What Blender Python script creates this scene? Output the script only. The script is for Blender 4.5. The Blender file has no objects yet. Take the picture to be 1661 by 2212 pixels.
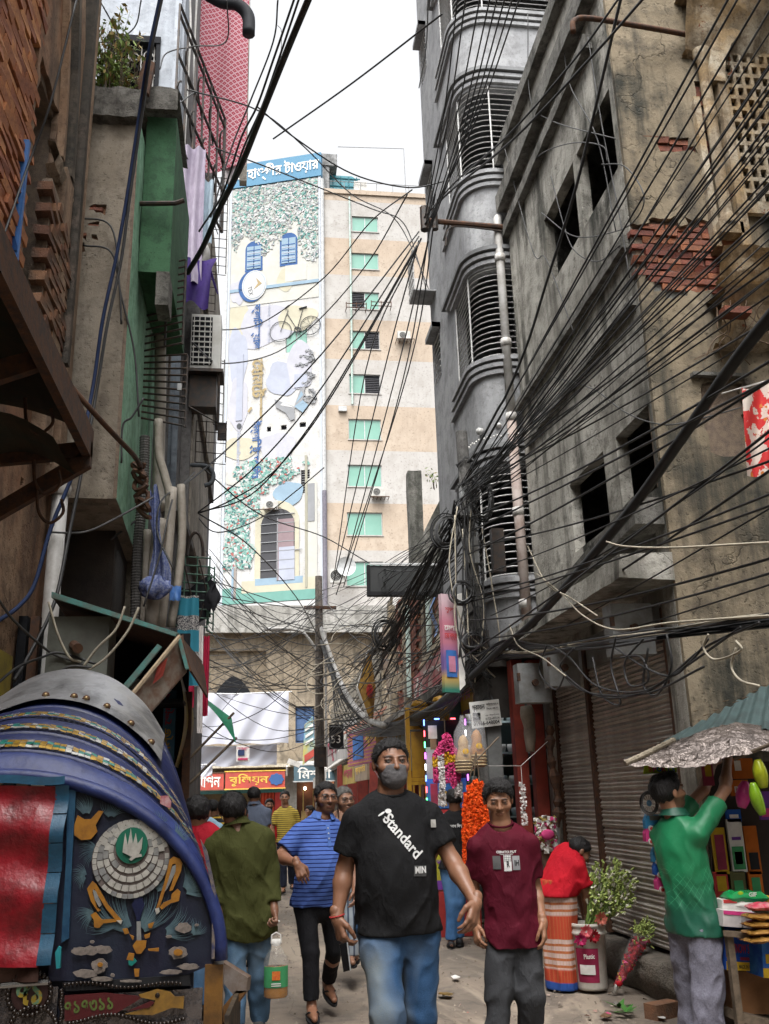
import bpy,bmesh,math,random
import numpy as np
from mathutils import Vector,Matrix,Quaternion
from mathutils.bvhtree import BVHTree
R=math.radians
rnd=random.Random(7)
S=bpy.context.scene
COL=S.collection
# camera, sky, sun, exposure
CAMP=np.array([0.,0.,1.5])
_F=2015.0
def _basis():
 u=np.array([-180.,6506.,-2015.]);u/=np.linalg.norm(u)
 v=np.array([-270.,-624.,-2015.]);v-=v.dot(u)*u;v/=np.linalg.norm(v)
 return np.array([np.cross(v,u),v,u])
_R=_basis()
cam=bpy.data.cameras.new('camera')
cam.sensor_fit='HORIZONTAL';cam.sensor_width=36.0;cam.lens=36.0*_F/1661.0
cam.clip_start=0.05;cam.clip_end=600
camo=bpy.data.objects.new('camera',cam);COL.objects.link(camo)
camo.matrix_world=Matrix.Translation(CAMP)@Matrix([list(r) for r in _R]).to_4x4()
S.camera=camo
def at(px,py,Y=None,X=None,Z=None):
 """point of the place seen at a picture position, at a given distance / wall plane / height"""
 d=_R@np.array([px-830.5,1106-py,-_F])
 t=Y/d[1] if Y is not None else(X/d[0] if X is not None else(Z-1.5)/d[2])
 return Vector(CAMP+d*t)
w=bpy.data.worlds.new('World');S.world=w;w.use_nodes=True
nt=w.node_tree;bg=nt.nodes['Background']
sky=nt.nodes.new('ShaderNodeTexSky');sky.sky_type='NISHITA';sky.sun_disc=False
sky.sun_elevation=R(62);sky.sun_rotation=R(200);sky.air_density=1.0;sky.dust_density=5.0;sky.ozone_density=1.0
hsv=nt.nodes.new('ShaderNodeHueSaturation');hsv.inputs['Saturation'].default_value=0.08
nt.links.new(sky.outputs[0],hsv.inputs['Color']);nt.links.new(hsv.outputs[0],bg.inputs['Color'])
bg.inputs['Strength'].default_value=0.15
sun=bpy.data.lights.new('sun','SUN');sun.energy=1.3;sun.angle=R(40);sun.color=(1,.97,.93)
suno=bpy.data.objects.new('sun',sun);COL.objects.link(suno)
_az=R(200)
suno.rotation_euler=Vector((math.sin(_az)*math.cos(R(62)),math.cos(_az)*math.cos(R(62)),math.sin(R(62)))).to_track_quat('Z','Y').to_euler()
S.view_settings.view_transform='Standard';S.view_settings.look='None'
S.view_settings.exposure=1.5;S.view_settings.gamma=1.0;S.view_settings.use_curve_mapping=False
S.render.engine='CYCLES'
S.cycles.max_bounces=6;S.cycles.diffuse_bounces=4;S.cycles.transparent_max_bounces=8
S.cycles.use_denoising=True
# materials
MATS={}
class NB:
 """small node builder"""
 def __init__(s,name):
  s.m=bpy.data.materials.new(name);s.m.use_nodes=True;s.nt=s.m.node_tree
  s.b=s.nt.nodes['Principled BSDF'];s.tc=s.n('ShaderNodeTexCoord')
  s.co=s.tc.outputs['Object']
 def n(s,t,**k):
  x=s.nt.nodes.new(t)
  for a,v in k.items():setattr(x,a,v)
  return x
 def l(s,a,b):s.nt.links.new(a,b)
 def map(s,sc=(1,1,1),loc=(0,0,0),rot=(0,0,0),src=None):
  x=s.n('ShaderNodeMapping');x.inputs['Scale'].default_value=sc;x.inputs['Location'].default_value=loc
  x.inputs['Rotation'].default_value=rot
  s.l(src or s.co,x.inputs['Vector']);return x.outputs[0]
 def noise(s,scale,det=5,rough=.6,src=None,dist=0):
  x=s.n('ShaderNodeTexNoise');x.inputs['Scale'].default_value=scale;x.inputs['Detail'].default_value=det
  x.inputs['Roughness'].default_value=rough;x.inputs['Distortion'].default_value=dist
  s.l(src or s.co,x.inputs['Vector']);return x.outputs['Fac']
 def ramp(s,f,a,b,lo=0.,hi=1.):
  x=s.n('ShaderNodeMapRange');x.inputs['From Min'].default_value=a;x.inputs['From Max'].default_value=b
  x.inputs['To Min'].default_value=lo;x.inputs['To Max'].default_value=hi;x.clamp=True
  s.l(f,x.inputs['Value']);return x.outputs[0]
 def mix(s,f,a,b):
  x=s.n('ShaderNodeMix',data_type='RGBA')
  s.set(x.inputs[0],f);s.set(x.inputs[6],a);s.set(x.inputs[7],b);return x.outputs[2]
 def set(s,inp,v):
  if hasattr(v,'is_linked') or hasattr(v,'links'):s.l(v,inp)
  elif isinstance(v,(int,float)):inp.default_value=v
  else:inp.default_value=(*v,1) if len(v)==3 else v
 def math(s,op,a,b=None):
  x=s.n('ShaderNodeMath',operation=op);s.set(x.inputs[0],a)
  if b is not None:s.set(x.inputs[1],b)
  return x.outputs[0]
 def out(s,col,rough=.8,metal=0.,bump=None,bd=.02,bs=.5,alpha=None):
  s.set(s.b.inputs['Base Color'],col);s.set(s.b.inputs['Roughness'],rough);s.b.inputs['Metallic'].default_value=metal
  if bump is not None:
   x=s.n('ShaderNodeBump');x.inputs['Distance'].default_value=bd;x.inputs['Strength'].default_value=bs
   s.l(bump,x.inputs['Height']);s.l(x.outputs[0],s.b.inputs['Normal'])
  return s.m
def mat(name,c,c2=None,rough=.7,sc=6.,metal=0.,bump=.3,bsc=60.,bd=.004,jitter=0.,lo=.4,hi=.65):
 """general paint / cloth / metal with blotchy variation"""
 if name in MATS:return MATS[name]
 b=NB(name);c2=c2 or tuple(v*.72 for v in c)
 f=b.ramp(b.noise(sc,6,.65),lo,hi);col=b.mix(f,c,c2)
 if jitter:
  oi=b.n('ShaderNodeObjectInfo');h=b.n('ShaderNodeHueSaturation')
  b.l(b.ramp(oi.outputs['Random'],0,1,1-jitter,1+jitter),h.inputs['Value'])
  b.l(b.ramp(oi.outputs['Random'],0,1,.5-jitter*.03,.5+jitter*.03),h.inputs['Hue'])
  b.l(col,h.inputs['Color']);col=h.outputs[0]
 if rough>.65 and not metal:b.b.inputs['Specular IOR Level'].default_value=.2
 m=b.out(col,rough,metal,b.noise(bsc,4) if bump else None,bd,bump)
 MATS[name]=m;return m
def plaster(name,base,dark,pale,alg=(.035,.037,.032),sc=1.2,streak=.5,algae=.5,bump=.55,patch=None,pthr=.62,rough=.88,alo=.50):
 """weathered render: blotches, run-off streaks, black algae, flaked patches"""
 if name in MATS:return MATS[name]
 b=NB(name)
 n1=b.noise(sc,8,.65);n2=b.noise(sc*4.3,6,.7);n3=b.noise(sc*.55,5,.6,src=b.map(loc=(7,3,1)))
 st=b.noise(1.,6,.65,src=b.map((3.4,3.4,.28)))
 col=b.mix(b.ramp(n1,.42,.58),base,pale)
 col=b.mix(b.math('MULTIPLY',b.ramp(n2,.47,.62),.75),col,dark)
 col=b.mix(b.math('MULTIPLY',b.ramp(st,.48,.62),streak),col,dark)
 pit=b.noise(sc*34,3,.6);col=b.mix(b.math('MULTIPLY',b.ramp(pit,.60,.70),.55),col,tuple(v*.45 for v in dark))
 vo=b.n('ShaderNodeTexVoronoi',feature='DISTANCE_TO_EDGE');vo.inputs['Scale'].default_value=sc*1.1
 wp=b.n('ShaderNodeVectorMath',operation='ADD');nv=b.n('ShaderNodeTexNoise');nv.inputs['Scale'].default_value=sc*3;nv.inputs['Detail'].default_value=5;b.l(b.co,nv.inputs['Vector'])
 b.l(b.co,wp.inputs[0]);b.l(nv.outputs['Color'],wp.inputs[1]);b.l(wp.outputs[0],vo.inputs['Vector'])
 crk=b.math('MULTIPLY',b.ramp(vo.outputs['Distance'],.0,.012,1,0),b.ramp(b.noise(sc*.9,3,.5,src=b.map(loc=(5,5,5))),.5,.56));col=b.mix(b.math('MULTIPLY',crk,.7*min(1,algae*2)),col,tuple(v*.4 for v in dark))
 am=b.math('MULTIPLY',b.ramp(b.math('ADD',b.math('MULTIPLY',n3,.6),b.math('MULTIPLY',st,.4)),alo,alo+.085),algae)
 am=b.math('MULTIPLY',am,b.ramp(n2,.3,.6,.55,1.))
 col=b.mix(am,col,alg)
 h=b.math('SUBTRACT',b.math('ADD',b.math('MULTIPLY',b.noise(sc*22,5,.7),.5),b.math('MULTIPLY',n2,.9)),b.math('ADD',b.math('MULTIPLY',crk,.5),b.math('MULTIPLY',b.ramp(pit,.60,.7),.3)))
 if patch:
  pm=b.ramp(b.noise(sc*1.4,7,.62,src=b.map(loc=(2,9,4))),pthr,pthr+.015)
  col=b.mix(pm,col,patch);h=b.math('SUBTRACT',h,b.math('MULTIPLY',pm,1.2))
 b.b.inputs['Specular IOR Level'].default_value=.15;m=b.out(col,rough,0,h,.03,bump);MATS[name]=m;return m
def emis(name,c,s):
 if name in MATS:return MATS[name]
 b=NB(name);b.b.inputs['Emission Color'].default_value=(*c,1);b.b.inputs['Emission Strength'].default_value=s
 b.b.inputs['Base Color'].default_value=(*c,1);MATS[name]=b.m;return b.m
 # mesh building
class MB:
 def __init__(s):s.v=[];s.f=[];s.mi=[]
 def add(s,vs,fs,m=0):
  o=len(s.v);s.v+=[tuple(p) for p in vs];s.f+=[tuple(i+o for i in f) for f in fs];s.mi+=[m]*len(fs);return s
 def box(s,a,b,m=0):
  x0,y0,z0=[min(a[i],b[i]) for i in range(3)];x1,y1,z1=[max(a[i],b[i]) for i in range(3)]
  return s.add([(x0,y0,z0),(x1,y0,z0),(x1,y1,z0),(x0,y1,z0),(x0,y0,z1),(x1,y0,z1),(x1,y1,z1),(x0,y1,z1)],[(0,3,2,1),(4,5,6,7),(0,1,5,4),(1,2,6,5),(2,3,7,6),(3,0,4,7)],m)
 def slab(s,quad,off,m=0):
  """polygon extruded by a vector"""
  n=len(quad);q=[Vector(p) for p in quad];o=Vector(off);vs=q+[p+o for p in q]
  return s.add(vs,[tuple(range(n-1,-1,-1)),tuple(range(n,2*n))]+[(i,(i+1)%n,n+(i+1)%n,n+i) for i in range(n)],m)
 def tube(s,pts,r,n=6,m=0,cap=True):
  pts=[Vector(p) for p in pts];k=len(pts);rs=r if hasattr(r,'__len__') else[r]*k
  o=len(s.v);up=None
  for i,p in enumerate(pts):
   t=(pts[min(i+1,k-1)]-pts[max(i-1,0)])
   if t.length<1e-9:t=Vector((0,0,1))
   t.normalize()
   if up is None:
    up=Vector((0,0,1)) if abs(t.z)<.9 else Vector((1,0,0))
   a=t.cross(up);
   if a.length<1e-6:a=t.orthogonal()
   a.normalize();bb=a.cross(t).normalized();up=bb
   for j in range(n):
    th=2*math.pi*j/n
    s.v.append(tuple(p+(a*math.cos(th)+bb*math.sin(th))*rs[i]))
  for i in range(k-1):
   for j in range(n):
    s.f.append((o+i*n+j,o+i*n+(j+1)%n,o+(i+1)*n+(j+1)%n,o+(i+1)*n+j));s.mi.append(m)
  if cap:
   s.f.append(tuple(o+j for j in range(n-1,-1,-1)));s.f.append(tuple(o+(k-1)*n+j for j in range(n)));s.mi+=[m,m]
  return s
 def cyl(s,a,b,r,n=12,m=0,r2=None):return s.tube([a,b],[r,r if r2 is None else r2],n,m)
 def grid(s,fn,nu,nv,m=0,closed=False):
  o=len(s.v)
  for i in range(nu+1):
   for j in range(nv+1):s.v.append(tuple(fn(i/nu,j/nv)))
  for i in range(nu):
   for j in range(nv):
    a=o+i*(nv+1)+j;s.f.append((a,a+nv+1,a+nv+2,a+1));s.mi.append(m)
  return s
 def ell(s,c,r,nu=12,nv=8,m=0):
  o=len(s.v);c=Vector(c)
  rr=r if hasattr(r,'__len__') else(r,r,r)
  for i in range(nv+1):
   ph=math.pi*i/nv
   for j in range(nu):
    th=2*math.pi*j/nu
    s.v.append((c.x+rr[0]*math.sin(ph)*math.cos(th),c.y+rr[1]*math.sin(ph)*math.sin(th),c.z+rr[2]*math.cos(ph)))
  for i in range(nv):
   for j in range(nu):
    s.f.append((o+i*nu+j,o+(i+1)*nu+j,o+(i+1)*nu+(j+1)%nu,o+i*nu+(j+1)%nu));s.mi.append(m)
  return s
 def lathe(s,prof,c,n=20,m=0):
  o=len(s.v);c=Vector(c)
  for r,z in prof:
   for j in range(n):
    th=2*math.pi*j/n;s.v.append((c.x+r*math.cos(th),c.y+r*math.sin(th),c.z+z))
  for i in range(len(prof)-1):
   for j in range(n):
    s.f.append((o+i*n+j,o+i*n+(j+1)%n,o+(i+1)*n+(j+1)%n,o+(i+1)*n+j));s.mi.append(m)
  return s
 def xf(s,M,start=0):
  for i in range(start,len(s.v)):s.v[i]=tuple(M@Vector(s.v[i]))
  return s
 def data(s,name,mats,smooth=False,org=(0,0,0)):
  me=bpy.data.meshes.new(name);ox,oy,oz=org
  me.from_pydata([(x-ox,y-oy,z-oz) for x,y,z in s.v],[],s.f)
  mats=mats if isinstance(mats,(list,tuple)) else[mats]
  for m in mats:me.materials.append(m)
  if len(mats)>1:me.polygons.foreach_set('material_index',s.mi)
  if smooth:me.polygons.foreach_set('use_smooth',[True]*len(s.f))
  me.update();return me
WL={}
def wl(o):return WL[o.name] if o is not None else Vector((0,0,0))
def link(o,parent,wpos):
 COL.objects.link(o);WL[o.name]=Vector(wpos)
 if parent is not None:o.parent=parent
 o.location=Vector(wpos)-wl(parent);return o
def tagit(o,label=None,cat=None,group=None,kind=None):
 if label:o['label']=label
 if cat:o['category']=cat
 if group:o['group']=group
 if kind:o['kind']=kind
 return o
def thing(name,loc,label,cat,group=None):
 return tagit(link(bpy.data.objects.new(name,None),None,loc),label,cat,group)
def part(name,mb,m,parent=None,smooth=False,label=None,kind=None,org=None):
 if org is None:
  a=np.array(mb.v);org=Vector((a.min(0)+a.max(0))/2)
 o=link(bpy.data.objects.new(name,mb.data(name,m,smooth,org)),parent,org)
 return tagit(o,label,kind=kind)
def solo(name,mb,m,label,cat,group=None,smooth=False,org=None):
 return tagit(part(name,mb,m,None,smooth,org=org),label,cat,group)
def struct(name,mb,m,smooth=False):return part(name,mb,m,None,smooth,kind='structure',org=(0,0,0))
def piece(name,me,Mx,parent,wpos=None):
 o=bpy.data.objects.new(name,me);COL.objects.link(o);o.parent=parent
 o.matrix_basis=Matrix.Translation(-wl(parent))@Mx;WL[o.name]=Mx.translation.copy();return o
def dup(root,loc,label=None,group=None):
 c=root.copy();COL.objects.link(c);d=Vector(loc)-wl(root);WL[c.name]=Vector(loc);c.location=Vector(loc)
 if label:c['label']=label
 if group:c['group']=group
 for ch in list(root.children):
  k=ch.copy();COL.objects.link(k);k.parent=c;WL[k.name]=wl(ch)+d
  for g in list(ch.children):
   h=g.copy();COL.objects.link(h);h.parent=k;WL[h.name]=wl(g)+d
 return c
def holed(u0,u1,v0,v1,holes,P,th,m=0):
 """wall with rectangular openings; P(u, v, d) gives the world point, d = depth behind the face"""
 us=sorted({u0,u1,*[h[0] for h in holes],*[h[1] for h in holes]});vs=sorted({v0,v1,*[h[2] for h in holes],*[h[3] for h in holes]})
 mb=MB()
 def solid(i,j):
  if i<0 or j<0 or i>=len(us)-1 or j>=len(vs)-1:return False
  cu,cv=(us[i]+us[i+1])/2,(vs[j]+vs[j+1])/2
  return not any(h[0]<cu<h[1] and h[2]<cv<h[3] for h in holes)
 for i in range(len(us)-1):
  for j in range(len(vs)-1):
   if not solid(i,j):continue
   a,b,c,d=us[i],us[i+1],vs[j],vs[j+1]
   mb.add([P(a,c,0),P(b,c,0),P(b,d,0),P(a,d,0)],[(0,1,2,3)],m)
   mb.add([P(a,c,th),P(b,c,th),P(b,d,th),P(a,d,th)],[(3,2,1,0)],m)
   for(di,dj,q) in((-1,0,(a,c,a,d)),(1,0,(b,d,b,c)),(0,-1,(b,c,a,c)),(0,1,(a,d,b,d))):
    if not solid(i+di,j+dj):
     mb.add([P(q[0],q[1],0),P(q[2],q[3],0),P(q[2],q[3],th),P(q[0],q[1],th)],[(0,1,2,3)],m)
 return mb
def spline(pts,n=8):
 p=[Vector(q) for q in pts]
 if len(p)==2:return[p[0].lerp(p[1],i/n) for i in range(n+1)]
 out=[];e=[p[0]*2-p[1]]+p+[p[-1]*2-p[-2]]
 for i in range(1,len(e)-2):
  a,b,c,d=e[i-1],e[i],e[i+1],e[i+2]
  for k in range(n):
   t=k/n;out.append(.5*((2*b)+(c-a)*t+(2*a-5*b+4*c-d)*t*t+(3*b-a-3*c+d)*t**3))
 out.append(p[-1]);return out
def bn(s):
 """Bengali letters in the order in which they are drawn: vowel signs i, e, oi stand before their consonant"""
 out=[]
 for ch in s:
  if ch in '\u09bf\u09c7\u09c8\u09cb\u09cc':
   k=len(out)-1
   while k>1 and out[k-1]=='\u09cd':k-=2
   out.insert(max(k,0),{'\u09cb':'\u09c7','\u09cc':'\u09c7'}.get(ch,ch))
   if ch=='\u09cb':out.append('\u09be')
   if ch=='\u09cc':out.append('\u09d7')
  else:out.append(ch)
 return ''.join(out)
def text_mb(body,size=1.,extrude=.0,align='CENTER',w=None,h=None,bold=0.):
 """lettering as a mesh in the x-z plane, facing -y"""
 c=bpy.data.curves.new('lettering','FONT');c.body=bn(body);c.size=size;c.align_x=align;c.extrude=extrude;c.resolution_u=3;c.offset=bold
 o=bpy.data.objects.new('lettering',c);COL.objects.link(o)
 bpy.context.view_layer.update()
 me=bpy.data.meshes.new_from_object(o.evaluated_get(bpy.context.evaluated_depsgraph_get()))
 mb=MB();vs=[Vector((v.co.x,-v.co.z,v.co.y)) for v in me.vertices]
 bpy.data.objects.remove(o);bpy.data.curves.remove(c)
 if vs and(w or h):
  a=np.array([tuple(v) for v in vs]);lo,hi=a.min(0),a.max(0)
  sx=w/(hi[0]-lo[0]) if w else h/(hi[2]-lo[2]);sz=h/(hi[2]-lo[2]) if h else sx
  vs=[Vector(((v.x-(lo[0]+hi[0])/2)*sx,v.y,(v.z-(lo[2]+hi[2])/2)*sz)) for v in vs]
 mb.add(vs,[tuple(p.vertices) for p in me.polygons]);bpy.data.meshes.remove(me);return mb
def frame_mx(o,ux,uz):
 """matrix placing local x along ux, z along uz, at o"""
 ux=Vector(ux).normalized();uz=Vector(uz);uz=(uz-ux*uz.dot(ux)).normalized();uy=uz.cross(ux)
 return Matrix(((ux.x,uy.x,uz.x,o[0]),(ux.y,uy.y,uz.y,o[1]),(ux.z,uy.z,uz.z,o[2]),(0,0,0,1)))
from mathutils import noise as mnoise
def nz(x,y,z=0.,s=1.):return mnoise.noise(Vector((x*s,y*s,z)))
# palette
M_conc=plaster('concrete_render',(.36,.345,.305),(.15,.142,.122),(.50,.48,.43),sc=1.1,streak=.8,algae=.9,alo=.49)
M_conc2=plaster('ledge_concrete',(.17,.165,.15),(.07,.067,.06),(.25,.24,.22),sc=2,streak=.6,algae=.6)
M_brown=plaster('ochre_wall_render',(.215,.175,.12),(.095,.082,.064),(.29,.24,.17),sc=.9,streak=.8,algae=.95,alo=.455)
M_grey=plaster('grey_paint',(.30,.305,.315),(.20,.20,.205),(.36,.365,.37),sc=.9,streak=.22,algae=.12,bump=.2)
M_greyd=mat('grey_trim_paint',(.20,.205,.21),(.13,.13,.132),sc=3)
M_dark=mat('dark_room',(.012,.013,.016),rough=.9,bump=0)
M_mortar=mat('lime_mortar',(.22,.165,.12),(.13,.10,.08),sc=20,bump=.8,bsc=120,bd=.01)
M_brick=mat('red_brick',(.22,.072,.04),(.13,.055,.04),sc=9,bump=.9,bsc=70,bd=.008,jitter=.35)
M_orbrick=mat('orange_brick',(.42,.165,.07),(.27,.11,.06),sc=8,bump=.9,bsc=60,bd=.01,jitter=.35)
M_oldbrick=mat('sooty_brick',(.24,.12,.07),(.11,.075,.055),sc=7,bump=.9,bsc=60,bd=.01,jitter=.4)
M_white_steel=mat('white_grille_paint',(.66,.66,.65),(.45,.44,.42),sc=9,rough=.45)
M_black_steel=mat('black_iron',(.025,.024,.023),(.06,.035,.022),sc=14,rough=.6,metal=.3)
M_rust=mat('rusty_iron',(.11,.055,.032),(.055,.04,.035),sc=18,rough=.8,bump=.6)
M_slat=mat('shutter_slat',(.45,.42,.38),(.29,.265,.235),sc=4,rough=.6,metal=.15,jitter=.14)
M_pvc=mat('grey_plastic_pipe',(.55,.54,.52),(.36,.34,.31),sc=5,rough=.5)
M_cable=mat('black_cable',(.016,.016,.017),(.03,.03,.03),rough=.55,bump=0)
M_box=mat('grey_sheet_box',(.30,.31,.31),(.19,.18,.165),sc=6,rough=.5,metal=.2)
M_ground_conc=mat('plinth_concrete',(.17,.15,.125),(.09,.08,.07),sc=5,rough=.9,bump=.8,bsc=40,bd=.02)
def brick_meshes(m,L=.235,H=.062,D=.10,n=4):
 out=[]
 for k in range(n):
  mb=MB().box((-L/2,-D/2,-H/2),(L/2,D/2,H/2))
  mb.v=[(x+rnd.uniform(-.008,.008),y+rnd.uniform(-.012,.012),z+rnd.uniform(-.005,.005)) for x,y,z in mb.v]
  out.append(mb.data('brick',m))
 return out
BRK=brick_meshes(M_brick);BRK_OLD=brick_meshes(M_oldbrick);BRK_OR=brick_meshes(M_orbrick)
def lay_bricks(parent,P,u0,u1,v0,v1,keep,meshes,L=.25,H=.075,d=.035,ux=(1,0,0),limit=300,sc=1.0):
 """courses of single bricks on a wall face; keep(u, v) says where the render has come off"""
 n=0;j=0;v=v0
 while v<v1:
  u=u0-(L/2 if j%2 else 0)
  while u<u1:
   if keep(u+L/2,v+H/2) and n<limit:
    p=P(u+L/2,v+H/2,d+rnd.uniform(-.012,.012))
    Mx=frame_mx(p,ux,(0,0,1))@Matrix.Rotation(rnd.uniform(-.03,.03),4,'Y')@Matrix.Scale(sc,4)
    piece('brick',rnd.choice(meshes),Mx,parent);n+=1
   u+=L
  v+=H;j+=1
 return n
def flaked(P,u0,u1,v0,v1,step,omit,th=.04,m=0):
 """sheet of render with ragged holes where it has fallen off"""
 nu,nv=max(1,round((u1-u0)/step)),max(1,round((v1-v0)/step));mb=MB()
 du,dv=(u1-u0)/nu,(v1-v0)/nv
 V={}
 def vid(i,j,k):
  if(i,j,k) not in V:
   ju=jv=0
   if 0<i<nu and 0<j<nv:ju,jv=.35*du*mnoise.cell(Vector((i*1.7,j*2.3,1))),.35*dv*mnoise.cell(Vector((i*2.9,j*1.3,5)))
   u,v=u0+i*du+ju,v0+j*dv+jv
   V[(i,j,k)]=len(mb.v);mb.v.append(tuple(P(u,v,(.012*nz(u,v,3,1.3)) if k==0 else th)))
  return V[(i,j,k)]
 ok=[[not omit(u0+(i+.5)*du,v0+(j+.5)*dv) for j in range(nv)] for i in range(nu)]
 for i in range(nu):
  for j in range(nv):
   if not ok[i][j]:continue
   mb.f.append((vid(i,j,0),vid(i+1,j,0),vid(i+1,j+1,0),vid(i,j+1,0)));mb.mi.append(m)
   for di,dj,a,b in((-1,0,(i,j),(i,j+1)),(1,0,(i+1,j+1),(i+1,j)),(0,-1,(i+1,j),(i,j)),(0,1,(i,j+1),(i+1,j+1))):
    x,y=i+di,j+dj
    if x<0 or y<0 or x>=nu or y>=nv or not ok[x][y]:
     mb.f.append((vid(*a,0),vid(*b,0),vid(*b,1),vid(*a,1)));mb.mi.append(m)
 return mb
 # ground
M_road=None
def road_mat():
 b=NB('dusty_street')
 n1=b.noise(.55,8,.62);n2=b.noise(3.5,7,.7);n3=b.noise(1.1,6,.6,src=b.map((1,.28,1),(4,2,0)),dist=.6)
 col=b.mix(b.ramp(n1,.4,.62),(.215,.172,.132),(.135,.112,.09))
 col=b.mix(b.math('MULTIPLY',b.ramp(n2,.48,.62),.75),col,(.10,.084,.07))
 col=b.mix(b.math('MULTIPLY',b.ramp(n3,.53,.58),.75),col,(.31,.255,.195))
 wv=b.n('ShaderNodeTexNoise');wv.inputs['Scale'].default_value=1.3;wv.inputs['Detail'].default_value=3;b.l(b.map((1,.35,1),(1,6,0)),wv.inputs['Vector'])
 crack=b.ramp(b.math('ABSOLUTE',b.math('SUBTRACT',wv.outputs['Fac'],.5)),.0,.006,1,0)
 col=b.mix(b.math('MULTIPLY',crack,.6),col,(.08,.065,.055))
 h=b.math('ADD',b.math('MULTIPLY',n2,.7),b.math('MULTIPLY',b.noise(60,4),.5))
 return b.out(col,b.ramp(n1,.4,.6,.78,.93),0,h,.02,.5)
mb=MB()
def gfn(u,v):
 x=-14+34*u;y=-8+90*v
 return(x,y,.012*nz(x,y,0,.8)+.006*nz(x,y,4,2.7)-.006)
mb.grid(gfn,170,300);struct('street_ground',mb,road_mat(),True)
# concrete house with the rolling shutters
XR=3.1
PR=lambda u,v,d:(XR+d,u,v)
conc=thing('concrete_house',(4.3,8.4,0),'bare stained concrete house above the rolling shutters with four dark unglazed window openings','building')
holes=[(6.70,7.62,6.84,7.70),(7.74,8.76,6.84,7.70),(6.66,7.40,3.82,4.53),(7.72,8.70,3.82,4.53),(6.86,9.9,.33,2.95)]
part('facade_wall',holed(6.615,10.15,0.33,9.7,holes,PR,.11),M_conc,conc)
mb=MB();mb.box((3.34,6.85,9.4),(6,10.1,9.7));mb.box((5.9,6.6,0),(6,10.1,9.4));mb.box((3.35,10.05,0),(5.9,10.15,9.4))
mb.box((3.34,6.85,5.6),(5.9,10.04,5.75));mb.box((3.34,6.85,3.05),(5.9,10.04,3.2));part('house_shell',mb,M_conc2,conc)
def ledge(z0,z1,pr,y0,y1,nm='ledge',m=None):
 mb=MB();n=14
 prof=[(0,z0),(-pr,z0),(-pr-.0,z1-.02),(-pr+.02,z1),(0,z1)]
 for k in range(n):
  a,b=y0+(y1-y0)*k/n,y0+(y1-y0)*(k+1)/n
  pass
 def f(u,v):
  y=y0+(y1-y0)*u;i=v*(len(prof)-1);i0=min(int(i),len(prof)-2);t=i-i0
  x=prof[i0][0]*(1-t)+prof[i0+1][0]*t;z=prof[i0][1]*(1-t)+prof[i0+1][1]*t
  return(XR+x+.006*nz(y,z,2,6),y,z+.008*nz(y,x,7,5))
 mb.grid(f,40,4);mb.add([(XR,y0,z0),(XR-pr,y0,z0),(XR-pr,y0,z1),(XR,y0,z1)],[(0,1,2,3)])
 mb.add([(XR,y1,z0),(XR-pr,y1,z0),(XR-pr,y1,z1),(XR,y1,z1)],[(3,2,1,0)])
 return part(nm,mb,m or M_conc2,conc)
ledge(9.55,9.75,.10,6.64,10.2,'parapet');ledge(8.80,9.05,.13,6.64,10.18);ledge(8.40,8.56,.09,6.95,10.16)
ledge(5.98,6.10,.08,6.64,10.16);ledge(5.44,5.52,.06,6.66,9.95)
mb=MB()
def can(u,v):
 y=6.56+3.6*u;k=[(0,3.26),(-.42,3.24),(-.44,3.06),(0,3.04)];i=v*3;i0=min(int(i),2);t=i-i0
 return(XR+k[i0][0]*(1-t)+k[i0+1][0]*t+.01*nz(y,v,1,4),y,k[i0][1]*(1-t)+k[i0+1][1]*t+.012*nz(y,v,5,5))
mb.grid(can,40,3);mb.add([(XR,6.56,3.04),(XR-.44,6.56,3.06),(XR-.42,6.56,3.24),(XR,6.56,3.26)],[(0,1,2,3)])
part('canopy_slab',mb,M_conc,conc)
mb=MB().slab([(XR,6.62,3.5),(XR,8.9,3.3),(XR,8.9,3.45),(XR,6.62,3.72)],(-.24,0,0));part('canopy_upstand',mb,M_conc2,conc)
for y in(6.86,9.80):part('shutter_jamb',MB().box((XR+.02,y,.33),(XR+.16,y+.09,2.9)),M_rust,conc)
mb=MB().box((XR+.0,8.72,.33),(XR+.12,8.80,2.9));part('shutter_post',mb,M_rust,conc)
mb=MB().box((XR+.02,6.95,2.66),(XR+.16,9.8,2.95));part('shutter_head_box',mb,M_box,conc)
prof=[(.0,0),(-.012,.012),(-.016,.022),(-.003,.034),(-.010,.044),(-.014,.053),(.0,.066),(.002,.0795)]
sl=[]
for w_ in(1.77,1.0):
 mb=MB();mb.grid(lambda u,v,w_=w_:(prof[round(v*7)][0],-w_/2+w_*u,prof[round(v*7)][1]),1,7);sl.append(mb.data('shutter_slat',M_slat))
for k in range(29):
 z=.34+k*.08
 for me,yc in((sl[0],6.95+.885),(sl[1],8.8+.5)):
  piece('shutter_slat',me,Matrix.Translation((XR+.045+rnd.uniform(-.004,.004),yc,z))@Matrix.Rotation(rnd.uniform(-.03,.03),4,'Y'),conc)
mb=MB()
def pl(u,v):
 y=5.9+4.3*u;k=[(3.02,.0),(2.96,.17),(3.0,.29),(3.3,.325)];i=v*3;i0=min(int(i),2);t=i-i0
 return(k[i0][0]*(1-t)+k[i0+1][0]*t+.035*nz(y,v*3,1,2.6),y,k[i0][1]*(1-t)+k[i0+1][1]*t+(.02*nz(y,v,9,3) if 0<v<1 else 0))
mb.grid(pl,50,9);part('plinth',mb,M_ground_conc,conc,True)
och=thing('ochre_house',(4.6,6.3,0),'tall mouldy ochre house wall with a patch of bare red brick, beside the concrete house','building')
PO=lambda u,v,d:(u,6.56+d,v)
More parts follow.
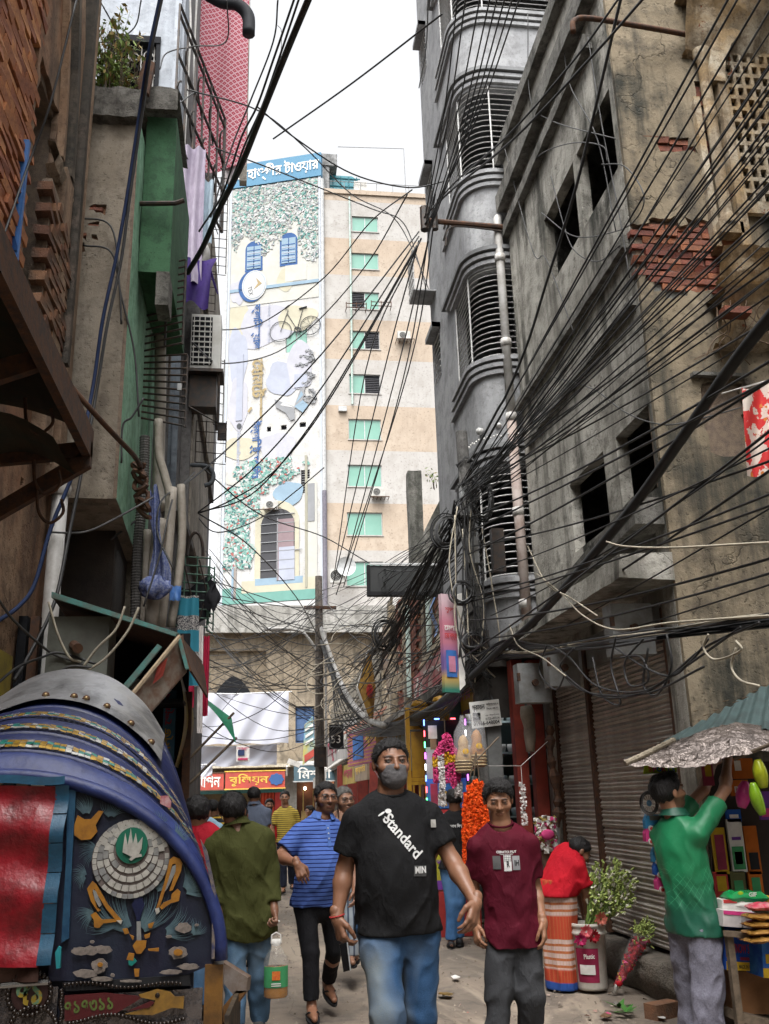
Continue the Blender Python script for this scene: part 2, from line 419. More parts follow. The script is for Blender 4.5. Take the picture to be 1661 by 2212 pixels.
def omit(u,v):
 a=3.12<u<4.0 and 5.5<v<6.3 and v<6.22+.1*nz(u,0,1,3) and v>5.62+.35*max(0,3.5-u)-.12+.12*nz(u,3,1,4)
 b=abs(u-3.85-.05*(8.2-v))<.035+.03*nz(v,1,2,5) and 6.75<v<7.7
 c=abs(v-7.02-.1*nz(u,2,1,3))<.05+.04*nz(u,5,3,5) and 3.42<u<3.8
 return a or b or c
jal=(3.49,3.85,4.08,4.73)
part('render_wall',flaked(PO,3.1,7.0,0.0,12.2,.07,lambda u,v:omit(u,v) or(jal[0]<u<jal[1] and jal[2]<v<jal[3])),M_brown,och)
mb=MB().box((3.12,6.602,0),(7,6.72,12.2));part('brick_core',mb,M_mortar,och)
lay_bricks(och,PO,3.08,4.1,5.4,6.35,lambda u,v:omit(u,v),BRK,d=.058,L=.215,H=.066,sc=.86)
lay_bricks(och,PO,3.3,4.1,6.72,7.8,lambda u,v:omit(u,v) or omit(u+.05,v) or omit(u-.05,v),BRK,d=.07,L=.25,H=.075)
M_patch=plaster('cement_patch',(.19,.19,.175),(.12,.12,.11),(.25,.25,.235),sc=2,streak=.3,algae=.4)
mb=MB();n=20
mb.slab([(3.14+.42*(1+math.cos(R(a)))*.82,6.59,5.15+.62*math.sin(R(a))+.02*nz(a,1,1,.1)) for a in np.linspace(0,180,n)],(0,.02,0));part('cement_patch',mb,M_patch,och)
M_jali=plaster('breeze_block',(.34,.31,.26),(.2,.18,.15),(.42,.39,.34),sc=4,streak=.3,algae=.35)
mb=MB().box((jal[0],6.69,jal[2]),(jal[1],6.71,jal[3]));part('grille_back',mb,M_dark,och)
def clover_block(cx,cz,s):
 """square block pierced by a three-lobed hole: built as a ring of quads from the square edge to the hole edge"""
 mb=MB();n=48;ci=[];ce=[]
 for k in range(n):
  th=2*math.pi*k/n+math.pi/2;r=s*(.26+.13*math.cos(3*(th-math.pi/2)))
  ci.append((r*math.cos(th),r*math.sin(th)));q=s*.5/max(abs(math.cos(th)),abs(math.sin(th)));ce.append((q*math.cos(th),q*math.sin(th)))
 vs=[(x,0,z) for x,z in ce]+[(x,0,z) for x,z in ci]+[(x,.05,z) for x,z in ci]
 fs=[(k,n+k,n+(k+1)%n,(k+1)%n) for k in range(n)]+[(n+k,2*n+k,2*n+(k+1)%n,n+(k+1)%n) for k in range(n)]
 mb.add(vs,fs);return mb
me=clover_block(0,0,.155).data('breeze_block',M_jali)
for i in range(3):
 for j in range(4):
  piece('breeze_block',me,Matrix.Translation((jal[0]+.065+i*.118,6.63,jal[2]+.09+j*.158))@Matrix.Rotation(R(45),4,'Y')@Matrix.Scale(.76,4),och)
  if i<2 and j<3:piece('breeze_block',me,Matrix.Translation((jal[0]+.124+i*.118,6.628,jal[2]+.169+j*.158))@Matrix.Rotation(R(45),4,'Y')@Matrix.Scale(.6,4),och)
mb=MB().box((jal[0]-.05,6.5,jal[3]),(jal[1]+.05,6.6,jal[3]+.03));part('grille_lintel',mb,M_conc2,och)
M_orn=plaster('ochre_stucco',(.36,.255,.14),(.17,.12,.075),(.50,.44,.34),sc=2.2,streak=.5,algae=.25,patch=(.25,.10,.055),pthr=.64)
pp=[(.085,0),(.085,.06),(.06,.08),(.055,.12),(.052,1.05),(.06,1.1),(.075,1.13),(.05,1.18),(.05,1.75),(.08,1.8),(.08,1.86)]
mb=MB().lathe(pp,(3.94,6.5,6.15),16);part('pilaster_column',mb,M_orn,och,True)
mb=MB().box((4.02,6.44,5.9),(4.10,6.6,8.0)).box((3.80,6.5,5.95),(3.86,6.6,7.5)).box((3.83,6.44,6.05),(4.05,6.6,6.16));part('door_jamb',mb,M_orn,och)
mb=MB();arc=[]
for k in range(13):
 th=math.pi-k*math.pi/24*1.15;arc.append((4.75+.66*math.cos(th),7.62+.75*math.sin(th)))
ring=arc+[(x2,z2) for x2,z2 in[(4.75+.8*math.cos(math.pi-k*math.pi/24*1.15),7.62+.95*math.sin(math.pi-k*math.pi/24*1.15)) for k in range(12,-1,-1)]]
for k in range(12):
 mb.slab([(arc[k][0],6.42,arc[k][1]),(arc[k+1][0],6.42,arc[k+1][1]),(ring[-2-k][0],6.42,ring[-2-k][1]),(ring[-1-k][0],6.42,ring[-1-k][1])],(0,.18,0))
part('arch_moulding',mb,M_orn,och)
hol=[]
for i in range(11):
 for j in range(14):
  hol.append((4.16+i*.085+(.0 if j%2 else.0),4.216+i*.085,6.42+j*.125,6.505+j*.125))
part('pierced_screen',holed(4.1,5.2,6.3,8.25,hol,lambda u,v,d:(u,6.5+d,v),.05),M_orn,och)
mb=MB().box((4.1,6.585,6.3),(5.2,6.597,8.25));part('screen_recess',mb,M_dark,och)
def rag(z0,z1,x0,x1,d0,d1,nm,m):
 mb=MB()
 def f(u,v):
  x=x0+(x1-x0)*u;i=v*3;k=[(0,z1),(-d1,z1-.03),(-d0,z0),(0,z0-.02)];i0=min(int(i),2);t=i-i0
  return(x,6.6+k[i0][0]*(1-t)+k[i0+1][0]*t+.05*nz(x,v*2,1,6),k[i0][1]*(1-t)+k[i0+1][1]*t+.05*nz(x,v,5,7))
 mb.grid(f,30,9);return part(nm,mb,m,och)
rag(8.0,8.6,3.78,5.3,.10,.34,'broken_cornice',M_orn);rag(5.0,5.42,3.66,5.3,.16,.42,'broken_balcony_floor',M_orn);rag(5.62,5.9,3.78,5.3,.1,.25,'cornice',M_orn)
lay_bricks(och,lambda u,v,d:(u,6.2+d,v),3.7,4.7,5.02,5.35,lambda u,v:nz(u,v,2,4)>.25,BRK,d=.0)
M_root=mat('dry_root',(.16,.11,.07),(.09,.065,.045),sc=30)
for k in range(9):
 x=3.55+k*.07;z=5.25
 pts=[(x+rnd.uniform(-.05,.05)*i,6.22+.05*i*rnd.random(),z-.11*i+rnd.uniform(-.04,.04)) for i in range(5)]
 part('dry_root',MB().tube(spline(pts,4),.006,4),M_root,och)
 # grey flats with rounded balconies
XG,YG,RG=2.62,10.22,.40
gry=thing('grey_flats',(3.8,11.7,0),'tall grey-painted block of flats with rounded corner balconies and white steel grilles','building')
def gpath(s,off=0.):
 """plan outline: street face, rounded corner, face towards the camera; s in metres, off outward"""
 L1=13.1-(YG+RG);LA=RG*math.pi/2
 if s<L1:return(XG-off,13.1-s)
 if s<L1+LA:
  a=(s-L1)/RG;return(XG+RG-(RG+off)*math.cos(a),YG+RG-(RG+off)*math.sin(a))
 return(XG+RG+(s-L1-LA),YG-off)
GL1,GLA=13.1-(YG+RG),RG*math.pi/2;GEND=GL1+GLA+2.2
GS0,GS1=GL1-.75,GL1+GLA+1.1
zs=[(3.96,5.31),(6.77,8.02),(9.49,10.85),(12.17,13.5),(14.9,16.2)]
ghol=[(GS0,GS1,a,b) for a,b in zs]
us=sorted(set([0,GEND]+[GS0+(GS1-GS0)*k/26 for k in range(27)]+[k*.25 for k in range(int(GEND/.25))]))
win_s=[(.18,.62,7.55,8.3),(.2,.62,10.4,11.2),(.2,.62,13.2,14.0)]
mb=holed(0,GEND,3.2,17.5,ghol+win_s+[(u,u+.0001,3.2,3.2001) for u in us[1:-1]],lambda u,v,d:(*gpath(u,-d),v),.15)
part('curved_wall',mb,M_grey,gry)
mb=MB()
for z in(5.8,8.6,11.4,14.3,17.3):mb.box((XG+.16,YG+.3,z),(5,13.0,z+.12))
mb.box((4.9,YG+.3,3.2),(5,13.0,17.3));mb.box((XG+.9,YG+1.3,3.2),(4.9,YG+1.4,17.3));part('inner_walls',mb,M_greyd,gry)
mb=MB().box((XG+.15,13.0,0),(5,13.1,17.5));part('end_wall',mb,M_grey,gry)
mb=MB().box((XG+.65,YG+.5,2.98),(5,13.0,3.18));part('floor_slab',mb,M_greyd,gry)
def mould(z0,z1,s0,s1,off,nm='moulding',m=None):
 mb=MB();n=40
 def f(u,v):
  s=s0+(s1-s0)*u;k=[(0,z0),(off,z0),(off,z1),(0,z1)][round(v*3)];x,y=gpath(s,k[0]);return(x,y,k[1])
 mb.grid(f,n,3)
 for s in(s0,s1):
  a,b=gpath(s,-.01),gpath(s,off);mb.add([(*a,z0),(*b,z0),(*b,z1),(*a,z1)],[(0,1,2,3),(3,2,1,0)])
 part(nm,mb,m or M_grey,gry)
for a,b in zs:
 for k in range(3):
  mould(a-.04-k*.085-.055,a-.04-k*.085,GS0-.12-.16*k,GS1+.3,.09-k*.022)
  mould(b+.04+k*.085,b+.095+k*.085,GS0-.12-.16*k,GS1+.3,.04+k*.03,m=M_greyd if k==2 else None)
for u0,u1,a,b in win_s:
 mould(b+.02,b+.1,u0-.08,u1+.08,.13,'window_hood',M_grey)
 for k in range(7):
  z=a+(b-a)*(k+.5)/7;part('window_bar',MB().tube([(*gpath(u0,.01),z),(*gpath(u1,.01),z)],.008,4),M_white_steel,gry)
mould(16.9,17.4,0,GEND,.2,'roof_cornice')
mb=MB();mb.grid(lambda u,v:(*gpath(GS0+.25+(GS1-GS0)*u,-.42*(1-math.cos(v*math.pi/2))),3.2-.0-.42*math.sin(v*math.pi/2)),30,8);part('curved_soffit',mb,M_grey,gry,True)
for a,b in zs:
 nb=15
 for k in range(nb+1):
  z=a+.02+(b-a-.04)*k/nb
  pts=[(*gpath(GS0+.02+(GS1-GS0-.04)*i/22,-.02),z) for i in range(23)]
  part('grille_bar',MB().tube(pts,.0075,4),M_white_steel,gry)
 for i in(0,7,12,22):
  x,y=gpath(GS0+.02+(GS1-GS0-.04)*i/22,-.01);part('grille_upright',MB().tube([(x,y,a),(x,y,b)],.011,4),M_white_steel,gry)
part('grille_base',MB().box((XG-.35,12.6,9.05),(XG,13.05,9.07)),M_grey,gry)
for k in range(6):part('grille_bar',MB().tube([(XG-.34,12.6+.09*k,9.1),(XG-.34,12.6+.09*k,9.75)],.008,4),M_white_steel,gry)
for k in range(6):part('grille_bar',MB().tube([(XG-.35,12.58,9.1+.13*k),(XG-.35,13.06,9.1+.13*k)],.008,4),M_white_steel,gry)
mb=MB().ell((0,0,0),(.05,.08,.04)).xf(Matrix.Translation((2.83,10.3,5.83)));part('wall_lamp',mb,M_white_steel,gry,True)
part('wall_lamp',MB().tube([(2.70,10.5,5.86),(2.62,10.4,5.80)],[.02,.05],8),M_white_steel,gry,True)
mb=MB()
for i in range(44):
 x,y=gpath(GS0+.1+1.5*i/43,.1);mb.ell((x,y,5.66+.012*math.sin(i*2.1)),(.012,.012,.014),6,4)
part('lamp_string',mb,mat('lamp_shell',(.75,.74,.70),rough=.4),gry,True,kind='stuff')
mb=MB().tube(spline([(3.02,10.25,8.75),(2.99,10.2,8.72),(2.97,10.17,8.6),(2.97,10.17,8.2)],5)+[(2.97,10.17,5.9)],.055,10)
dp=solo('drain_pipe',mb,M_pvc,'pale grey plastic drain pipe running down between the grey flats and the concrete house','pipe',smooth=True)
part('pipe_length',MB().tube([(2.97,10.17,5.9),(2.98,10.16,3.2)],.06,10),mat('stained_pipe',(.42,.36,.33),(.27,.2,.17),sc=4),dp,True)
for z in(8.1,6.9,5.9,4.7,3.6):part('pipe_collar',MB().tube([(2.97,10.17,z-.05),(2.97,10.17,z+.05)],.068,10),M_pvc,dp,True)
for nm,a,b,c,lb in(('unseen_rear_house',(-5,-16,0),(-1.75,2.1,11.5),M_brown,'unseen rendered house on the left behind the photographer, added to shade the lane'),('unseen_rear_house',(4.0,-16,0),(8,5.0,12),M_conc,'unseen concrete house on the right behind the photographer, added to shade the lane'),('unseen_rear_house',(-5,-26,0),(8,-17,9),M_grey,'unseen grey house behind the photographer, added to shade the lane')):  # unseen house masses behind the camera, added to shade the lane
 solo(nm,MB().box(a,b),c,lb,'building',org=((a[0]+b[0])/2,(a[1]+b[1])/2,0))
 # tall tower beyond the end of the street
YT=58.0
M_tow_a=plaster('tower_white_paint',(.40,.38,.36),(.34,.32,.295),(.43,.415,.395),sc=.25,streak=.3,algae=.06,bump=.1)
M_tow_b=plaster('tower_hazed_peach',(.40,.325,.255),(.34,.275,.215),(.43,.36,.29),sc=.25,streak=.3,algae=.06,bump=.1)  # peach paled towards cream, distance haze mixed into the colour
M_tglass=mat('hazed_green_glass',(.15,.32,.255),(.18,.35,.285),sc=.6,rough=.25,bump=0)  # window green paled as well, haze put into its colour
M_alu=mat('aluminium_frame',(.45,.46,.46),rough=.4,bump=0)
tow=thing('tower_block',(7.5,60,0),'ten-storey cream and peach striped tower block with green windows beyond the street end','building')
wz=[41.44,38.37,35.2,32.11,28.77,25.42,22.11,18.78,15.44]
tx0,tx1=4.0,14.5
wins=[]
for i,z in enumerate(wz):
 x=7.1-.066*i;wd=1.0+.03*i;wins.append((x-wd,x+wd*.92,z-.62-.02*i,z+.66+.02*i))
bands=[44.2,43.35,40.2,37.2,33.7,30.6,27.15,23.9,20.2,17.0,13.0,0]
for i in range(len(bands)-1):
 z1,z0=bands[i],bands[i+1]
 hs=[(w_[0],w_[1],max(w_[2],z0),min(w_[3],z1)) for w_ in wins if w_[3]>z0 and w_[2]<z1]
 part('wall_band',holed(tx0,tx1,z0,z1,hs,lambda u,v,d:(u,YT+d,v),.3),M_tow_b if i%2==0 else M_tow_a,tow)
mb=MB().box((tx0,YT+.3,0),(tx1,72,43.9));part('tower_body',mb,M_tow_a,tow)
for i,(a,b,c,d) in enumerate(wins):
 fr=MB().box((a,YT+.1,c),(a+.05,YT+.16,d)).box((b-.05,YT+.1,c),(b,YT+.16,d)).box((a,YT+.1,c),(b,YT+.16,c+.05)).box((a,YT+.1,d-.05),(b,YT+.16,d)).box(((a+b)/2-.03,YT+.1,c),((a+b)/2+.03,YT+.16,d))
 f=part('window',fr,M_alu,tow)
 for k in(0,1):
  x0,x1=(a+.05,(a+b)/2-.03) if k==0 else((a+b)/2+.03,b-.05)
  dark=(i==2 and k==0) or(i in(3,4) and k==1)
  part('pane',MB().box((x0,YT+.12,c+.05),(x1,YT+.14,d-.05)),M_dark if dark else M_tglass,f)
  if dark:
   for q in range(9):part('louvre',MB().box((x0,YT+.08,c+.08+q*.13),(x1,YT+.11,c+.11+q*.13)),mat('louvre_grey',(.12,.12,.13)),f)
 part('sill',MB().box((a-.06,YT-.06,c-.07),(b+.06,YT+.1,c)),M_tow_a,f)
part('parapet',MB().box((tx0,YT-.12,43.9),(tx1,YT+.3,44.25)),M_tow_b,tow)
M_pipe_g=mat('mint_pipe',(.45,.55,.50),bump=0)
part('waste_pipe',MB().tube([(5.95,YT-.12,43.6),(5.93,YT-.12,33),(5.9,YT-.12,27.2)],.07,6),M_pipe_g,tow)
for x,z in((5.55,34.3),(7.3,34.5)):
 mb=MB()
 for dz in(0,.3):mb.tube([(x,YT-.6,z+dz),(x+1.4,YT-.6,z+dz)],.035,4)
 for dx in(0,.7,1.4):mb.tube([(x+dx,YT,z),(x+dx,YT-.6,z),(x+dx,YT-.6,z+.4)],.03,4)
 part('wall_rack',mb,M_rust,tow)
M_acw=mat('air_conditioner_casing',(.46,.455,.43),(.36,.345,.31),sc=4,rough=.5)
def ac_unit(parent,x,y,z,w_=.9,d=.35,h=.62,face='y'):
 a=part('air_conditioner',MB().box((x,y,z),(x+w_,y+d,z+h)),M_acw,parent)
 mb=MB();mb.tube([(x+w_*.4,y-.012,z+h/2),(x+w_*.4,y+.01,z+h/2)],h*.38,16);part('fan_opening',mb,M_dark,a)
 mb=MB()
 for k in range(4):
  r=h*.38*(k+1)/4;mb.tube([(x+w_*.4+r*math.cos(t),y-.02,z+h/2+r*math.sin(t)) for t in np.linspace(0,2*math.pi,17)],.008,3)
 part('fan_guard',mb,M_acw,a)
 return a
ac_unit(tow,9.1,YT-.5,32.05);ac_unit(tow,7.0,YT-.5,20.55)
for x,z in((9.0,31.95),(6.9,20.45)):
 mb=MB()
 for k in range(6):mb.tube([(x+k*.25,YT,z),(x+k*.25,YT-.75,z)],.025,4)
 mb.tube([(x,YT-.75,z),(x+1.25,YT-.75,z)],.03,4);part('bracket',mb,M_rust,tow)
part('vent_box',MB().box((4.95,YT-.25,26.65),(5.5,YT,27.0)),M_alu,tow)
for k,x in enumerate((4.6,8.9,9.9,10.8,12.2)):part('roof_unit',MB().box((x,YT+.6,44.25),(x+.8,YT+1.1,44.75)),M_acw,tow)
part('roof_unit',MB().box((6.35,YT+.2,44.3),(7.3,YT+.8,45.25)),M_acw,tow)
mb=MB().slab([(4.7,YT+2,44),(7.1,YT+2,44),(6.9,YT+2,46.6),(6.4,YT+2,47.0),(4.7,YT+2,47.0)],(0,3,0));lh=part('glazed_roof_room',mb,mat('teal_glass',(.04,.23,.28),(.03,.16,.2),sc=.5,rough=.2,bump=0),tow)
mb=MB()
for k in range(4):mb.box((4.65,YT+1.94,44.6+k*.7),(7.0,YT+2,44.68+k*.7))
for k in range(4):mb.box((4.9+k*.6,YT+1.95,44),(4.97+k*.6,YT+2,46.9))
part('glazing_bar',mb,mat('teal_bar',(.03,.14,.17),bump=0),lh)
part('lift_house',MB().box((3.7,YT+1.2,43),(4.6,YT+5,48.2)).box((3.9,YT+1.1,47.2),(5.2,YT+4,48.2)),plaster('lift_grey',(.28,.28,.28),(.2,.2,.2),(.35,.35,.35),sc=.5),tow)
mb=MB().tube([(5.2,YT+.5,48.4),(10.2,YT+.5,48.6),(10.25,YT+.5,44.2)],.03,4).tube([(4.2,YT+.1,45.05),(14,YT+.1,45.05)],.03,4)
for k in range(9):mb.tube([(4.4+k*1.2,YT+.1,44.2),(4.4+k*1.2,YT+.1,45.05)],.025,4)
part('roof_rail',mb,mat('rail_grey',(.3,.3,.3),bump=0),tow)
mb=MB().grid(lambda u,v:(5.2+.62*v*math.cos(2*math.pi*u),YT-1.2-.18*v*v,15.6+.62*v*math.sin(2*math.pi*u)),20,5);dsh=part('satellite_dish',mb,M_alu,tow,True);part('dish_arm',MB().tube([(5.2,YT-1.2,15.6),(5.2,YT,15.1)],.03,5),M_rust,dsh)
ac_unit(tow,3.9+.3,YT-1.2,14.6,.9,.3,.9)
ma=Vector((3.88,YT,0));mz=Vector((-2.72,YT+2.2,0));mu=(mz-ma);ML=mu.length;mu.normalize()
mn=Vector((mu.y,-mu.x,0));mn=mn if mn.y<0 else-mn
PMU=lambda u,v,d:tuple(ma+mu*(ML-u)+mn*(-d)+Vector((0,0,v)))
mur=thing('mural_block',(0.6,60,0),'white block painted from top to bottom with a mural advertisement under a blue name board','building')
M_mbase=plaster('mural_ground_paint',(.46,.455,.45),(.41,.40,.375),(.49,.49,.485),sc=.3,streak=.15,algae=.03,bump=.08)
M_mborder=mat('mural_border',(.42,.45,.50),(.38,.41,.45),sc=.5,bump=0)
mwin=[(4.45,6.0-.05,32.25,34.05),(4.5,5.5,40.0,42.7)]
mb=holed(0,ML,13.3,45.3,[(4.35,5.9,31.35,33.3),(5.45,6.05,21.0,22.6),(3.05,3.35,25.6,25.95),(4.05,4.45,25.62,25.97),(5.35,5.8,25.68,26.03)],PMU,.25)
part('painted_wall',mb,M_mbase,mur)
mb=MB()
q=[PMU(0,0,.26),PMU(ML,0,.26),PMU(ML,0,10),PMU(0,0,10)]
mb.slab([Vector(p) for p in q],(0,0,45.2));part('block_body',mb,M_tow_a,mur)
def panel(nm,u0,u1,v0,v1,d,m,th=.03,**k):return part(nm,MB().slab([PMU(u0,v0,-d),PMU(u1,v0,-d),PMU(u1,v1,-d),PMU(u0,v1,-d)],mn*th),m,mur,**k)
M_sky_blue=mat('name_board_blue',(.085,.205,.32),(.10,.23,.34),sc=.6,bump=0)
M_lett_w=mat('white_lettering',(.80,.80,.78),bump=0)
nb=part('name_board',MB().slab([PMU(-.35,45.35,-.1),PMU(ML+.05,45.35,-.1),PMU(ML+.05,47.35,-.1),PMU(-.35,47.35,-.1)],-mn*.4),M_sky_blue,mur)
def on_mural(mb_,u,v,d,rot=0):
 """place lettering made in x-z on the mural, rotated in its plane"""
 o=Vector(PMU(u,v,-d));return mb_.xf(frame_mx(o,-mu,(0,0,1))@Matrix.Rotation(rot,4,'Y'))
def overlay(*items):
 """letters set by hand: (text, x, z, size)"""
 out=MB()
 for t,x,z,s in items:
  m_=text_mb(t,s,align='LEFT');m_.xf(Matrix.Translation((x,0,z)));out.add(m_.v,m_.f)
 return out
def fit(mb_,w_=None,h=None):
 a=np.array(mb_.v);lo,hi=a.min(0),a.max(0);sx=w_/(hi[0]-lo[0]) if w_ else h/(hi[2]-lo[2]);sz=h/(hi[2]-lo[2]) if h else sx
 if not w_:sx=sz
 mb_.v=[((x-(lo[0]+hi[0])/2)*sx,y,(z-(lo[2]+hi[2])/2)*sz) for x,y,z in mb_.v];return mb_
part('board_lettering',on_mural(text_mb('জাহাঙ্গীর টাওয়ার',bold=.02,w=6.5,h=1.45),3.6,46.35,.14),M_lett_w,nb)
C=lambda n,c,s=1.2:mat(n,c,tuple(min(1,v*1.12) for v in c),sc=s,bump=0,rough=.85)
P_lav=C('mural_lavender',(0.369,0.369,0.407));P_yel=C('mural_straw',(0.400,0.377,0.292));P_sky=C('mural_pale_blue',(.21,.29,.36));P_blue=C('mural_blue',(.04,.09,.22));P_cream=C('mural_cream',(0.415,0.411,0.377))
P_teal=C('mural_teal',(.13,.27,.235));P_dk=C('mural_dark_line',(.07,.075,.08));P_grey=C('mural_grey',(.22,.225,.235));P_gold=C('mural_gold',(.30,.235,.13));P_red=C('mural_rose',(.30,.10,.09));P_dt=C('mural_deep_teal',(.045,.12,.12));P_white=C('mural_white',(0.438,0.438,0.434));P_ltb=C('mural_haze_blue',(0.319,0.338,0.400))
for u in(0.0,ML-.18):panel('painted_border',u,u+.18,13.3,45.3,.02,M_mborder)
panel('painted_border',0,ML,13.3,13.8,.02,P_white)
def blob(u,v,ru,rv,m,d=.012,seed=0,n=26,nm='painted_field'):
 q=[]
 for k in range(n):
  th=2*math.pi*k/n;r=1+.35*nz(math.cos(th)+seed,math.sin(th),seed*1.3,1.3)
  q.append(PMU(min(max(u+ru*r*math.cos(th),.2),ML-.2),v+rv*r*math.sin(th),-d))
 return part(nm,MB().slab(q,mn*.006),m,mur)
panel('painted_field',.2,ML-.2,35.4,45.1,.004,P_cream)
for i,(u,v,ru,rv,m) in enumerate([(1.2,37.6,1.3,1.2,P_yel),(3.6,36.6,1.2,1.0,P_lav),(.9,34.4,.8,1.6,P_yel),(3.0,33.6,2.2,1.6,P_lav),(.9,31.5,.7,2.2,P_ltb),(5.2,33.9,1.4,.9,P_yel),(1.0,28,.7,2,P_lav),(4.3,29.4,1.3,1.3,P_ltb),(1.2,24.6,1.4,.8,P_yel),(3.8,24.4,1.2,1.2,P_lav),(5.4,30.3,.9,2,P_lav),(2,22.5,1.7,.8,P_cream),(4.3,37.0,.6,.9,P_yel),(4.6,21.0,1.0,.9,P_sky),(.7,36.6,.5,1.0,P_lav)]):blob(u,v,ru,rv,m,.010+.003*i,i*3.1)
panel('painted_line',.2,ML-.2,36.55,36.8,.06,P_sky)
def dabs(n,keep,cols,size,d=.07,nm='painted_foliage'):
 mbs=[MB() for _ in cols];k=0
 while k<n:
  u,v=rnd.uniform(.25,ML-.25),rnd.uniform(13.9,45.2)
  if rnd.random()>keep(u,v):continue
  k+=1;s=size*rnd.uniform(.5,1.3);a=rnd.uniform(0,math.pi);i=rnd.choices(range(len(cols)),[c[1] for c in cols])[0];dd=d+rnd.uniform(0,.02)
  q=[(u+s*math.cos(a+t)*(1 if j%2==0 else.5),v+s*math.sin(a+t)*(1 if j%2==0 else.5)) for j,t in enumerate((0,1.57,3.14,4.71))]
  mbs[i].add([PMU(x,z,-dd) for x,z in q],[(0,1,2,3)])
 for m_,c in zip(mbs,cols):part(nm,m_,c[0],mur,kind='stuff')
def canopy(u,v):
 e=41.2+.9*math.sin(u*1.7)-.9*(u>5.3)*1.5-(.9 if u<1.0 else 0)+.8*nz(u,v,1,1.1)
 return 0 if v<e-.9 else(.35 if v<e else.9)
dabs(2600,canopy,[(P_teal,2),(P_grey,3),(P_dt,1.2),(P_white,3),(C('mural_sage',(0.319,0.357,0.331)),3)],.14)
def tree2(u,v):
 if v>23.6 or v<16.2:return 0
 w_=1.9 if v>19.6 else 1.35;c=1.1 if v<19.6 else 1.4+(v-19.6)*.3
 if v>21.8:c,w_=3.2,3.0*(.55+.45*nz(u,v,3,1.5)+.3)
 return 1 if abs(u-c)<w_*(.75+.4*nz(u,v,2,.9)) and not(2.6<u<5.2 and v<21.2) else.0
dabs(2300,tree2,[(P_teal,3),(C('mural_mint',(0.284,0.369,0.338)),3),(P_white,2),(P_red,1.0),(P_dt,1.4)],.15)
panel('painted_trunk',.95,1.12,14.1,17.4,.05,C('mural_trunk',(0.242,0.215,0.197)));panel('painted_trunk',.8,.94,14.1,17.2,.05,P_sky)
panel('painted_lawn',.2,ML-.2,13.85,14.9,.045,P_teal);panel('painted_lawn',1.5,ML-.2,14.5,15.3,.046,P_yel);panel('painted_lawn',2.4,5.6,14.95,15.4,.05,P_sky)
def arch(u0,u1,v0,v1,d,m,nm):
 r=(u1-u0)/2;c=(u0+u1)/2;q=[PMU(u0,v0,-d),PMU(u1,v0,-d)]+[PMU(c+r*math.cos(t),v1-r+r*math.sin(t),-d) for t in np.linspace(0,math.pi,16)]
 return part(nm,MB().slab(q,mn*.008),m,mur)
arch(2.35,5.35,14.9,20.6,.052,P_yel,'painted_arch');arch(2.75,5.05,15.2,20.05,.064,C('mural_charcoal',(.055,.055,.06),.8),'painted_doorway')
panel('painted_curtain',3.85,5.0,15.2,19.3,.075,C('mural_curtain',(.22,.165,.175),2.));panel('painted_curtain',4.0,5.05,15.2,17.4,.082,P_ltb)
for k in range(7):panel('painted_bar',2.75,5.05+(.5 if k in(2,) else 0),15.9+k*.62,15.95+k*.62,.09,P_grey)
panel('painted_bar',3.86,3.93,15.2,19.4,.09,P_grey)
arch(5.75,6.55,15,22.0,.05,P_cream,'painted_arch');panel('painted_niche',5.95,6.4,19,21.6,.06,P_grey)
panel('painted_post',5.75,5.92,14.6,23.6,.07,C('mural_mossy_post',(0.277,0.268,0.215),1.5))
for(u,v,w_,h) in((1.95,39.3,1.15,2.4),(4.55,39.5,1.15,2.6)):
 arch(u-w_/2-.08,u+w_/2+.08,v-h/2,v+h/2+.1,.05,P_blue,'painted_window');panel('painted_shutter',u-w_/2+.05,u-.03,v-h/2+.2,v+h/2-.35,.06,P_sky);panel('painted_shutter',u+.04,u+w_/2-.05,v-h/2+.2,v+h/2-.35,.06,P_sky)
 for k in range(7):panel('painted_slat',u-w_/2+.08,u+w_/2-.08,v-h/2+.35+k*.22,v-h/2+.42+k*.22,.07,P_ltb if k%2 else P_blue)
def disc(u,v,ru,rv,m,d,nm='painted_emblem',th=.01):
 return part(nm,MB().slab([PMU(u+ru*math.cos(t),v+rv*math.sin(t),-d) for t in np.linspace(0,2*math.pi,28)[:-1]],mn*th),m,mur)
disc(1.85,36.9,1.02,1.28,P_blue,.08);disc(2.02,36.95,.92,1.2,P_white,.094);disc(2.02,36.95,.84,1.1,P_sky,.105,th=.004);disc(2.02,36.95,.80,1.06,P_white,.112,th=.004)
part('painted_lettering',on_mural(text_mb('TEX',h=.3,w=.75),1.75,36.5,.125,R(78)),P_dk,mur)
part('painted_emblem',MB().slab([PMU(2.0,36.6,-.124),PMU(2.6,37.0,-.124),PMU(2.15,37.5,-.124),PMU(2.3,37.05,-.124)],mn*.006),P_gold,mur)
mb=MB()
def ring(u,v,r,t=.028,n=22):mb.tube([PMU(u+r*math.cos(a),v+r*math.sin(a),-.09) for a in np.linspace(0,2*math.pi,n)],t,4)
ring(4.0,33.0,.78);ring(6.15,33.2,.72)
L_=lambda*p,t=.026:mb.tube([PMU(u,v,-.09) for u,v in p],t,4)
L_((4.0,33.0),(4.55,34.6),(4.3,34.8),(4.6,35.0));L_((4.5,34.3),(5.2,33.0),(6.15,33.2));L_((5.2,33.0),(5.6,34.5));L_((5.35,34.6),(5.9,34.7),t=.07);L_((5.2,33.0),(5.5,32.4));ring(5.2,33.0,.2,.04,12)
for k in range(10):L_((6.15,33.2),(6.15+.7*math.cos(k*.63),33.2+.7*math.sin(k*.63)),t=.012)
part('painted_bicycle',mb,P_dk,mur)
mb=MB();lf=MB()
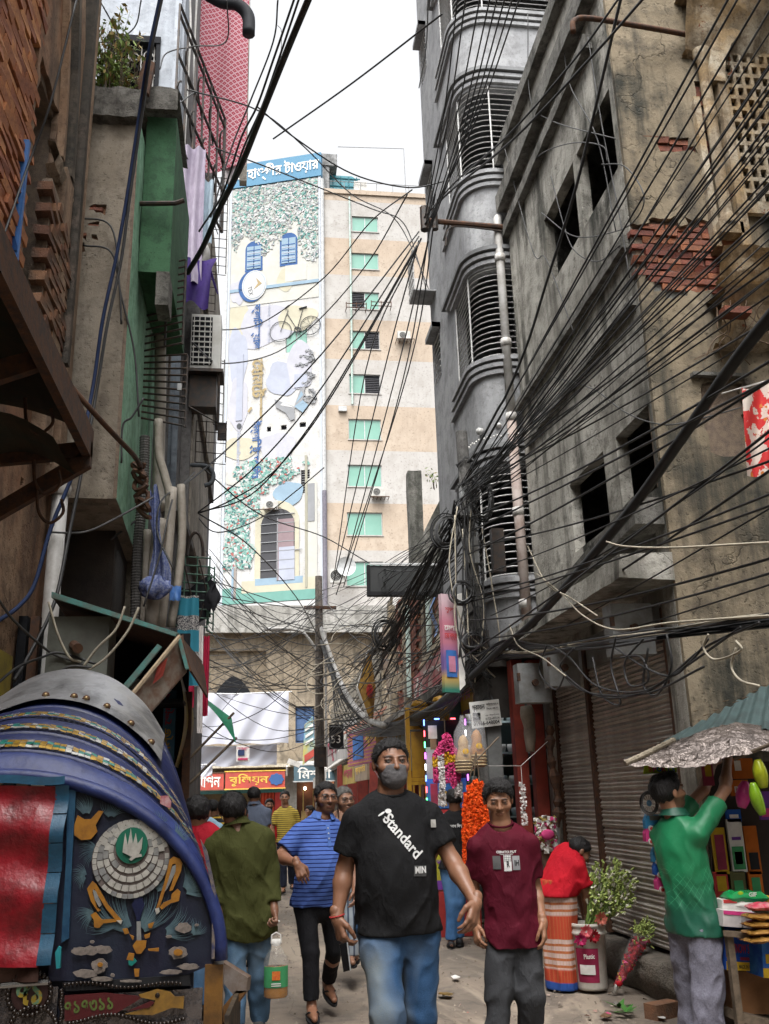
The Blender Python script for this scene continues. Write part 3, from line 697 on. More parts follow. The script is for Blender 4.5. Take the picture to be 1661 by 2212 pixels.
for base,d_ in(((6.5,30.5),[(-.5,.9),(-.9,.5),(-1.3,-.3)]),((6.6,27.6),[(-.6,.8),(-1.0,.3),(-1.2,-.3)]),((6.5,29.4),[(-.7,.2),(-.9,-.6)])):
 for du,dv in d_:
  mb.tube([PMU(base[0],base[1],-.08),PMU(base[0]+du*.5,base[1]+dv*.65,-.08),PMU(base[0]+du,base[1]+dv,-.08)],.025,4)
  for k in range(7):
   t=(k+2)/8;u,v=base[0]+du*t+rnd.uniform(-.14,.14),base[1]+dv*t+rnd.uniform(-.14,.14);lf.slab([PMU(u+.12*math.cos(a),v+.09*math.sin(a),-.09) for a in np.linspace(0,6.28,8)[:-1]],mn*.01)
part('painted_branch',mb,P_dk,mur);part('painted_leaves',lf,P_grey,mur,kind='stuff')
for q,m_ in(([(5.0,27.2),(5.45,28.5),(5.8,28.7),(5.6,27.6)],P_grey),([(5.0,27.2),(3.6,27.9),(3.7,27.3),(4.4,26.8)],P_grey),([(5.0,27.2),(5.6,27.6),(6.0,27.2),(5.6,26.7)],P_sky),([(5.0,27.2),(4.4,26.8),(4.75,26.2),(5.05,26.3)],P_grey),([(5.05,27.1),(4.2,27.6),(4.0,27.4)],P_white),([(5.1,27.4),(5.5,28.3),(5.65,28.0)],P_sky)):
 part('painted_butterfly',MB().slab([PMU(u,v,-.085) for u,v in q],mn*(.008 if m_ is P_grey else.016)),m_,mur)
def vert(body,u,v0,v1,wd,m,d=.09):return part('painted_lettering',on_mural(text_mb(body,w=abs(v1-v0),h=wd,bold=.035),u,(v0+v1)/2,d,R(90)),m,mur)
vert('ক্লাসিক্যাল',2.25,31.9,35.4,.85,P_blue);vert('হোমটেক্স',2.35,26.5,31.1,1.35,P_gold);vert('ইন্ডাস্ট্রিজ লিঃ',2.3,22.3,26.4,.85,P_blue)
panel('painted_strip',.85,1.3,26.6,31.6,.05,P_ltb);vert('www.classicalhometex.com',1.07,26.7,31.5,.3,P_white,.07);disc(1.1,26.2,.17,.2,P_dk,.06);vert('/classicalhometex',1.1,22.6,25.8,.28,P_ltb,.06);vert('আপনার ঘরকে সাজান',3.15,32.3,35.3,.2,P_ltb,.06)
fr=MB().slab([PMU(4.35,31.35,.12),PMU(5.9,31.35,.12),PMU(5.9,33.3,.12),PMU(4.35,33.3,.12)],-mn*.04);f=part('window',fr,M_alu,mur)
for a,b in((4.4,5.08),(5.16,5.85)):part('pane',MB().slab([PMU(a,31.4,.06),PMU(b,31.4,.06),PMU(b,33.25,.06),PMU(a,33.25,.06)],-mn*.04),M_tglass,f)
panel('blank_panel',4.3,5.9,36.9,38.2,.03,P_cream);panel('blank_panel',5.0,5.9,28.6,29.6,.05,P_ltb)
w2=part('window',MB().slab([PMU(5.45,21.0,.2),PMU(6.05,21.0,.2),PMU(6.05,22.6,.2),PMU(5.45,22.6,.2)],-mn*.04),M_dark,mur)
for k in range(9):part('louvre',MB().slab([PMU(5.45,21.1+k*.17,.08),PMU(6.05,21.1+k*.17,.08),PMU(6.05,21.16+k*.17,.08),PMU(5.45,21.16+k*.17,.08)],-mn*.02),M_greyd,w2)
for a in(3.05,4.05,5.35):part('vent_hole',MB().slab([PMU(a,25.6,.2),PMU(a+.45,25.6,.2),PMU(a+.45,26.05,.2),PMU(a,26.05,.2)],-mn*.04),M_dark,mur)
ax,ay,az=PMU(3.2,19.95,-.5);a_=ac_unit(mur,ax-.1,ay,az);
mb=MB();
for k in range(7):mb.tube([PMU(2.5+k*.3,19.85,0),PMU(2.5+k*.3,19.85,-.8)],.02,4)
mb.tube([PMU(2.5,19.85,-.8),PMU(4.3,19.85,-.8)],.03,4);part('bracket',mb,M_rust,mur)
part('drain_pipe',MB().tube([PMU(ML+.12,21,-.1),PMU(ML+.12,45,-.1)],.13,8),M_alu,mur)
part('drain_pipe',MB().tube([PMU(ML+.12,12,-.1),PMU(ML+.12,21,-.1)],.15,8),mat('purple_grey_pipe',(.17,.16,.19),bump=0),mur)
part('corner_strip',MB().slab([PMU(-.35,13.3,.1),PMU(-.08,13.3,.1),PMU(-.08,45.3,.1),PMU(-.35,45.3,.1)],-mn*.1),M_alu,mur)
# old house closing the street
YE=40.0
M_old=plaster('old_ochre_render',(.235,.19,.135),(.13,.108,.082),(.29,.245,.185),sc=.5,streak=.6,algae=.45)
M_oldc=plaster('old_roof_edge',(.27,.262,.24),(.15,.145,.13),(.34,.33,.31),sc=.8,streak=.5,algae=.5)
old=thing('arched_old_house',(1.5,44,0),'old ochre house with a pointed arch window closing the street above the gold shops','building')
PE=lambda u,v,d:(u,YE+d,v)
part('front_wall',holed(-6,9,3.05,8.5,[(-3.1,.2,4.3,7.75),(1.45,2.25,3.9,5.4)],PE,.4),M_old,old)
mb=MB().slab([(-6,YE-.5,8.5),(9,YE-.5,8.5),(9,YE-.5,9.6),(-6,YE-.5,9.6)],(0,.9,0));part('roof_edge',mb,M_oldc,old)
part('parapet_band',MB().box((-6,YE-.62,8.42),(9,YE-.5,8.62)),M_oldc,old)
mb=MB().box((-6,YE+.4,0),(9,YE+8,9.3));part('house_body',mb,M_old,old)
r_=1.45;q=[(-3.1,YE+.3,4.3),(.2,YE+.3,4.3),(.2,YE+.3,7.75),(-3.1,YE+.3,7.75)]
part('recess_wall',MB().slab(q,(0,.08,0)),M_old,old)
def ogive(c,z0,zs,hw,top,y,th,m,nm):
 L=[(c-hw,z0),(c-hw,zs)]+[(c-hw+hw*t,zs+(top-zs)*(1-(1-t)**1.7)) for t in np.linspace(.12,1,9)];Rr=[(2*c-x,z) for x,z in L[::-1][1:]]
 return part(nm,MB().slab([(x,y,z) for x,z in L+Rr],(0,th,0)),m,old)
ogive(-1.15,4.3,4.5,1.6,6.95,YE+.2,.08,plaster('arch_surround_render',(.2,.165,.12),(.11,.09,.07),(.25,.21,.16),sc=.8),'arch_moulding');ogive(-1.15,4.3,4.5,1.42,6.7,YE+.15,.04,M_dark,'arch_opening')  # moulding in a slightly darker ochre render than the wall
M_bluewin=mat('faded_blue_shutter',(.07,.12,.24),(.05,.09,.17),sc=6)
bw=part('window',MB().box((1.45,YE+.2,3.9),(2.25,YE+.25,5.4)),M_bluewin,old)
for k in range(2):
 for j in range(3):part('shutter_panel',MB().box((1.5+k*.38,YE+.16,4.0+j*.47),(1.82+k*.38,YE+.2,4.4+j*.47)),M_bluewin,bw)
mb=MB().box((-6,YE-.9,2.92),(1.6,YE,3.05));part('shop_canopy',mb,plaster('canopy_cream',(.45,.40,.30),(.25,.22,.16),(.5,.46,.38),sc=1),old)
mb=MB().slab([(1.2,YE-1.0,2.98),(4.4,YE-1.0,2.98),(4.4,YE,3.1),(1.2,YE,3.1)],(0,0,.06));part('shop_canopy',mb,M_alu,old)
M_ylw=mat('shop_yellow',(.40,.27,.07),(.30,.2,.06),sc=3);M_redp=mat('shop_red',(.36,.04,.035),(.25,.03,.03),sc=4);M_tealsh=mat('shop_teal',(.05,.14,.14),sc=3)
part('shop_back',MB().box((-6,YE+.38,0),(1.3,YE+.42,2.3)),mat('shop_inside',(.16,.12,.06),(.08,.06,.04),sc=1.5),old)
part('shop_back',MB().box((1.3,YE+.38,0),(9,YE+.42,2.9)),mat('shop_inside_red',(.13,.05,.03),(.06,.03,.02),sc=1.5),old)
for x,w_ in((-2.8,1.1),(-1.5,.35)):part('shop_poster',MB().box((x,YE+.3,.5),(x+w_,YE+.33,1.7)),M_ylw,old)
part('shop_curtain',MB().grid(lambda u,v:(.05+.55*u,YE+.05+.05*math.sin(u*25),2.15*v),30,1),mat('orange_curtain',(.42,.06,.03),sc=4),old)
part('shop_door',MB().box((.62,YE,0),(.95,YE+.05,2.2)),M_redp,old)
part('shop_lintel',MB().box((-6,YE-.02,1.95),(1.0,YE+.3,2.12)),M_tealsh,old)
M_ribsh=mat('ribbed_shutter',(.36,.35,.33),(.25,.24,.22),sc=5)
for x0,x1 in((1.0,1.5),(4.15,5.2)):
 mb=MB();n=24;mb.grid(lambda u,v:(x0+(x1-x0)*u,YE-.1+.03*(round(u*n)%2),2.9*v),n,1);part('folding_shutter',mb,M_ribsh,old)
part('display_case',MB().box((1.7,YE+.15,0),(4.0,YE+.3,1.2)),mat('brass_case',(.35,.25,.10),(.2,.13,.05),sc=3,rough=.3,metal=.3),old)
for k in range(6):part('display_mullion',MB().box((1.75+k*.42,YE+.1,1.2),(1.8+k*.42,YE+.15,2.0)),mat('brass_bar',(.4,.28,.1),rough=.3,metal=.5,bump=0),old)
M_bulb=emis('shop_bulb',(1,.86,.6),14)
for x,z in((1.85,2.08),(2.75,1.95),(2.9,2.05),(3.05,2.1),(3.2,2.1),(3.35,2.12),(3.5,2.1),(3.65,2.08)):
 part('shop_lamp',MB().ell((x,YE+.1,z),.06,8,6),M_bulb,old)
def sign(name,x0,x1,z0,z1,y,m,label,texts,th=.08,fr=None):
 s_=solo(name,MB().box((x0,y,z0),(x1,y+th,z1)),m,label,'sign')
 for t,tx0,tx1,tz0,tz1,tm in texts:
  mb_=text_mb(t,w=tx1-tx0,h=tz1-tz0,bold=.02);mb_.xf(Matrix.Translation(((tx0+tx1)/2,y-.012,(tz0+tz1)/2)));part('lettering',mb_,tm,s_)
 if fr:
  part('frame',MB().box((x0-.03,y-.02,z0-.04),(x1+.03,y+th,z0)).box((x0-.03,y-.02,z1),(x1+.03,y+th,z1+.04)),fr,s_)
 return s_
M_sred=mat('sign_red',(.40,.07,.05),(.30,.06,.05),sc=3,bump=0);M_lyel=mat('lettering_yellow',(.66,.42,.08),bump=0);M_lwh=mat('lettering_white',(.72,.70,.66),bump=0)
sign('shop_sign',-2.95,-1.42,2.1,2.72,YE-1.0,M_sred,'red shop board with white lettering at the left under the cream canopy',[('আপন',-2.6,-1.55,2.2,2.62,M_lwh)],fr=M_rust)
s_=sign('shop_sign',-1.36,1.0,2.12,2.76,YE-1.0,M_sred,'red shop board with yellow lettering and a blue badge under the cream canopy',[('বুলিয়ন',-1.2,.35,2.2,2.68,M_lyel)],fr=M_lyel)
part('badge',MB().slab([(.66+.28*math.cos(a)*(1+.08*math.cos(8*a)),YE-1.03,2.44+.22*math.sin(a)*(1+.08*math.cos(8*a))) for a in np.linspace(0,6.283,41)[:-1]],(0,.03,0)),P_blue,s_)
sign('shop_sign',1.35,4.5,2.35,2.95,YE-1.06,mat('sign_slate',(.08,.13,.16),(.06,.1,.12),sc=3,bump=0),'slate-blue jeweller board with pale lettering above the lit shop',[('মিশরী',1.5,2.85,2.42,2.88,M_lwh),('জুয়েলার্স',2.95,4.35,2.48,2.8,mat('lettering_tan',(.42,.34,.22),bump=0))],fr=M_alu)
# left side: crumbling brick house nearest the camera
XL=-1.7
PL=lambda u,v,d:(XL-d,u,v)
M_redpl=plaster('rust_red_render',(.235,.125,.075),(.11,.07,.05),(.30,.20,.13),sc=1.0,streak=.7,algae=.35,patch=(.28,.10,.055),pthr=.66)
M_pinkpl=plaster('pale_brown_render',(.30,.20,.135),(.15,.10,.07),(.37,.27,.19),sc=1.6,streak=.6,algae=.3)
lbr=thing('brick_house',(-2.6,5,0),'crumbling old brick house with an arched recess and a blue shutter, nearest on the left','building')
def lom(u,v):
 if v>4.05 and u<5.9+.12*nz(v,0,1,2):return True
 if 4.6<v<6.0 and 6.3<u<7.0+.05*nz(v,3,1,5):return True
 return v>3.0 and nz(u,v,5,1.6)>.55
lrec=(5.95,6.62,4.55,6.9)
part('render_wall',flaked(PL,2.2,7.49,0,11,.09,lambda u,v:lom(u,v) or(lrec[0]<u<lrec[1] and lrec[2]<v<lrec[3]),.05),M_redpl,lbr)
part('brick_core',MB().box((-1.93,2.2,0),(-1.745,5.95,11)).box((-1.93,6.62,0),(-1.745,7.49,11)).box((-1.93,5.95,0),(-1.745,6.62,4.55)).box((-1.93,5.95,6.9),(-1.745,6.62,11)),M_mortar,lbr)
part('house_body',MB().box((-5,2.2,0),(-2.3,7.49,11)).box((-2.3,2.2,0),(-1.93,2.5,11)),M_redpl,lbr)
lay_bricks(lbr,PL,4.7,6.05,4.1,8.6,lom,BRK_OR,ux=(0,1,0),d=.048,L=.26,H=.085,sc=1.06)
lay_bricks(lbr,lambda u,v,d:(-1.64-d,u,v),6.34,7.0,4.5,6.0,lom,BRK_OLD,ux=(0,1,0),d=.01,L=.26,H=.095,sc=1.1)
part('pilaster_core',MB().box((-1.7,6.3,4.45),(-1.625,6.98,6.1)),M_mortar,lbr)
M_arch=plaster('brown_arch_render',(.26,.165,.105),(.13,.085,.06),(.36,.26,.18),sc=1.4,streak=.6,algae=.5)
def archrib(y0,y1,z0,z1,pr,w_,nm,m):
 """half arch springing from the far shaft and rising towards the camera"""
 mb=MB()
 def f(u,v):
  t=u*math.pi/2;y=y1-(y1-y0)*(1-math.cos(t));z=z0+(z1-z0)*math.sin(t);k=[(0,0),(pr,0),(pr,w_),(0,w_)][round(v*3)]
  ny,nzz=math.cos(t),math.sin(t);return(XL+k[0],y+k[1]*ny,z+k[1]*nzz)
 mb.grid(f,22,3);part(nm,mb,m,lbr)
archrib(4.6,6.62,6.55,9.4,.06,.07,'arch_rib',M_arch);archrib(4.5,6.80,6.5,9.9,.10,.10,'arch_rib',plaster('dark_arch_rib',(.10,.085,.07),(.05,.045,.04),(.16,.13,.10),sc=2))
archrib(4.4,7.02,6.4,10.3,.07,.22,'arch_band',M_arch)
part('shaft',MB().box((-1.7,6.62,4.0),(-1.60,6.9,6.45)),M_pinkpl,lbr)
part('shaft',MB().box((-1.7,7.14,3.9),(-1.60,7.38,11)),M_pinkpl,lbr)
part('shaft_edge',MB().box((-1.7,7.0,4.9),(-1.56,7.09,11)),plaster('dark_edge_render',(.08,.07,.06),(.04,.036,.03),(.14,.11,.09),sc=2),lbr)  # edge strip in a darker render than the shafts beside it
mb=MB();mb.grid(lambda u,v:(-1.7+[0,.07,.10,.06,.0][round(v*4)]+.012*nz(u*5,v*4,2,3),6.34+.6*u,[6.26,6.28,6.36,6.46,6.48][round(v*4)]+.02*nz(u*6,v,1,3)),12,4);part('capital',mb,plaster('capital_stucco',(.36,.28,.21),(.2,.14,.1),(.45,.38,.3),sc=4),lbr)
M_blue=mat('blue_shutter_paint',(.02,.13,.40),(.015,.08,.25),sc=5,rough=.5)
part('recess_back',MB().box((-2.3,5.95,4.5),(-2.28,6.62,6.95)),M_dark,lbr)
bs=part('blue_shutter',MB().box((-1.80,5.74,4.3),(-1.66,5.78,6.0)),M_blue,lbr);part('rail',MB().box((-1.79,5.725,4.9),(-1.665,5.74,5.0)),M_blue,bs);part('rail',MB().slab([(-1.79,5.73,5.1),(-1.665,5.73,5.1),(-1.665,5.73,5.14),(-1.79,5.73,5.5)],(0,.009,0)),mat('deep_blue_paint',(.01,.05,.17)),bs)
part('yellow_stain_board',MB().box((-1.70,5.9,2.15),(-1.67,6.6,2.5)),mat('yellow_paint_patch',(.30,.24,.05),(.2,.16,.05),sc=8),lbr)
M_awn=mat('dark_green_sheet',(.035,.04,.03),(.06,.045,.03),sc=4,rough=.7)
awn=thing('iron_awning',(-1.35,4.4,3.6),'rusty iron sheet awning on brackets jutting from the brick house at the left edge','awning')
mb=MB().grid(lambda u,v:(-1.7+.66*u,3.0+2.42*v,3.86-.20*u+.04*math.sin(u*3.1)),8,8);part('sheet',mb,M_awn,awn)
part('edge_beam',MB().box((-1.07,3.0,3.5),(-1.02,5.42,3.68)),M_rust,awn)
part('bracket',MB().slab([(-1.7,5.36,2.98),(-1.7,5.36,3.08),(-1.02,5.36,3.56),(-1.02,5.36,3.44)],(0,.06,0)),M_rust,awn)
part('bracket',MB().slab([(-1.7,5.36,3.42),(-1.7,5.36,3.5),(-1.02,5.36,3.6),(-1.02,5.36,3.5)],(0,.05,0)),M_rust,awn)
part('bracket',MB().slab([(-1.7,4.3,3.3),(-1.7,4.3,3.45),(-1.04,4.3,3.68),(-1.04,4.3,3.58)],(0,.05,0)),M_rust,awn)
mb=MB();mb.grid(lambda u,v:(-1.7+.6*u,4.75+.6*v,3.42+.12*math.sin(u*3.1)-.05*u),8,4);part('curled_sheet',mb,M_awn,awn)
for y,z in((5.2,3.25),(5.33,3.12),(4.9,3.5)):
 part('iron_hook',MB().tube(spline([(-1.3,y,z+.16),(-1.28,y,z+.02),(-1.22,y+.02,z-.04),(-1.15,y+.02,z+.02),(-1.16,y,z+.1)],5),.010,6),M_rust,awn)
pp=solo('rain_pipe',MB().tube([(-1.60,7.3,3.95),(-1.60,7.25,.6)],.062,14),M_pvc,'capped grey plastic rain pipe standing against the brown wall at the left','pipe',smooth=True)
part('pipe_cap',MB().lathe([(0,.09),(.06,.07),(.085,0),(.08,-.06),(.07,-.07)],(-1.60,7.3,3.95),14),M_pvc,pp,True)
# grey and green house
M_dirt=plaster('grey_brown_render',(.235,.20,.155),(.15,.125,.10),(.29,.255,.205),sc=1.1,streak=.35,algae=.12,bump=.5)
M_green=plaster('lit_green_paint',(.24,.44,.30),(.15,.27,.19),(.30,.50,.36),sc=2.2,streak=.5,algae=.25,bump=.25)  # green of the street side, lightened in colour for the light on it
M_dgreen=plaster('shaded_green_paint',(.05,.115,.062),(.035,.075,.045),(.06,.14,.075),sc=2,streak=.3,algae=.2,bump=.2)  # the house green darkened in colour for the shade on the camera-facing wall
M_cap=plaster('sooty_concrete',(.15,.14,.125),(.06,.056,.05),(.22,.21,.19),sc=3.2,streak=.3,algae=.3,bump=1.0)
grn=thing('green_house',(-1.6,8.3,0),'overhanging grey-rendered house with a mint green street side and thick sooty roof slab','building')
PG=lambda u,v,d:(u,7.5+d,v)
def gom(u,v):
 return(abs(v-6.68-.05*nz(u,1,2,6))<.035 and-1.72<u<-1.45 and nz(u,v,3,5)>-.2) or(6.38<v<6.52 and u<-1.5 and nz(u*2,v*3,8,5)>.12) or(abs(v-6.28)<.05 and u<-1.58 and nz(u*2,v*4,2,6)>.0)
part('front_wall',flaked(PG,-1.78,-1.22,3.93,7.62,.045,gom,.035),M_dirt,grn)
part('brick_core',MB().box((-1.78,7.537,3.94),(-1.225,7.6,7.6)),M_oldbrick,grn)
lay_bricks(grn,PG,-1.72,-1.4,6.3,6.75,gom,BRK,d=.035,sc=.5,L=.125,H=.045)
mb=MB()
def side(u,v):
 y=7.5+1.6*u;z=3.93+3.8*v;x=-1.2+.012*nz(y,z,1,2)-(.03*max(0,nz(z,2,1,3)) if u==0 else 0);return(x,y,z-(.16*u if v==0 else 0))
mb.grid(side,12,50);part('green_side',mb,M_green,grn,True)
part('broken_arris',MB().grid(lambda u,v:(-1.225+.03*u,7.496+.006*nz(v*30,u,1,1),3.93+3.7*v),2,60),M_mortar,grn)
part('soffit',MB().slab([(-1.78,7.52,3.93),(-1.2,7.52,3.93),(-1.2,9.1,3.76),(-1.78,9.1,3.76)],(0,0,.02)),M_dirt,grn)
part('back_rooms',MB().box((-5,7.6,3.9),(-1.28,9.6,7.6)),M_dirt,grn)
def slabf(u,v):
 k=[(0,7.60),(-.10,7.62),(-.12,7.93),(-.02,7.98),(1.6,7.98)][round(v*4)];x=-1.8+.62*u
 return(x,7.5+k[0]+.02*nz(x*3,v*3,1,4),k[1]+.03*nz(x*4,v*3,6,3))
part('roof_slab',MB().grid(slabf,24,4),M_cap,grn)
part('roof_slab',MB().grid(lambda u,v:(-1.24+.36*u,7.78+[0,-.06,-.06,0,1.2][round(v*4)]+.015*nz(u*4,v,1,3),[8.0,8.0,8.24,8.28,8.28][round(v*4)]+(.03*math.sin(u*3.1))*(v>.4)),10,4),M_cap,grn)
part('shaded_green_wall',MB().box((-1.19,7.9,6.3),(-.90,9.6,8.05)),M_dgreen,grn)
mb=MB().box((-1.6,9.0,3.2),(-1.2,9.5,3.76));part('brick_pier',mb,M_dirt,grn)
mb=MB().box((-1.3,9.1,3.2),(-1.18,9.5,6.3));part('green_pillar',mb,M_green,grn)
part('grey_end',MB().box((-1.02,7.88,5.95),(-.90,8.2,6.3)),M_cap,grn)
part('ground_floor',MB().box((-5,8.2,0),(-1.3,9.6,3.9)),mat('dark_brick_wall',(.045,.035,.028),(.025,.02,.018),sc=3,bump=.8),grn)  # ground floor wall in a near-black brick colour
cg=thing('barred_gate',(-.85,8.75,5.9),'black iron barred gate swung out from the mint green house, upper one of two','gate')
def bars(par,x0,x1,zt0,zt1,zb0,zb1,y,n,r=.011):
 for k in range(n):
  t=k/(n-1);part('bar',MB().tube([(x0,y,zb0+(zt0-zb0)*t),(x1,y-.05,zb1+(zt1-zb1)*t)],r,5),M_black_steel,par)
 for x,a,b in((x0,zb0,zt0),(x1,zb1,zt1),(x0+(x1-x0)*.62,None,None)):
  if a is None:a,b=zb0+(zb1-zb0)*.62,zt0+(zt1-zt0)*.62
  part('upright',MB().tube([(x,y-.02,a),(x,y-.02,b)],r*1.3,5),M_black_steel,par)
bars(cg,-1.29,-.83,6.80,6.92,5.86,5.96,8.7,13)
cg2=thing('barred_gate',(-.85,8.95,5.2),'black iron barred gate swung out from the mint green house, lower one of two','gate')
bars(cg2,-1.24,-.78,5.84,5.86,5.18,5.08,8.75,11)
part('padlock',MB().box((-.86,8.66,5.45),(-.82,8.69,5.52)),M_alu,cg2)
for nm_,z in(('metal_arm',6.95),):
 a_=solo('cable_hook',MB().tube([(-1.24,7.82,6.98),(-.86,7.75,6.96),(-.78,7.74,6.99)],.024,8),M_black_steel,'short black iron arm with a hook crossing the shaded green wall','bracket')
M_whitepl=plaster('pale_blue_white_paint',(.40,.43,.475),(.28,.30,.33),(.45,.48,.52),sc=1.2,streak=.35,algae=.1,bump=.15)
wht=thing('white_house',(-2.2,10.5,0),'pale white-painted house with a dark barred window above the sooty roof slab','building')
part('front_wall',holed(-5,-1.1,7.8,17,[(-2.05,-1.39,9.2,11.02)],lambda u,v,d:(u,10+d,v),.2),M_whitepl,wht)
part('side_wall',MB().box((-1.3,10.2,7.8),(-1.1,11.2,17)),M_whitepl,wht)
part('room_back',MB().box((-2.4,10.6,9),(-1.35,10.65,11.3)),M_dark,wht)
wf=part('window_frame',MB().box((-2.05,9.97,10.92),(-1.39,10.1,11.02)).box((-2.05,9.98,9.2),(-2.0,10.1,10.92)).box((-1.44,9.98,9.2),(-1.39,10.1,10.92)),M_dark,wht)
for k in range(6):part('grille_bar',MB().tube([(-2.03,10.05,9.3+k*.28),(-1.41,10.05,9.3+k*.28)],.008,4),M_pvc,wht)
for k in range(4):part('grille_bar',MB().tube([(-1.95+k*.16,10.05,9.2),(-1.95+k*.16,10.05,10.92)],.008,4),M_pvc,wht)
for x,z in((-1.55,10.75),(-1.72,10.7),(-1.5,10.4)):
 part('grille_scroll',MB().tube([(x+.07*(1-t/9)*math.cos(t),10.03,z+.09*(1-t/9)*math.sin(t)) for t in np.linspace(0,7,18)],.007,4),M_pvc,wht)
part('pilaster',MB().box((-1.22,9.93,7.9),(-1.14,10,17)),M_whitepl,wht)
M_leaf=mat('weed_leaf',(.14,.24,.05),(.24,.28,.06),sc=30,bump=0,rough=.6);M_leaf2=mat('weed_leaf_yellow',(.26,.22,.05),(.24,.12,.04),sc=30,bump=0,rough=.6);M_twig=mat('dry_twig',(.13,.10,.07),sc=30,bump=0)
def weed(loc,w_,h,n,label,name='shrub',leafn=40,ls=.036):
 t=thing(name,loc,label,'plant');st=MB();lf=[MB(),MB()]
 for k in range(n):
  bx=loc[0]+rnd.uniform(-.5,.5)*w_*.7;by=loc[1]+rnd.uniform(-.12,.12);hh=h*rnd.uniform(.45,1.0);lx,ly=rnd.uniform(-.3,.3)*w_,rnd.uniform(-.25,.1)
  pts=[(bx+lx*s*s,by+ly*s,loc[2]+hh*s) for s in np.linspace(0,1,6)];st.tube(pts,[.006*(1.2-s) for s in np.linspace(0,1,6)],4)
  for q in range(leafn):
   s=rnd.uniform(.2,1.02);c=Vector((bx+lx*s*s,by+ly*s,loc[2]+hh*s))+Vector((rnd.gauss(0,.055),rnd.gauss(0,.05),rnd.gauss(0,.04)))*(w_/.6)
   a=Vector((rnd.gauss(0,1),rnd.gauss(0,1),rnd.gauss(0,.7))).normalized();b_=a.orthogonal().normalized();L=ls*rnd.uniform(.6,1.4)
   lf[0 if rnd.random()<.75-.4*(s>.9) else 1].add([c-a*L,c+b_*L*.4,c+a*L,c-b_*L*.4],[(0,1,2,3)])
 part('stem',st,M_twig,t,kind='stuff');part('leaves',lf[0],M_leaf,t,kind='stuff');part('leaves',lf[1],M_leaf2,t,kind='stuff');return t
weed((-1.6,7.72,7.95),.62,1.05,40,'wild green and yellow bush growing on the sooty roof slab below the white house')
weed((-1.32,7.66,7.95),.3,.6,10,'dry brown tangle of twigs growing beside the green bush on the roof slab','dry_weed',5)
part('fallen_tray',MB().slab([(-1.28,7.62,8.15),(-1.14,7.58,8.05),(-1.1,7.58,8.42),(-1.2,7.6,8.5)],(0,.05,0)),M_rust,grn)
# dark house beyond, with balconies, cages and air conditioner
M_dkgrey=plaster('soot_grey_paint',(.13,.125,.125),(.075,.07,.07),(.18,.175,.17),sc=1.2,streak=.5,algae=.2,bump=.3)
M_dkblue=plaster('slate_paint',(.15,.18,.21),(.09,.10,.12),(.2,.23,.26),sc=1.2,streak=.5,algae=.2,bump=.2)
dkh=thing('soot_grey_house',(-2,13,0),'narrow soot-grey house beyond the green one, hung with cages, pipes and drying cloths','building')
part('street_wall',MB().box((-5,10.3,0),(-.98,16.5,9.2)),M_dkgrey,dkh)
part('upper_wall',MB().box((-5,11.2,9.2),(-1.12,16.5,18)),M_dkgrey,dkh)
part('corner_post',MB().box((-1.1,10.6,9.2),(-.98,10.9,18)),mat('brown_grey_post',(.16,.15,.15),(.11,.1,.1),sc=2),dkh)
for z0,z1,pr in((4.62,6.3,.10),(6.3,7.6,.16),(7.6,9.2,.22)):
 part('balcony_side',MB().box((-.98,10.6,z0),(-.98+pr,15,z1)),M_dkgrey,dkh);part('balcony_strip',MB().box((-.98+pr,10.75,z0),(-.955+pr,14,z1)),plaster('dun_strip',(.27,.24,.20),(.15,.13,.11),(.33,.3,.26),sc=2),dkh)
for x,y,z0,z1 in((-1.07,10.27,3.0,7.5),(-1.02,10.2,4.5,9.0)):part('slate_strip',MB().box((x-.03,y,z0),(x+.03,y+.05,z1)),M_dkblue,dkh)
part('first_floor_slab',MB().box((-1.1,9.8,4.55),(-.86,11.5,4.66)),M_dkgrey,dkh)
part('concrete_column',MB().box((-.47,13.6,11.6),(-.35,13.75,16)),plaster('pale_column',(.42,.40,.34),(.28,.26,.22),(.5,.47,.42),sc=3),dkh)
rl=thing('balcony_railing',(-.85,11,9.8),'ornate black iron balcony railing in front of the red patterned cloth','railing')
for z0,z1 in((11.0,11.0),(10.85,10.85),(10.25,10.25),(9.75,9.75),(9.1,9.1)):part('rail',MB().tube([(-1.1,9.4,z0),(-.62,11.4,z1)],.018,5),M_black_steel,rl)
for k in range(7):
 t=k/6;x,y=-1.1+.48*t,9.4+2.0*t;part('upright',MB().tube([(x,y,9.1),(x,y,11.0)],.016 if k<6 else.024,5),M_black_steel,rl)
for k in range(8):
 t=(k+.5)/8;x,y=-1.1+.48*t,9.4+2.0*t;z=9.3+.75*(k%2)
 part('scroll',MB().tube([(x+.07*math.sin(a*1.3)*.3,y+.16*math.sin(a),z+.1*a) for a in np.linspace(0,6,16)],.013,4),M_black_steel,rl)
def cage(loc,label,boxes,mt=None,r=.006):
 t=thing('wire_cage',loc,label,'cage')
 for(x0,x1,y,z0,z1,nx,nz_) in boxes:
  for k in range(nz_+1):part('wire',MB().tube([(x0,y,z0+(z1-z0)*k/nz_),(x1,y-.02,z0+(z1-z0)*k/nz_-.03)],r,4),mt or M_black_steel,t)
  for k in range(nx+1):part('wire',MB().tube([(x0+(x1-x0)*k/nx,y-.01,z0),(x0+(x1-x0)*k/nx,y-.01,z1)],r,4),mt or M_black_steel,t)
 return t
cage((-.7,11,8.7),'tall thin wire cage standing against the sky above the purple shirt',[(-.82,-.53,11,8.2,9.7,3,11),(-.83,-.65,10.9,7.6,8.3,2,6)])
cage((-.7,11,6.2),'thin wire cage sticking out below the air conditioner on the left',[(-.84,-.47,11,5.55,6.1,3,4),(-.64,-.52,11.1,6.1,7.0,1,6)])
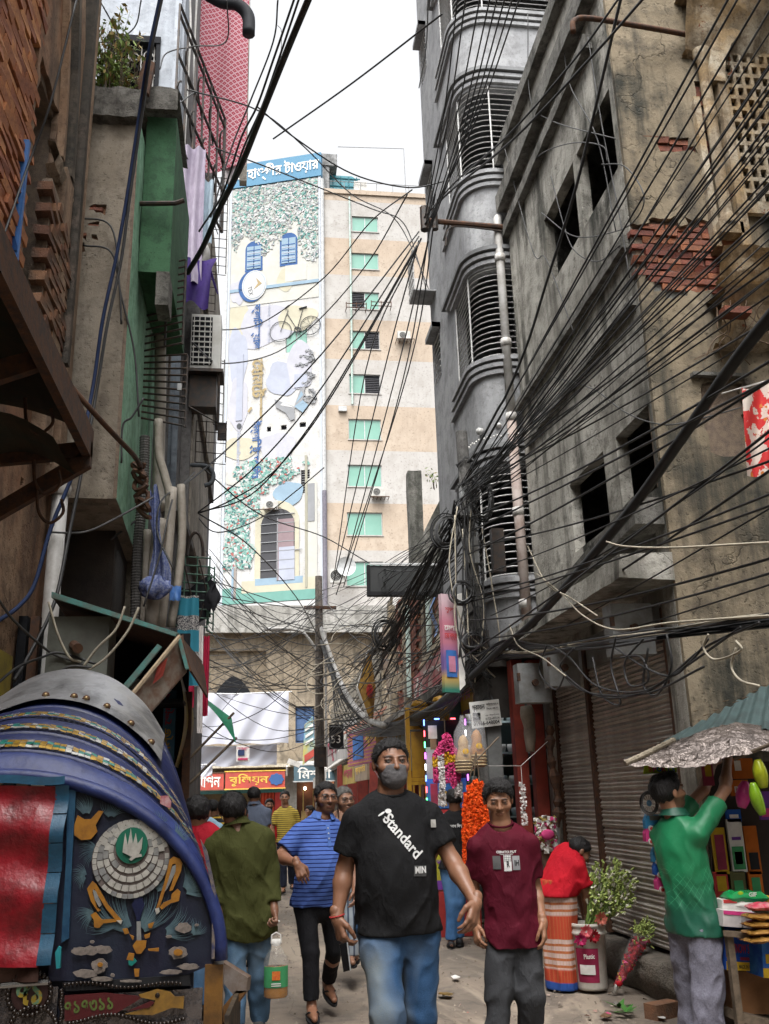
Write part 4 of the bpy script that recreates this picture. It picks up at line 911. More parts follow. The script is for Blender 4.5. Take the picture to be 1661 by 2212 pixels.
acl=ac_unit(None,-.90,10.45,6.55,.36,.30,.74);tagit(acl,'pale air conditioner outdoor unit hung high on the left wall, grille towards the street','air conditioner')
for k in range(9):part('grille_bar',MB().box((-.885,10.43,6.62+k*.07),(-.65,10.445,6.635+k*.07)),M_acw,acl)
for k in range(4):part('grille_bar',MB().box((-.87+k*.065,10.425,6.6),(-.86+k*.065,10.44,7.24)),M_acw,acl)
part('grille_recess',MB().box((-.89,10.444,6.6),(-.645,10.452,7.25)),M_dark,acl)
for ch in[c for c in acl.children if c.name.startswith('fan')]:
 bpy.data.objects.remove(ch)
ub=solo('switch_box',MB().box((-.9,10.5,6.08),(-.58,10.75,6.49)),M_black_steel,'dark steel box hung under the pale air conditioner','box');part('tray',MB().box((-.94,10.4,6.50),(-.5,10.8,6.54)),M_black_steel,ub);part('bracket',MB().tube([(-.9,10.45,6.05),(-.55,10.45,5.85),(-.55,10.45,6.5)],.015,5),M_black_steel,ub)
solo('meter_plate',MB().box((-.58,11,5.86),(-.47,11.05,6.08)),M_black_steel,'small dark plate fixed in the wire cage under the air conditioner','plate')
M_hose=mat('pale_hose',(.36,.32,.27),(.24,.21,.17),sc=7,rough=.6);M_ribhose=mat('ribbed_conduit',(.10,.095,.09),(.07,.065,.06),sc=8)
mb=MB();n=150;mb.tube([(-1.135+.01*math.sin(k*.05),8.55,4.9-1.95*k/n) for k in range(n+1)],[.045+.006*(k%2) for k in range(n+1)],8);solo('ribbed_conduit',mb,M_ribhose,'dark ribbed conduit running down the edge of the mint green wall','conduit')
for i,(pts,r,lb) in enumerate([([(-1.02,8.6,5.1),(-1.0,8.6,4.75),(-.93,8.6,4.5),(-.88,8.6,4.25),(-.92,8.6,3.6),(-.97,8.6,3.1)],.04,'pale hose bending out and down beside the ribbed conduit'),([(-1.06,8.5,3.95),(-1.05,8.48,3.5),(-1.05,8.48,3.05)],.036,'thin pale hose, first of the three that reach the kiosk roof'),([(-.94,8.5,4.05),(-.97,8.46,3.6),(-.98,8.45,3.05)],.062,'thick pale hose, middle of the three that reach the kiosk roof'),([(-.86,8.6,4.4),(-.87,8.55,3.7),(-.9,8.5,3.05)],.045,'brown hose, last of the three that reach the kiosk roof'),([(-.80,8.8,4.5),(-.77,8.8,4.0),(-.79,8.8,3.55),(-.84,8.8,3.1)],.04,'pale curved hose nearest the hanging cage on the left'),([(-1.12,9.2,6.4),(-1.08,9.15,5.6),(-1.05,9.1,4.6),(-1.0,8.9,4.3)],.06,'brown pipe dropping behind the barred gates')]):
 solo('hose',MB().tube(spline(pts,6),r,8),M_hose,lb,'hose',smooth=True)
solo('drain_elbow',MB().tube(spline([(-.92,10.7,7.55),(-.86,10.65,7.95),(-.76,10.6,8.2),(-.80,10.6,8.36),(-.95,10.7,8.4)],5),.045,8),M_pvc,'pale plastic elbow pipe just above the air conditioner','pipe',smooth=True)
for x,y,z0,z1,lb in((-1.05,10.1,9,14.5,'thin pale conduit running up beside the white house'),(-.98,10.3,7.5,14,'thin white cable trunk running up past the ornate railing')):
 solo('conduit',MB().tube(spline([(x,y,z0),(x+.02,y,(z0+z1)/2-.6),(x-.01,y,(z0+z1)/2+.4),(x+.01,y,z1)],6),.014,6),M_pvc,lb,'conduit')
solo('pipe_hook',MB().tube(spline([(-.98,10.8,5.42),(-.8,10.75,5.42),(-.66,10.75,5.4),(-.60,10.75,5.3),(-.62,10.75,5.2),(-.7,10.75,5.16)],5),.028,8),mat('slate_iron',(.09,.10,.11)),'dark iron bracket curling back into a hook against the sky on the left','bracket',smooth=True)
solo('lamp_arm',MB().tube(spline([at(440,-14,Y=11.8),at(478,6,Y=11.8),at(515,12,Y=11.7),at(536,36,Y=11.7),at(537,74,Y=11.7)],6),[.085]*12+[.10]*13,10),mat('charcoal_tube',(.035,.037,.042)),'thick charcoal curved lamp arm crossing the red cloth at the top','lamp arm',smooth=True)
def cloth_pat(name,c1,c2,sc,kind='diamond'):
 b=NB(name)
 w1=b.n('ShaderNodeTexWave',wave_type='BANDS',bands_direction='DIAGONAL');w1 .inputs['Scale'].default_value=sc;b.l(b.map((1,.0,1)),w1 .inputs['Vector'])
 w2=b.n('ShaderNodeTexWave',wave_type='BANDS',bands_direction='DIAGONAL');w2 .inputs['Scale'].default_value=sc;b.l(b.map((-1,0.,1)),w2 .inputs['Vector'])
 f=b.math('MAXIMUM',b.ramp(w1 .outputs['Fac'],.72,.85),b.ramp(w2 .outputs['Fac'],.72,.85))
 d=b.math('MULTIPLY',b.ramp(w1 .outputs['Fac'],.0,.2,1,0),b.ramp(w2 .outputs['Fac'],.0,.2,1,0))
 return b.out(b.mix(b.math('MAXIMUM',f,d),c1,c2),.85)
M_redcl=cloth_pat('red_diamond_cloth',(.40,.028,.06),(.60,.36,.40),6.0)
def cloth(name,P,nu,nv,m,label,cat,wav=.03,fr=9,seed=0,th=None):
 mb=MB().grid(lambda u,v:tuple(Vector(P(u,v))+Vector((0,-1,0))*(wav*math.sin(u*fr+1.3*math.sin(v*3+seed))+wav*.6*nz(u*3,v*3,seed,1))),nu,nv)
 return solo(name,mb,m,label,cat,smooth=True)
cloth('red_cloth',lambda u,v:(-1.18+(.72+.12*u)*u,12.5+.1*u,14.6-3.8*v+.35*u*v),40,40,M_redcl,'big red cloth with a pale diamond pattern hanging high on the left','cloth',.04)
cloth('pale_cloth',lambda u,v:(-.62+.22*u-.08*v,12.62,12.1-1.3*v),12,12,mat('pink_grey_gauze',(.55,.50,.50),(.48,.44,.45),sc=8),'pale gauze cloth hanging below the big red patterned cloth','cloth')
cloth('lilac_cloth',lambda u,v:(-1.02+.26*u,9.9,9.3-1.9*v),14,14,mat('lilac_cotton',(.42,.37,.46),(.32,.28,.36),sc=4),'lilac cloth draped below the ornate railing','cloth',.04,12)
cloth('pale_blue_cloth',lambda u,v:(-.80+.14*u,10.0,8.9-.9*v),8,8,mat('pale_blue_cotton',(.40,.50,.58),sc=4),'pale blue cloth hanging beside the lilac cloth','cloth')
def shirt(loc,w_,h,m,label):
 t=solo('hanging_shirt',MB().grid(lambda u,v:(loc[0]+w_*(u-.5)*(1-.25*v+.3*max(0,1-v*5)),loc[1]-.035*math.sin(u*8+v*2),loc[2]-h*v*(1-.12*math.sin(u*6))),16,14),m,label,'shirt',smooth=True)
 part('sleeve',MB().grid(lambda u,v:(loc[0]+w_*(.38+.28*v+.16*(u-.5)),loc[1]-.03*math.sin(u*9),loc[2]-.05-h*.55*v-.1*u),6,8),m,t,True);part('sleeve',MB().grid(lambda u,v:(loc[0]-w_*(.38+.2*v+.16*(u-.5)),loc[1]-.03*math.sin(u*9),loc[2]-.05-h*.5*v-.1*u),6,8),m,t,True);return t
shirt((-.80,9.9,7.72),.34,.62,mat('purple_cotton',(.05,.025,.16),(.03,.015,.10),sc=5),'deep purple shirt drying on the wire cage at the left')
shirt((-.78,10.2,8.62),.26,.42,mat('navy_cotton',(.018,.022,.035),sc=5),'navy shirt drying above the deep purple one')
mb=MB().grid(lambda u,v:(-1.0+.10*v+(.05+.10*v)*(u-.5)*(1+.4*math.sin(v*9)),8.3-.05*math.sin(u*12+v*6),4.3-.95*v-.05*math.sin(u*5)),16,22);M_bcl=mat('blue_striped_cotton',(.09,.12,.28),(.22,.25,.38),sc=45,lo=.45,hi=.55)
solo('knotted_garment',mb,M_bcl,'twisted blue striped garment hanging among the pale hoses','garment',smooth=True);
gn=solo('rag_bundle',MB().grid(lambda u,v:(-.93+(.13+.03*math.sin(u*31+v*9))*math.cos(6.283*u)*math.sin(3.14*v),8.28+.07*math.sin(6.283*u)*math.sin(3.14*v),3.36+.09*math.cos(3.14*v)+.025*math.sin(u*25)),24,10),M_bcl,'bunched blue striped cloth at the foot of the twisted garment','cloth',smooth=True)
lc=cage((-.8,10.8,3.9),'green wire cage balcony over the hanging teal cloth on the left',[(-1.02,-.60,10.6,3.45,4.25,3,8),(-.62,-.55,10.7,3.4,4.15,1,7)],mat('green_wire_paint',(.06,.13,.09),(.10,.16,.13),sc=10),.009)
for x in(-.9,-.72):part('cross_brace',MB().tube([(x,10.58,3.45),(x+.1,10.58,3.8),(x,10.58,4.2)],.009,4),M_black_steel,lc)
part('pipe_loop',MB().tube([(-.86+.09*(1-math.cos(a)),10.58,4.25+.28*math.sin(a)) for a in np.linspace(0,math.pi,12)],.02,6),M_black_steel,lc)
solo('dark_washing',MB().grid(lambda u,v:(-1.0+.42*u,10.75-.03*math.sin(u*14),3.98-.5*v-.08*math.sin(u*5)),16,8),mat('black_washing',(.02,.02,.024)),'dark washing hung inside the green wire cage','washing',smooth=True)
solo('black_jacket',MB().grid(lambda u,v:(-.62+.13*u+.03*math.sin(v*7+u*4),10.5-.04*math.sin(u*3.1),3.92-.34*v+.03*math.sin(u*9)),10,10),mat('black_washing',(.02,.02,.024)),'black bundled jacket on the outer corner of the green cage','jacket',smooth=True)
def wavepat(name,c1,c2,sc):
 b=NB(name);w1=b.n('ShaderNodeTexWave',wave_type='BANDS',bands_direction='Z');w1 .inputs['Scale'].default_value=sc;w1 .inputs['Distortion'].default_value=2.5;b.l(b.map((.35,.1,1)),w1 .inputs['Vector'])
 sp=b.ramp(b.noise(90,2),.48,.52);f=b.math('MULTIPLY',b.ramp(w1 .outputs['Fac'],.55,.6),1);return b.out(b.mix(f,c1,b.mix(sp,c2,(.03,.03,.04))),.8)
cloth('teal_cloth',lambda u,v:(-.80+.20*u+.03*v,8.9,3.42-.86*v),14,24,wavepat('teal_wave_cloth',(.015,.17,.24),(.36,.34,.32),1.0),'teal cloth with speckled wavy bands hanging beside the kiosk','cloth',.02,10)
cloth('white_scarf',lambda u,v:(-.60+.05*u+.02*v,8.95,3.14-1.0*v),8,14,mat('white_scarf_cotton',(.62,.58,.56),sc=5),'long white scarf hanging beside the teal cloth','scarf',.02,12)
cloth('crimson_cloth',lambda u,v:(-.55+.06*u,9.02,3.05-.75*v),6,12,mat('crimson_cotton',(.36,.015,.05),sc=5),'narrow crimson cloth hanging behind the white scarf','cloth')
cloth('crimson_hem',lambda u,v:(-.78+.17*u,8.85,2.56-.2*v),8,6,mat('crimson_cotton',(.36,.015,.05),sc=5),'bunched crimson cloth below the hem of the teal cloth','cloth')
cloth('blue_plastic_rag',lambda u,v:(-.85+.10*u,8.7,3.47-.14*v),6,6,mat('blue_plastic',(.10,.25,.60),rough=.4),'blue plastic rag tied at the top of the teal cloth','rag',.03,14)
# kiosk on the left with teal edged roof and a leaning board
M_tealp=mat('teal_angle_iron',(.07,.22,.20),(.10,.12,.10),sc=14,rough=.6);M_kbox=mat('grey_green_cabinet',(.15,.16,.135),(.10,.10,.085),sc=4,rough=.6)
kio=thing('roadside_kiosk',(-1.0,6.7,0),'dark open kiosk with a teal-edged sheet roof below the green house','kiosk')
rf=[(-1.43,6.5,2.93),(-.56,6.5,2.64),(-.56,6.5,2.61),(-1.43,6.5,2.89)]
part('roof_edge',MB().slab(rf,(0,.05,0)),M_tealp,kio)
part('roof_edge',MB().slab([(-.56,6.5,2.64),(-.49,6.5,2.40),(-.51,6.5,2.39),(-.585,6.5,2.63)],(0,.05,0)),M_tealp,kio)
part('roof_sheet',MB().slab([(-1.43,6.52,2.90),(-.56,6.52,2.61),(-.5,8.1,2.66),(-1.6,8.1,3.0)],(0,0,.02)),M_rust,kio)
part('roof_flap',MB().slab([(-.56,6.55,2.62),(-.49,6.55,2.39),(-.45,8.0,2.36),(-.5,8.1,2.64)],(.015,0,0)),M_rust,kio)
part('back_wall',MB().box((-1.7,8.0,0),(-.6,8.05,2.9)),M_dark,kio);part('side_wall',MB().box((-1.68,6.7,0),(-1.62,8,2.8)),M_dark,kio)
part('cabinet',MB().box((-1.46,6.62,2.28),(-1.05,6.95,2.78)),M_kbox,kio)
part('spout',MB().tube([(-1.28,6.62,2.58),(-1.22,6.45,2.53)],.035,10),M_rust,kio)
part('brace',MB().slab([(-1.12,6.46,2.02),(-.70,6.46,2.56),(-.67,6.46,2.54),(-1.08,6.46,2.0)],(0,.03,0)),M_tealp,kio)
part('counter_shelf',MB().box((-1.6,6.9,.9),(-.7,7.9,.95)),M_rust,kio);part('post',MB().box((-.62,7.9,0),(-.56,7.97,2.4)),M_rust,kio);part('post',MB().box((-1.6,6.7,0),(-1.54,6.77,2.8)),M_rust,kio)
for x,y,z,sx in((-.98,7.6,2.32,.1),(-.82,7.6,2.3,.07),(-.92,7.7,2.3,.08)):part('jar',MB().lathe([(0,0),(sx*.5,.01),(sx*.5,.12),(sx*.3,.15),(0,.155)],(x,y,z),10),M_box,kio,True)
part('shelf',MB().box((-1.2,7.5,2.27),(-.6,7.9,2.3)),M_dark,kio)
M_board=mat('worn_painted_board',(.20,.12,.085),(.29,.25,.21),sc=9,lo=.42,hi=.6,rough=.6)
bd=solo('leaning_board',MB().slab([at(388,1374,Y=6.5),at(396,1456,Y=6.6),at(312,1552,Y=6.35),at(274,1514,Y=6.2)],(.02,.05,.02)),M_board,'worn red and brown painted board leaning under the teal kiosk roof','board')
part('edge_batten',MB().tube([at(388,1374,Y=6.47),at(274,1514,Y=6.17)],.014,5),mat('pale_batten',(.40,.31,.21),sc=12),bd);part('faded_letter',MB().slab([at(340,1440,Y=6.36),at(362,1420,Y=6.4),at(352,1460,Y=6.41),at(330,1478,Y=6.35)],(0,-.004,0)),M_sred,bd)
vs=solo('vertical_sign',MB().box((-.79,7.95,1.82),(-.69,8.05,2.42)),mat('sign_sky_blue',(.10,.24,.36),sc=4),'narrow upright sky-blue sign with pink and yellow lettering behind the blue hood','sign')
for t,z,m_,in(('প্লেস',2.27,mat('lettering_pink',(.55,.08,.14),bump=0)),('গোল্ড',1.98,M_lyel)):
 mb=text_mb(t,w=.26,h=.08,bold=.02);mb.xf(Matrix.Translation((-.74,7.94,z))@Matrix.Rotation(R(-90),4,'Y'));part('lettering',mb,m_,vs)
solo('bent_sheet',MB().grid(lambda u,v:(-.66+.10*math.sin(3.14*v)*(.6+.4*u),7.7+.5*u,2.55-.75*v),6,14),mat('weathered_yellow_sheet',(.22,.19,.13),(.35,.27,.05),sc=5,rough=.5),'curved weathered sheet bulging beside the upright sky-blue sign','sheet',smooth=True)
M_ban=mat('white_banner_cloth',(.46,.47,.53),(.42,.43,.49),sc=1.2,bump=0,rough=.9)
def banner(x0,x1,z0,z1,y,label,sag=.05):
 b=solo('cloth_banner',MB().grid(lambda u,v:(x0+(x1-x0)*u,y+.05*math.sin(u*17+v*3)+.03*math.sin(v*8+u*30),z1-(z1-z0)*v-sag*math.sin(u*3.1)*(1-v)+.02*math.sin(u*22)*v),40,16),M_ban,label,'banner',smooth=True)
 part('hem_rod',MB().tube([(x0-.1,y,z1),((x0+x1)/2,y,z1-sag),(x1+.1,y,z1)],.02,5),mat('pale_rod',(.6,.6,.6),bump=0),b);return b
banner(-2.5,.87,3.3,4.88,30,'big blank white banner hung across the street');banner(-2.6,.52,2.66,3.3,30.4,'lower white banner showing under the big blank one');banner(-2.6,-1.45,2.36,2.72,30.2,'small white strip banner at the lower left of the big one',.02)
nb_=solo('printed_banner',MB().slab([(-2.6,29.5,2.3),(-1.85,29.5,2.35),(-2.2,29.5,1.75),(-2.6,29.5,1.55)],(0,.03,0)),M_lwh,'slanting printed paper banner below the white strip banner','banner');part('print_block',MB().box((-2.5,29.48,2.2),(-2.3,29.495,2.3)),M_sred,nb_)
for k in range(5):part('print_line',MB().box((-2.58,29.485,2.1-k*.08),(-2.0-k*.05,29.495,2.125-k*.08)),P_grey,nb_)
solo('green_tarp',MB().grid(lambda u,v:tuple(at(438+62*u,1504+46*u,Y=12).lerp(at(436+74*u,1512+60*u+34*u*u,Y=11.9),v)),20,8),mat('green_tarpaulin',(.02,.22,.11),(.015,.13,.07),sc=6,rough=.5),'triangular green tarpaulin stretched to the tip of two bamboo poles','tarpaulin',smooth=True)
M_bam=mat('bamboo',(.16,.12,.085),(.09,.07,.05),sc=20)
solo('bamboo_pole',MB().tube([(-1.05,11.9,1.85),(-.33,12,2.60)],.018,6),M_bam,'upper of two bamboo poles holding out the green tarpaulin','pole');solo('bamboo_pole',MB().tube([(-1.0,11.8,1.6),(-.29,12.02,2.30)],.018,6),M_bam,'lower of two bamboo poles holding out the green tarpaulin','pole')
weed((3.02,6.9,9.02),.3,.38,8,'small green sprig growing from the top ledge of the concrete house','weed',16)
hb=solo('hanging_poster',MB().slab([(1.22,28,2.55),(1.60,28,2.8),(1.52,28,3.95),(1.28,28,3.7)],(0,.03,0)),mat('poster_sky_blue',(.10,.28,.45),(.4,.36,.1),sc=1.2,bump=0),'slanting blue and yellow poster hung left of the middle pole','poster');part('print_block',MB().slab([(1.28,27.98,2.62),(1.56,27.98,2.8),(1.55,27.98,3.0),(1.27,27.98,2.82)],(0,-.01,0)),mat('sign_red',(.40,.07,.05)),hb)
for k in range(3):part('print_line',MB().slab([(1.3,27.98,3.1+k*.2),(1.53,27.98,3.25+k*.2),(1.53,27.98,3.33+k*.2),(1.3,27.98,3.18+k*.2)],(0,-.01,0)),M_lwh,hb)
p_=at(510,1645,Y=24);q_=at(539,1610,Y=24);hc=solo('small_poster',MB().box((p_.x,24,p_.z),(q_.x,24.03,q_.z)),M_lwh,'small white poster with pink print under the lower white banner','poster');part('lettering',text_mb('ব্যানার',w=.3,h=.11,bold=.03).xf(Matrix.Translation(((p_.x+q_.x)/2,23.98,q_.z-.1))),mat('print_rose',(.5,.06,.14),bump=0),hc);part('print_block',MB().box((p_.x+.04,23.98,p_.z+.14),(p_.x+.2,24,p_.z+.28)),mat('print_navy',(.04,.06,.14),bump=0),hc);part('print_block',MB().box((p_.x+.04,23.98,p_.z+.03),(q_.x-.04,24,p_.z+.08)),mat('print_rose',(.5,.06,.14),bump=0),hc)
cc=solo('security_camera',MB().box((0,0,0),(.32,.12,.12)).xf(Matrix.Translation(at(620,1648,Y=24))@Matrix.Rotation(R(22),4,'Y')),M_lwh,'white security camera under the small poster at the end of the street','camera');p_=at(620,1655,Y=24);part('mount',MB().tube([p_,p_+Vector((0,.1,-.22))],.03,6),M_lwh,cc)
# ruined brick house and the row of small shops on the right
M_ruin=plaster('ruin_render',(.28,.23,.16),(.15,.12,.09),(.36,.31,.24),sc=1.1,streak=.5,algae=.4)
rui=thing('ruined_brick_house',(4,17,0),'roofless ruined brick house with bare red brickwork above the shops on the right','building')
PRU=lambda u,v,d:(3.0+d,u,v)
def rom(u,v):return nz(u,v,1,.75)>-.12 or nz(u,v,4,2.)>.35
rw=[(15.0,15.6,3.5,4.7),(17.2,17.9,3.6,5.0),(19.6,20.3,3.7,5.1)]
def inw(u,v):return any(a<u<b and c<v<d for a,b,c,d in rw)
def top(u):return 6.0+.35*nz(u,0,2,.9)-(.9 if u<14.4 else 0)+.2*nz(u,0,7,4)
part('render_wall',flaked(PRU,13.15,23.5,2.9,6.7,.16,lambda u,v:rom(u,v) or inw(u,v) or v>top(u),.06),M_ruin,rui)
mb=holed(13.15,23.5,0,5.75,rw,lambda u,v,d:(3.062+d,u,v),.2);part('brick_core',mb,M_mortar,rui)
lay_bricks(rui,PRU,13.2,20.5,3.0,6.2,lambda u,v:rom(u,v) and not inw(u,v) and v<top(u)-.1,BRK,ux=(0,1,0),d=.09,L=.36,H=.12,sc=1.5,limit=300)
for k,y in enumerate((14.2,16.4,18.8,21)):part('broken_pier',MB().slab([(2.9,y,2.9),(2.9,y+.35,2.9),(2.9,y+.3,5.6+.3*math.sin(k*2)),(2.9,y+.05,5.9+.3*math.sin(k*2))],(.15,0,0)),M_ruin,rui)
for k,(y,z0,z1) in enumerate(((15.75,3.3,5.3),(18.1,3.4,5.2))):part('mint_pipe',MB().tube([(2.85,y,z0),(2.87,y,z1)],.05,6),mat('mint_pipe',(.45,.55,.50)),rui)
part('blue_rag',MB().grid(lambda u,v:(2.85+.05*math.sin(v*9),15.0+.25*u+.1*v,5.0-.9*v),5,10),mat('blue_plastic',(.10,.25,.60),rough=.4),rui,True)
M_colc=plaster('mossy_column',(.25,.245,.22),(.13,.13,.11),(.34,.33,.30),sc=2.5,streak=.6,algae=.6,bump=.8)
part('concrete_column',MB().grid(lambda u,v:(2.74+.125*[-1,1,1,-1,-1][round(u*4)]+.01*nz(u*9,v*9,1,1),16+.13*[-1,-1,1,1,-1][round(u*4)],4.9+(2.38 if v<1 else 2.36)*v+(.04*nz(u*9,1,1,1) if v==1 else 0)),4,26).add([(2.62,15.88,7.25),(2.86,15.88,7.27),(2.86,16.12,7.27),(2.62,16.12,7.25)],[(0,1,2,3)]),M_colc,rui)
part('sloping_wall',MB().slab([(2.62,14.6,5.7),(2.95,14.2,6.35),(3.3,13.5,6.75),(3.3,13.5,4.6),(2.62,14.6,4.9)],(.25,.25,0)),M_colc,rui)
weed((2.8,14.1,6.3),.5,.35,7,'small tuft of weeds growing on the broken wall beside the concrete column','weed',14)
M_shopd=mat('dim_shop',(.05,.045,.04),(.03,.026,.022),sc=3)
mb=MB().box((2.85,13.12,2.7),(5,39,2.9)).box((4.2,10.2,0),(4.3,39,3.1)).box((3.0,23.5,0),(4.3,39.5,5.2));part('shop_row',mb,M_shopd,rui)
for y in(13.2,16,18.5,21,24,27,30,34):part('partition',MB().box((2.7,y-.08,0),(4.2,y+.08,2.8)),mat('shop_red_post',(.22,.04,.03),(.14,.03,.025),sc=5),rui)
for k in range(14):
 y=13.6+k*1.6;part('counter',MB().box((2.75,y,0),(3.1,y+1.2,.9)),rnd.choice([M_redp,M_tealsh,M_ylw,M_shopd]),rui)
M_far=plaster('far_shop_wall',(.20,.18,.15),(.12,.11,.09),(.28,.26,.22),sc=.8)
part('upper_far_wall',MB().box((2.9,23.5,2.9),(3.0,39.5,5.2)),M_far,rui)
gsh=thing('glass_shop',(3.3,11,0),'small shop with glass shelves lit by a tube lamp beside the red pillars','shop')
part('side_wall',MB().box((3.9,10.15,0),(4.0,13.0,3.0)),M_shopd,gsh);part('back_wall',MB().box((2.6,12.9,0),(3.9,13.0,3.0)),mat('shop_back_teal',(.07,.10,.10),sc=2),gsh);part('ceiling',MB().box((2.5,10.2,2.9),(4.0,13.0,2.98)),M_shopd,gsh)
M_shelf=mat('glass_shelf',(.30,.36,.36),rough=.2,bump=0)
for k in range(6):
 z=.5+k*.38;sh=part('shelf',MB().box((2.55,11.7,z),(3.5,12.1,z+.025)),M_shelf,gsh)
 for q in range(7):part('crockery',MB().lathe([(0,.01),(.045,.01),(.06,.07),(.055,.10),(0,.105)],(2.62+q*.13,11.8,z+.02),8),M_lwh if(q+k)%3 else M_shelf,sh,True)
part('tube_lamp',MB().tube([(2.62,11.4,2.62),(3.1,11.6,2.62)],.03,8),emis('tube_glow',(.9,.97,1),6),gsh)
for x in(2.72,2.92):part('red_pillar',MB().box((x,10.05,0),(x+.13,10.2,2.95)),mat('brick_red_paint',(.26,.045,.03),(.17,.035,.025),sc=5),gsh)
part('hung_head_board',MB().box((2.42,10.3,2.35),(2.75,10.36,3.0)),M_shopd,gsh)
part('grey_post',MB().box((3.06,9.95,.2),(3.14,10.05,2.9)),M_box,gsh)
for(x,y,z,sx,sz,lb) in((2.72,6.95,2.74,.34,.40,'largest grey sheet-metal box under the canopy by the ochre wall'),(2.70,8.6,2.66,.3,.34,'middle grey sheet-metal box hung under the concrete canopy'),(2.62,9.4,2.62,.34,.40,'farthest grey sheet-metal box under the canopy, near the pole')):
 bx=solo('junction_box',MB().box((x,y,z-sz/2),(x+sx,y+.18,z+sz/2)),M_box,lb,'box');part('knob',MB().tube([(x+sx*.5,y,z),(x+sx*.5,y-.04,z)],.035,8),M_rust,bx);part('hinge',MB().box((x-.01,y-.01,z+.02),(x+.02,y+.02,z+.1)),M_rust,bx)
solo('cloth_roll',MB().tube(spline([(2.78,9.75,2.42),(2.8,9.75,2.2),(2.79,9.74,1.95)],4),[.06,.075,.08,.07,.06,.065,.06,.05,.045],9),mat('dusty_cloth',(.30,.26,.21),(.2,.17,.14),sc=8),'dusty rolled cloth hanging in front of the left shutter jamb','cloth',smooth=True)
# sign boards of the right side
def sboard(name,c0,c1,z0,z1,m,label,texts=(),th=.06,cat='sign',z2=None,z3=None,fr=None):
 """upright board from plan point c0 to c1 (reading left to right)"""
 a,b=Vector((*c0,0)),Vector((*c1,0));u=(b-a);L=u.length;u.normalize();n=Vector((u.y,-u.x,0));z2=z0 if z2 is None else z2;z3=z1 if z3 is None else z3
 s_=solo(name,MB().slab([a+Vector((0,0,z0)),b+Vector((0,0,z2)),b+Vector((0,0,z3)),a+Vector((0,0,z1))],-n*th),m,label,cat)
 for t,x0,x1,f0,f1,tm in texts:
  mb_=text_mb(t,w=(x1-x0)*L,h=(f1-f0)*(z1-z0),bold=.02);xm,fm=(x0+x1)/2,(f0+f1)/2
  zc=(z0*(1-xm)+z2*xm)*(1-fm)+(z1*(1-xm)+z3*xm)*fm
  mb_.xf(frame_mx(a+u*L*xm+n*.012+Vector((0,0,zc)),u+Vector((0,0,(z2-z0)/L)),(0,0,1)));part('lettering',mb_,tm,s_)
 if fr:
  for p,q in(((a,z0),(b,z2)),((a,z1),(b,z3)),((a,z0),(a,z1)),((b,z2),(b,z3))):
   part('frame',MB().tube([p[0]+n*.01+Vector((0,0,p[1])),q[0]+n*.01+Vector((0,0,q[1]))],.018,4),fr,s_)
 return s_,a,u,n,L
def sprint(sb,x0,x1,f0,f1,z0,z1,m,nm='print_block',d=.006):
 s_,a,u,n,L=sb;q=[a+u*L*x+Vector((0,0,z0+(z1-z0)*f))+n*d for x,f in((x0,f0),(x1,f0),(x1,f1),(x0,f1))];return part(nm,MB().slab(q,n*.003),m,s_)
T=lambda n,c:mat(n,c,bump=0)
T_pur,T_red,T_mar=T('print_purple',(.16,.05,.30)),T('print_red',(.50,.05,.05)),T('print_maroon',(.30,.04,.08));T_blu,T_pink,T_blk,T_grn=T('print_blue',(.05,.16,.45)),T('print_pink',(.55,.22,.32)),T('print_black',(.02,.02,.022)),T('print_green',(.06,.30,.12))
db=solo('blank_signboard',MB().box((1.63,14,4.56),(2.82,14.28,5.0)),mat('dark_grey_board',(.035,.037,.037),rough=.5,sc=2),'blank dark grey signboard jutting out over the right side of the street','sign');part('lid',MB().slab([(1.63,13.98,5.0),(2.82,13.98,5.0),(2.75,14.26,5.09),(1.7,14.26,5.09)],(0,0,.02)),M_alu,db)
part('frame',MB().box((1.60,13.96,4.52),(2.85,14.02,4.58)).box((1.60,13.96,4.58),(1.65,14.02,5.0)).box((2.80,13.96,4.58),(2.85,14.02,5.0)),T_blk,db);part('arm',MB().tube([(2.8,14.1,4.5),(3.1,14.1,4.5)],.03,6),M_rust,db)
M_vb=NB('banner_print');sep=M_vb.n('ShaderNodeSeparateXYZ');M_vb.l(M_vb.co,sep.inputs[0]);zc=M_vb.ramp(sep.outputs[2],-.5,.5)
c1=M_vb.mix(M_vb.ramp(zc,.0,.12),(.03,.17,.12),(.50,.33,.09));c1=M_vb.mix(M_vb.ramp(zc,.12,.22),c1,(.16,.10,.28));c1=M_vb.mix(M_vb.ramp(zc,.34,.5),c1,(.46,.16,.22));c1=M_vb.mix(M_vb.ramp(zc,.72,.95),c1,(.56,.40,.44));MV=M_vb.out(c1,.6)
vb=sboard('printed_banner',(1.93,9.8),(2.10,9.86),2.58,3.64,MV,'tall narrow printed banner with a white edge beside the utility pole',[('মেলা',.1,.9,.62,.68,M_lwh),('কেন্দ্র',.1,.95,.52,.6,T_red),('শুভ',.2,.8,.8,.86,T_red)],cat='banner')
sprint(vb,.15,.85,.15,.42,2.58,3.64,T_blu);sprint(vb,.3,.75,.2,.36,2.58,3.64,T_pink,d=.012);part('white_edge',MB().slab([(2.10,9.86,2.60),(2.16,9.84,2.66),(2.19,9.84,3.66),(2.10,9.86,3.64)],(0,.04,0)),M_lwh,vb[0])
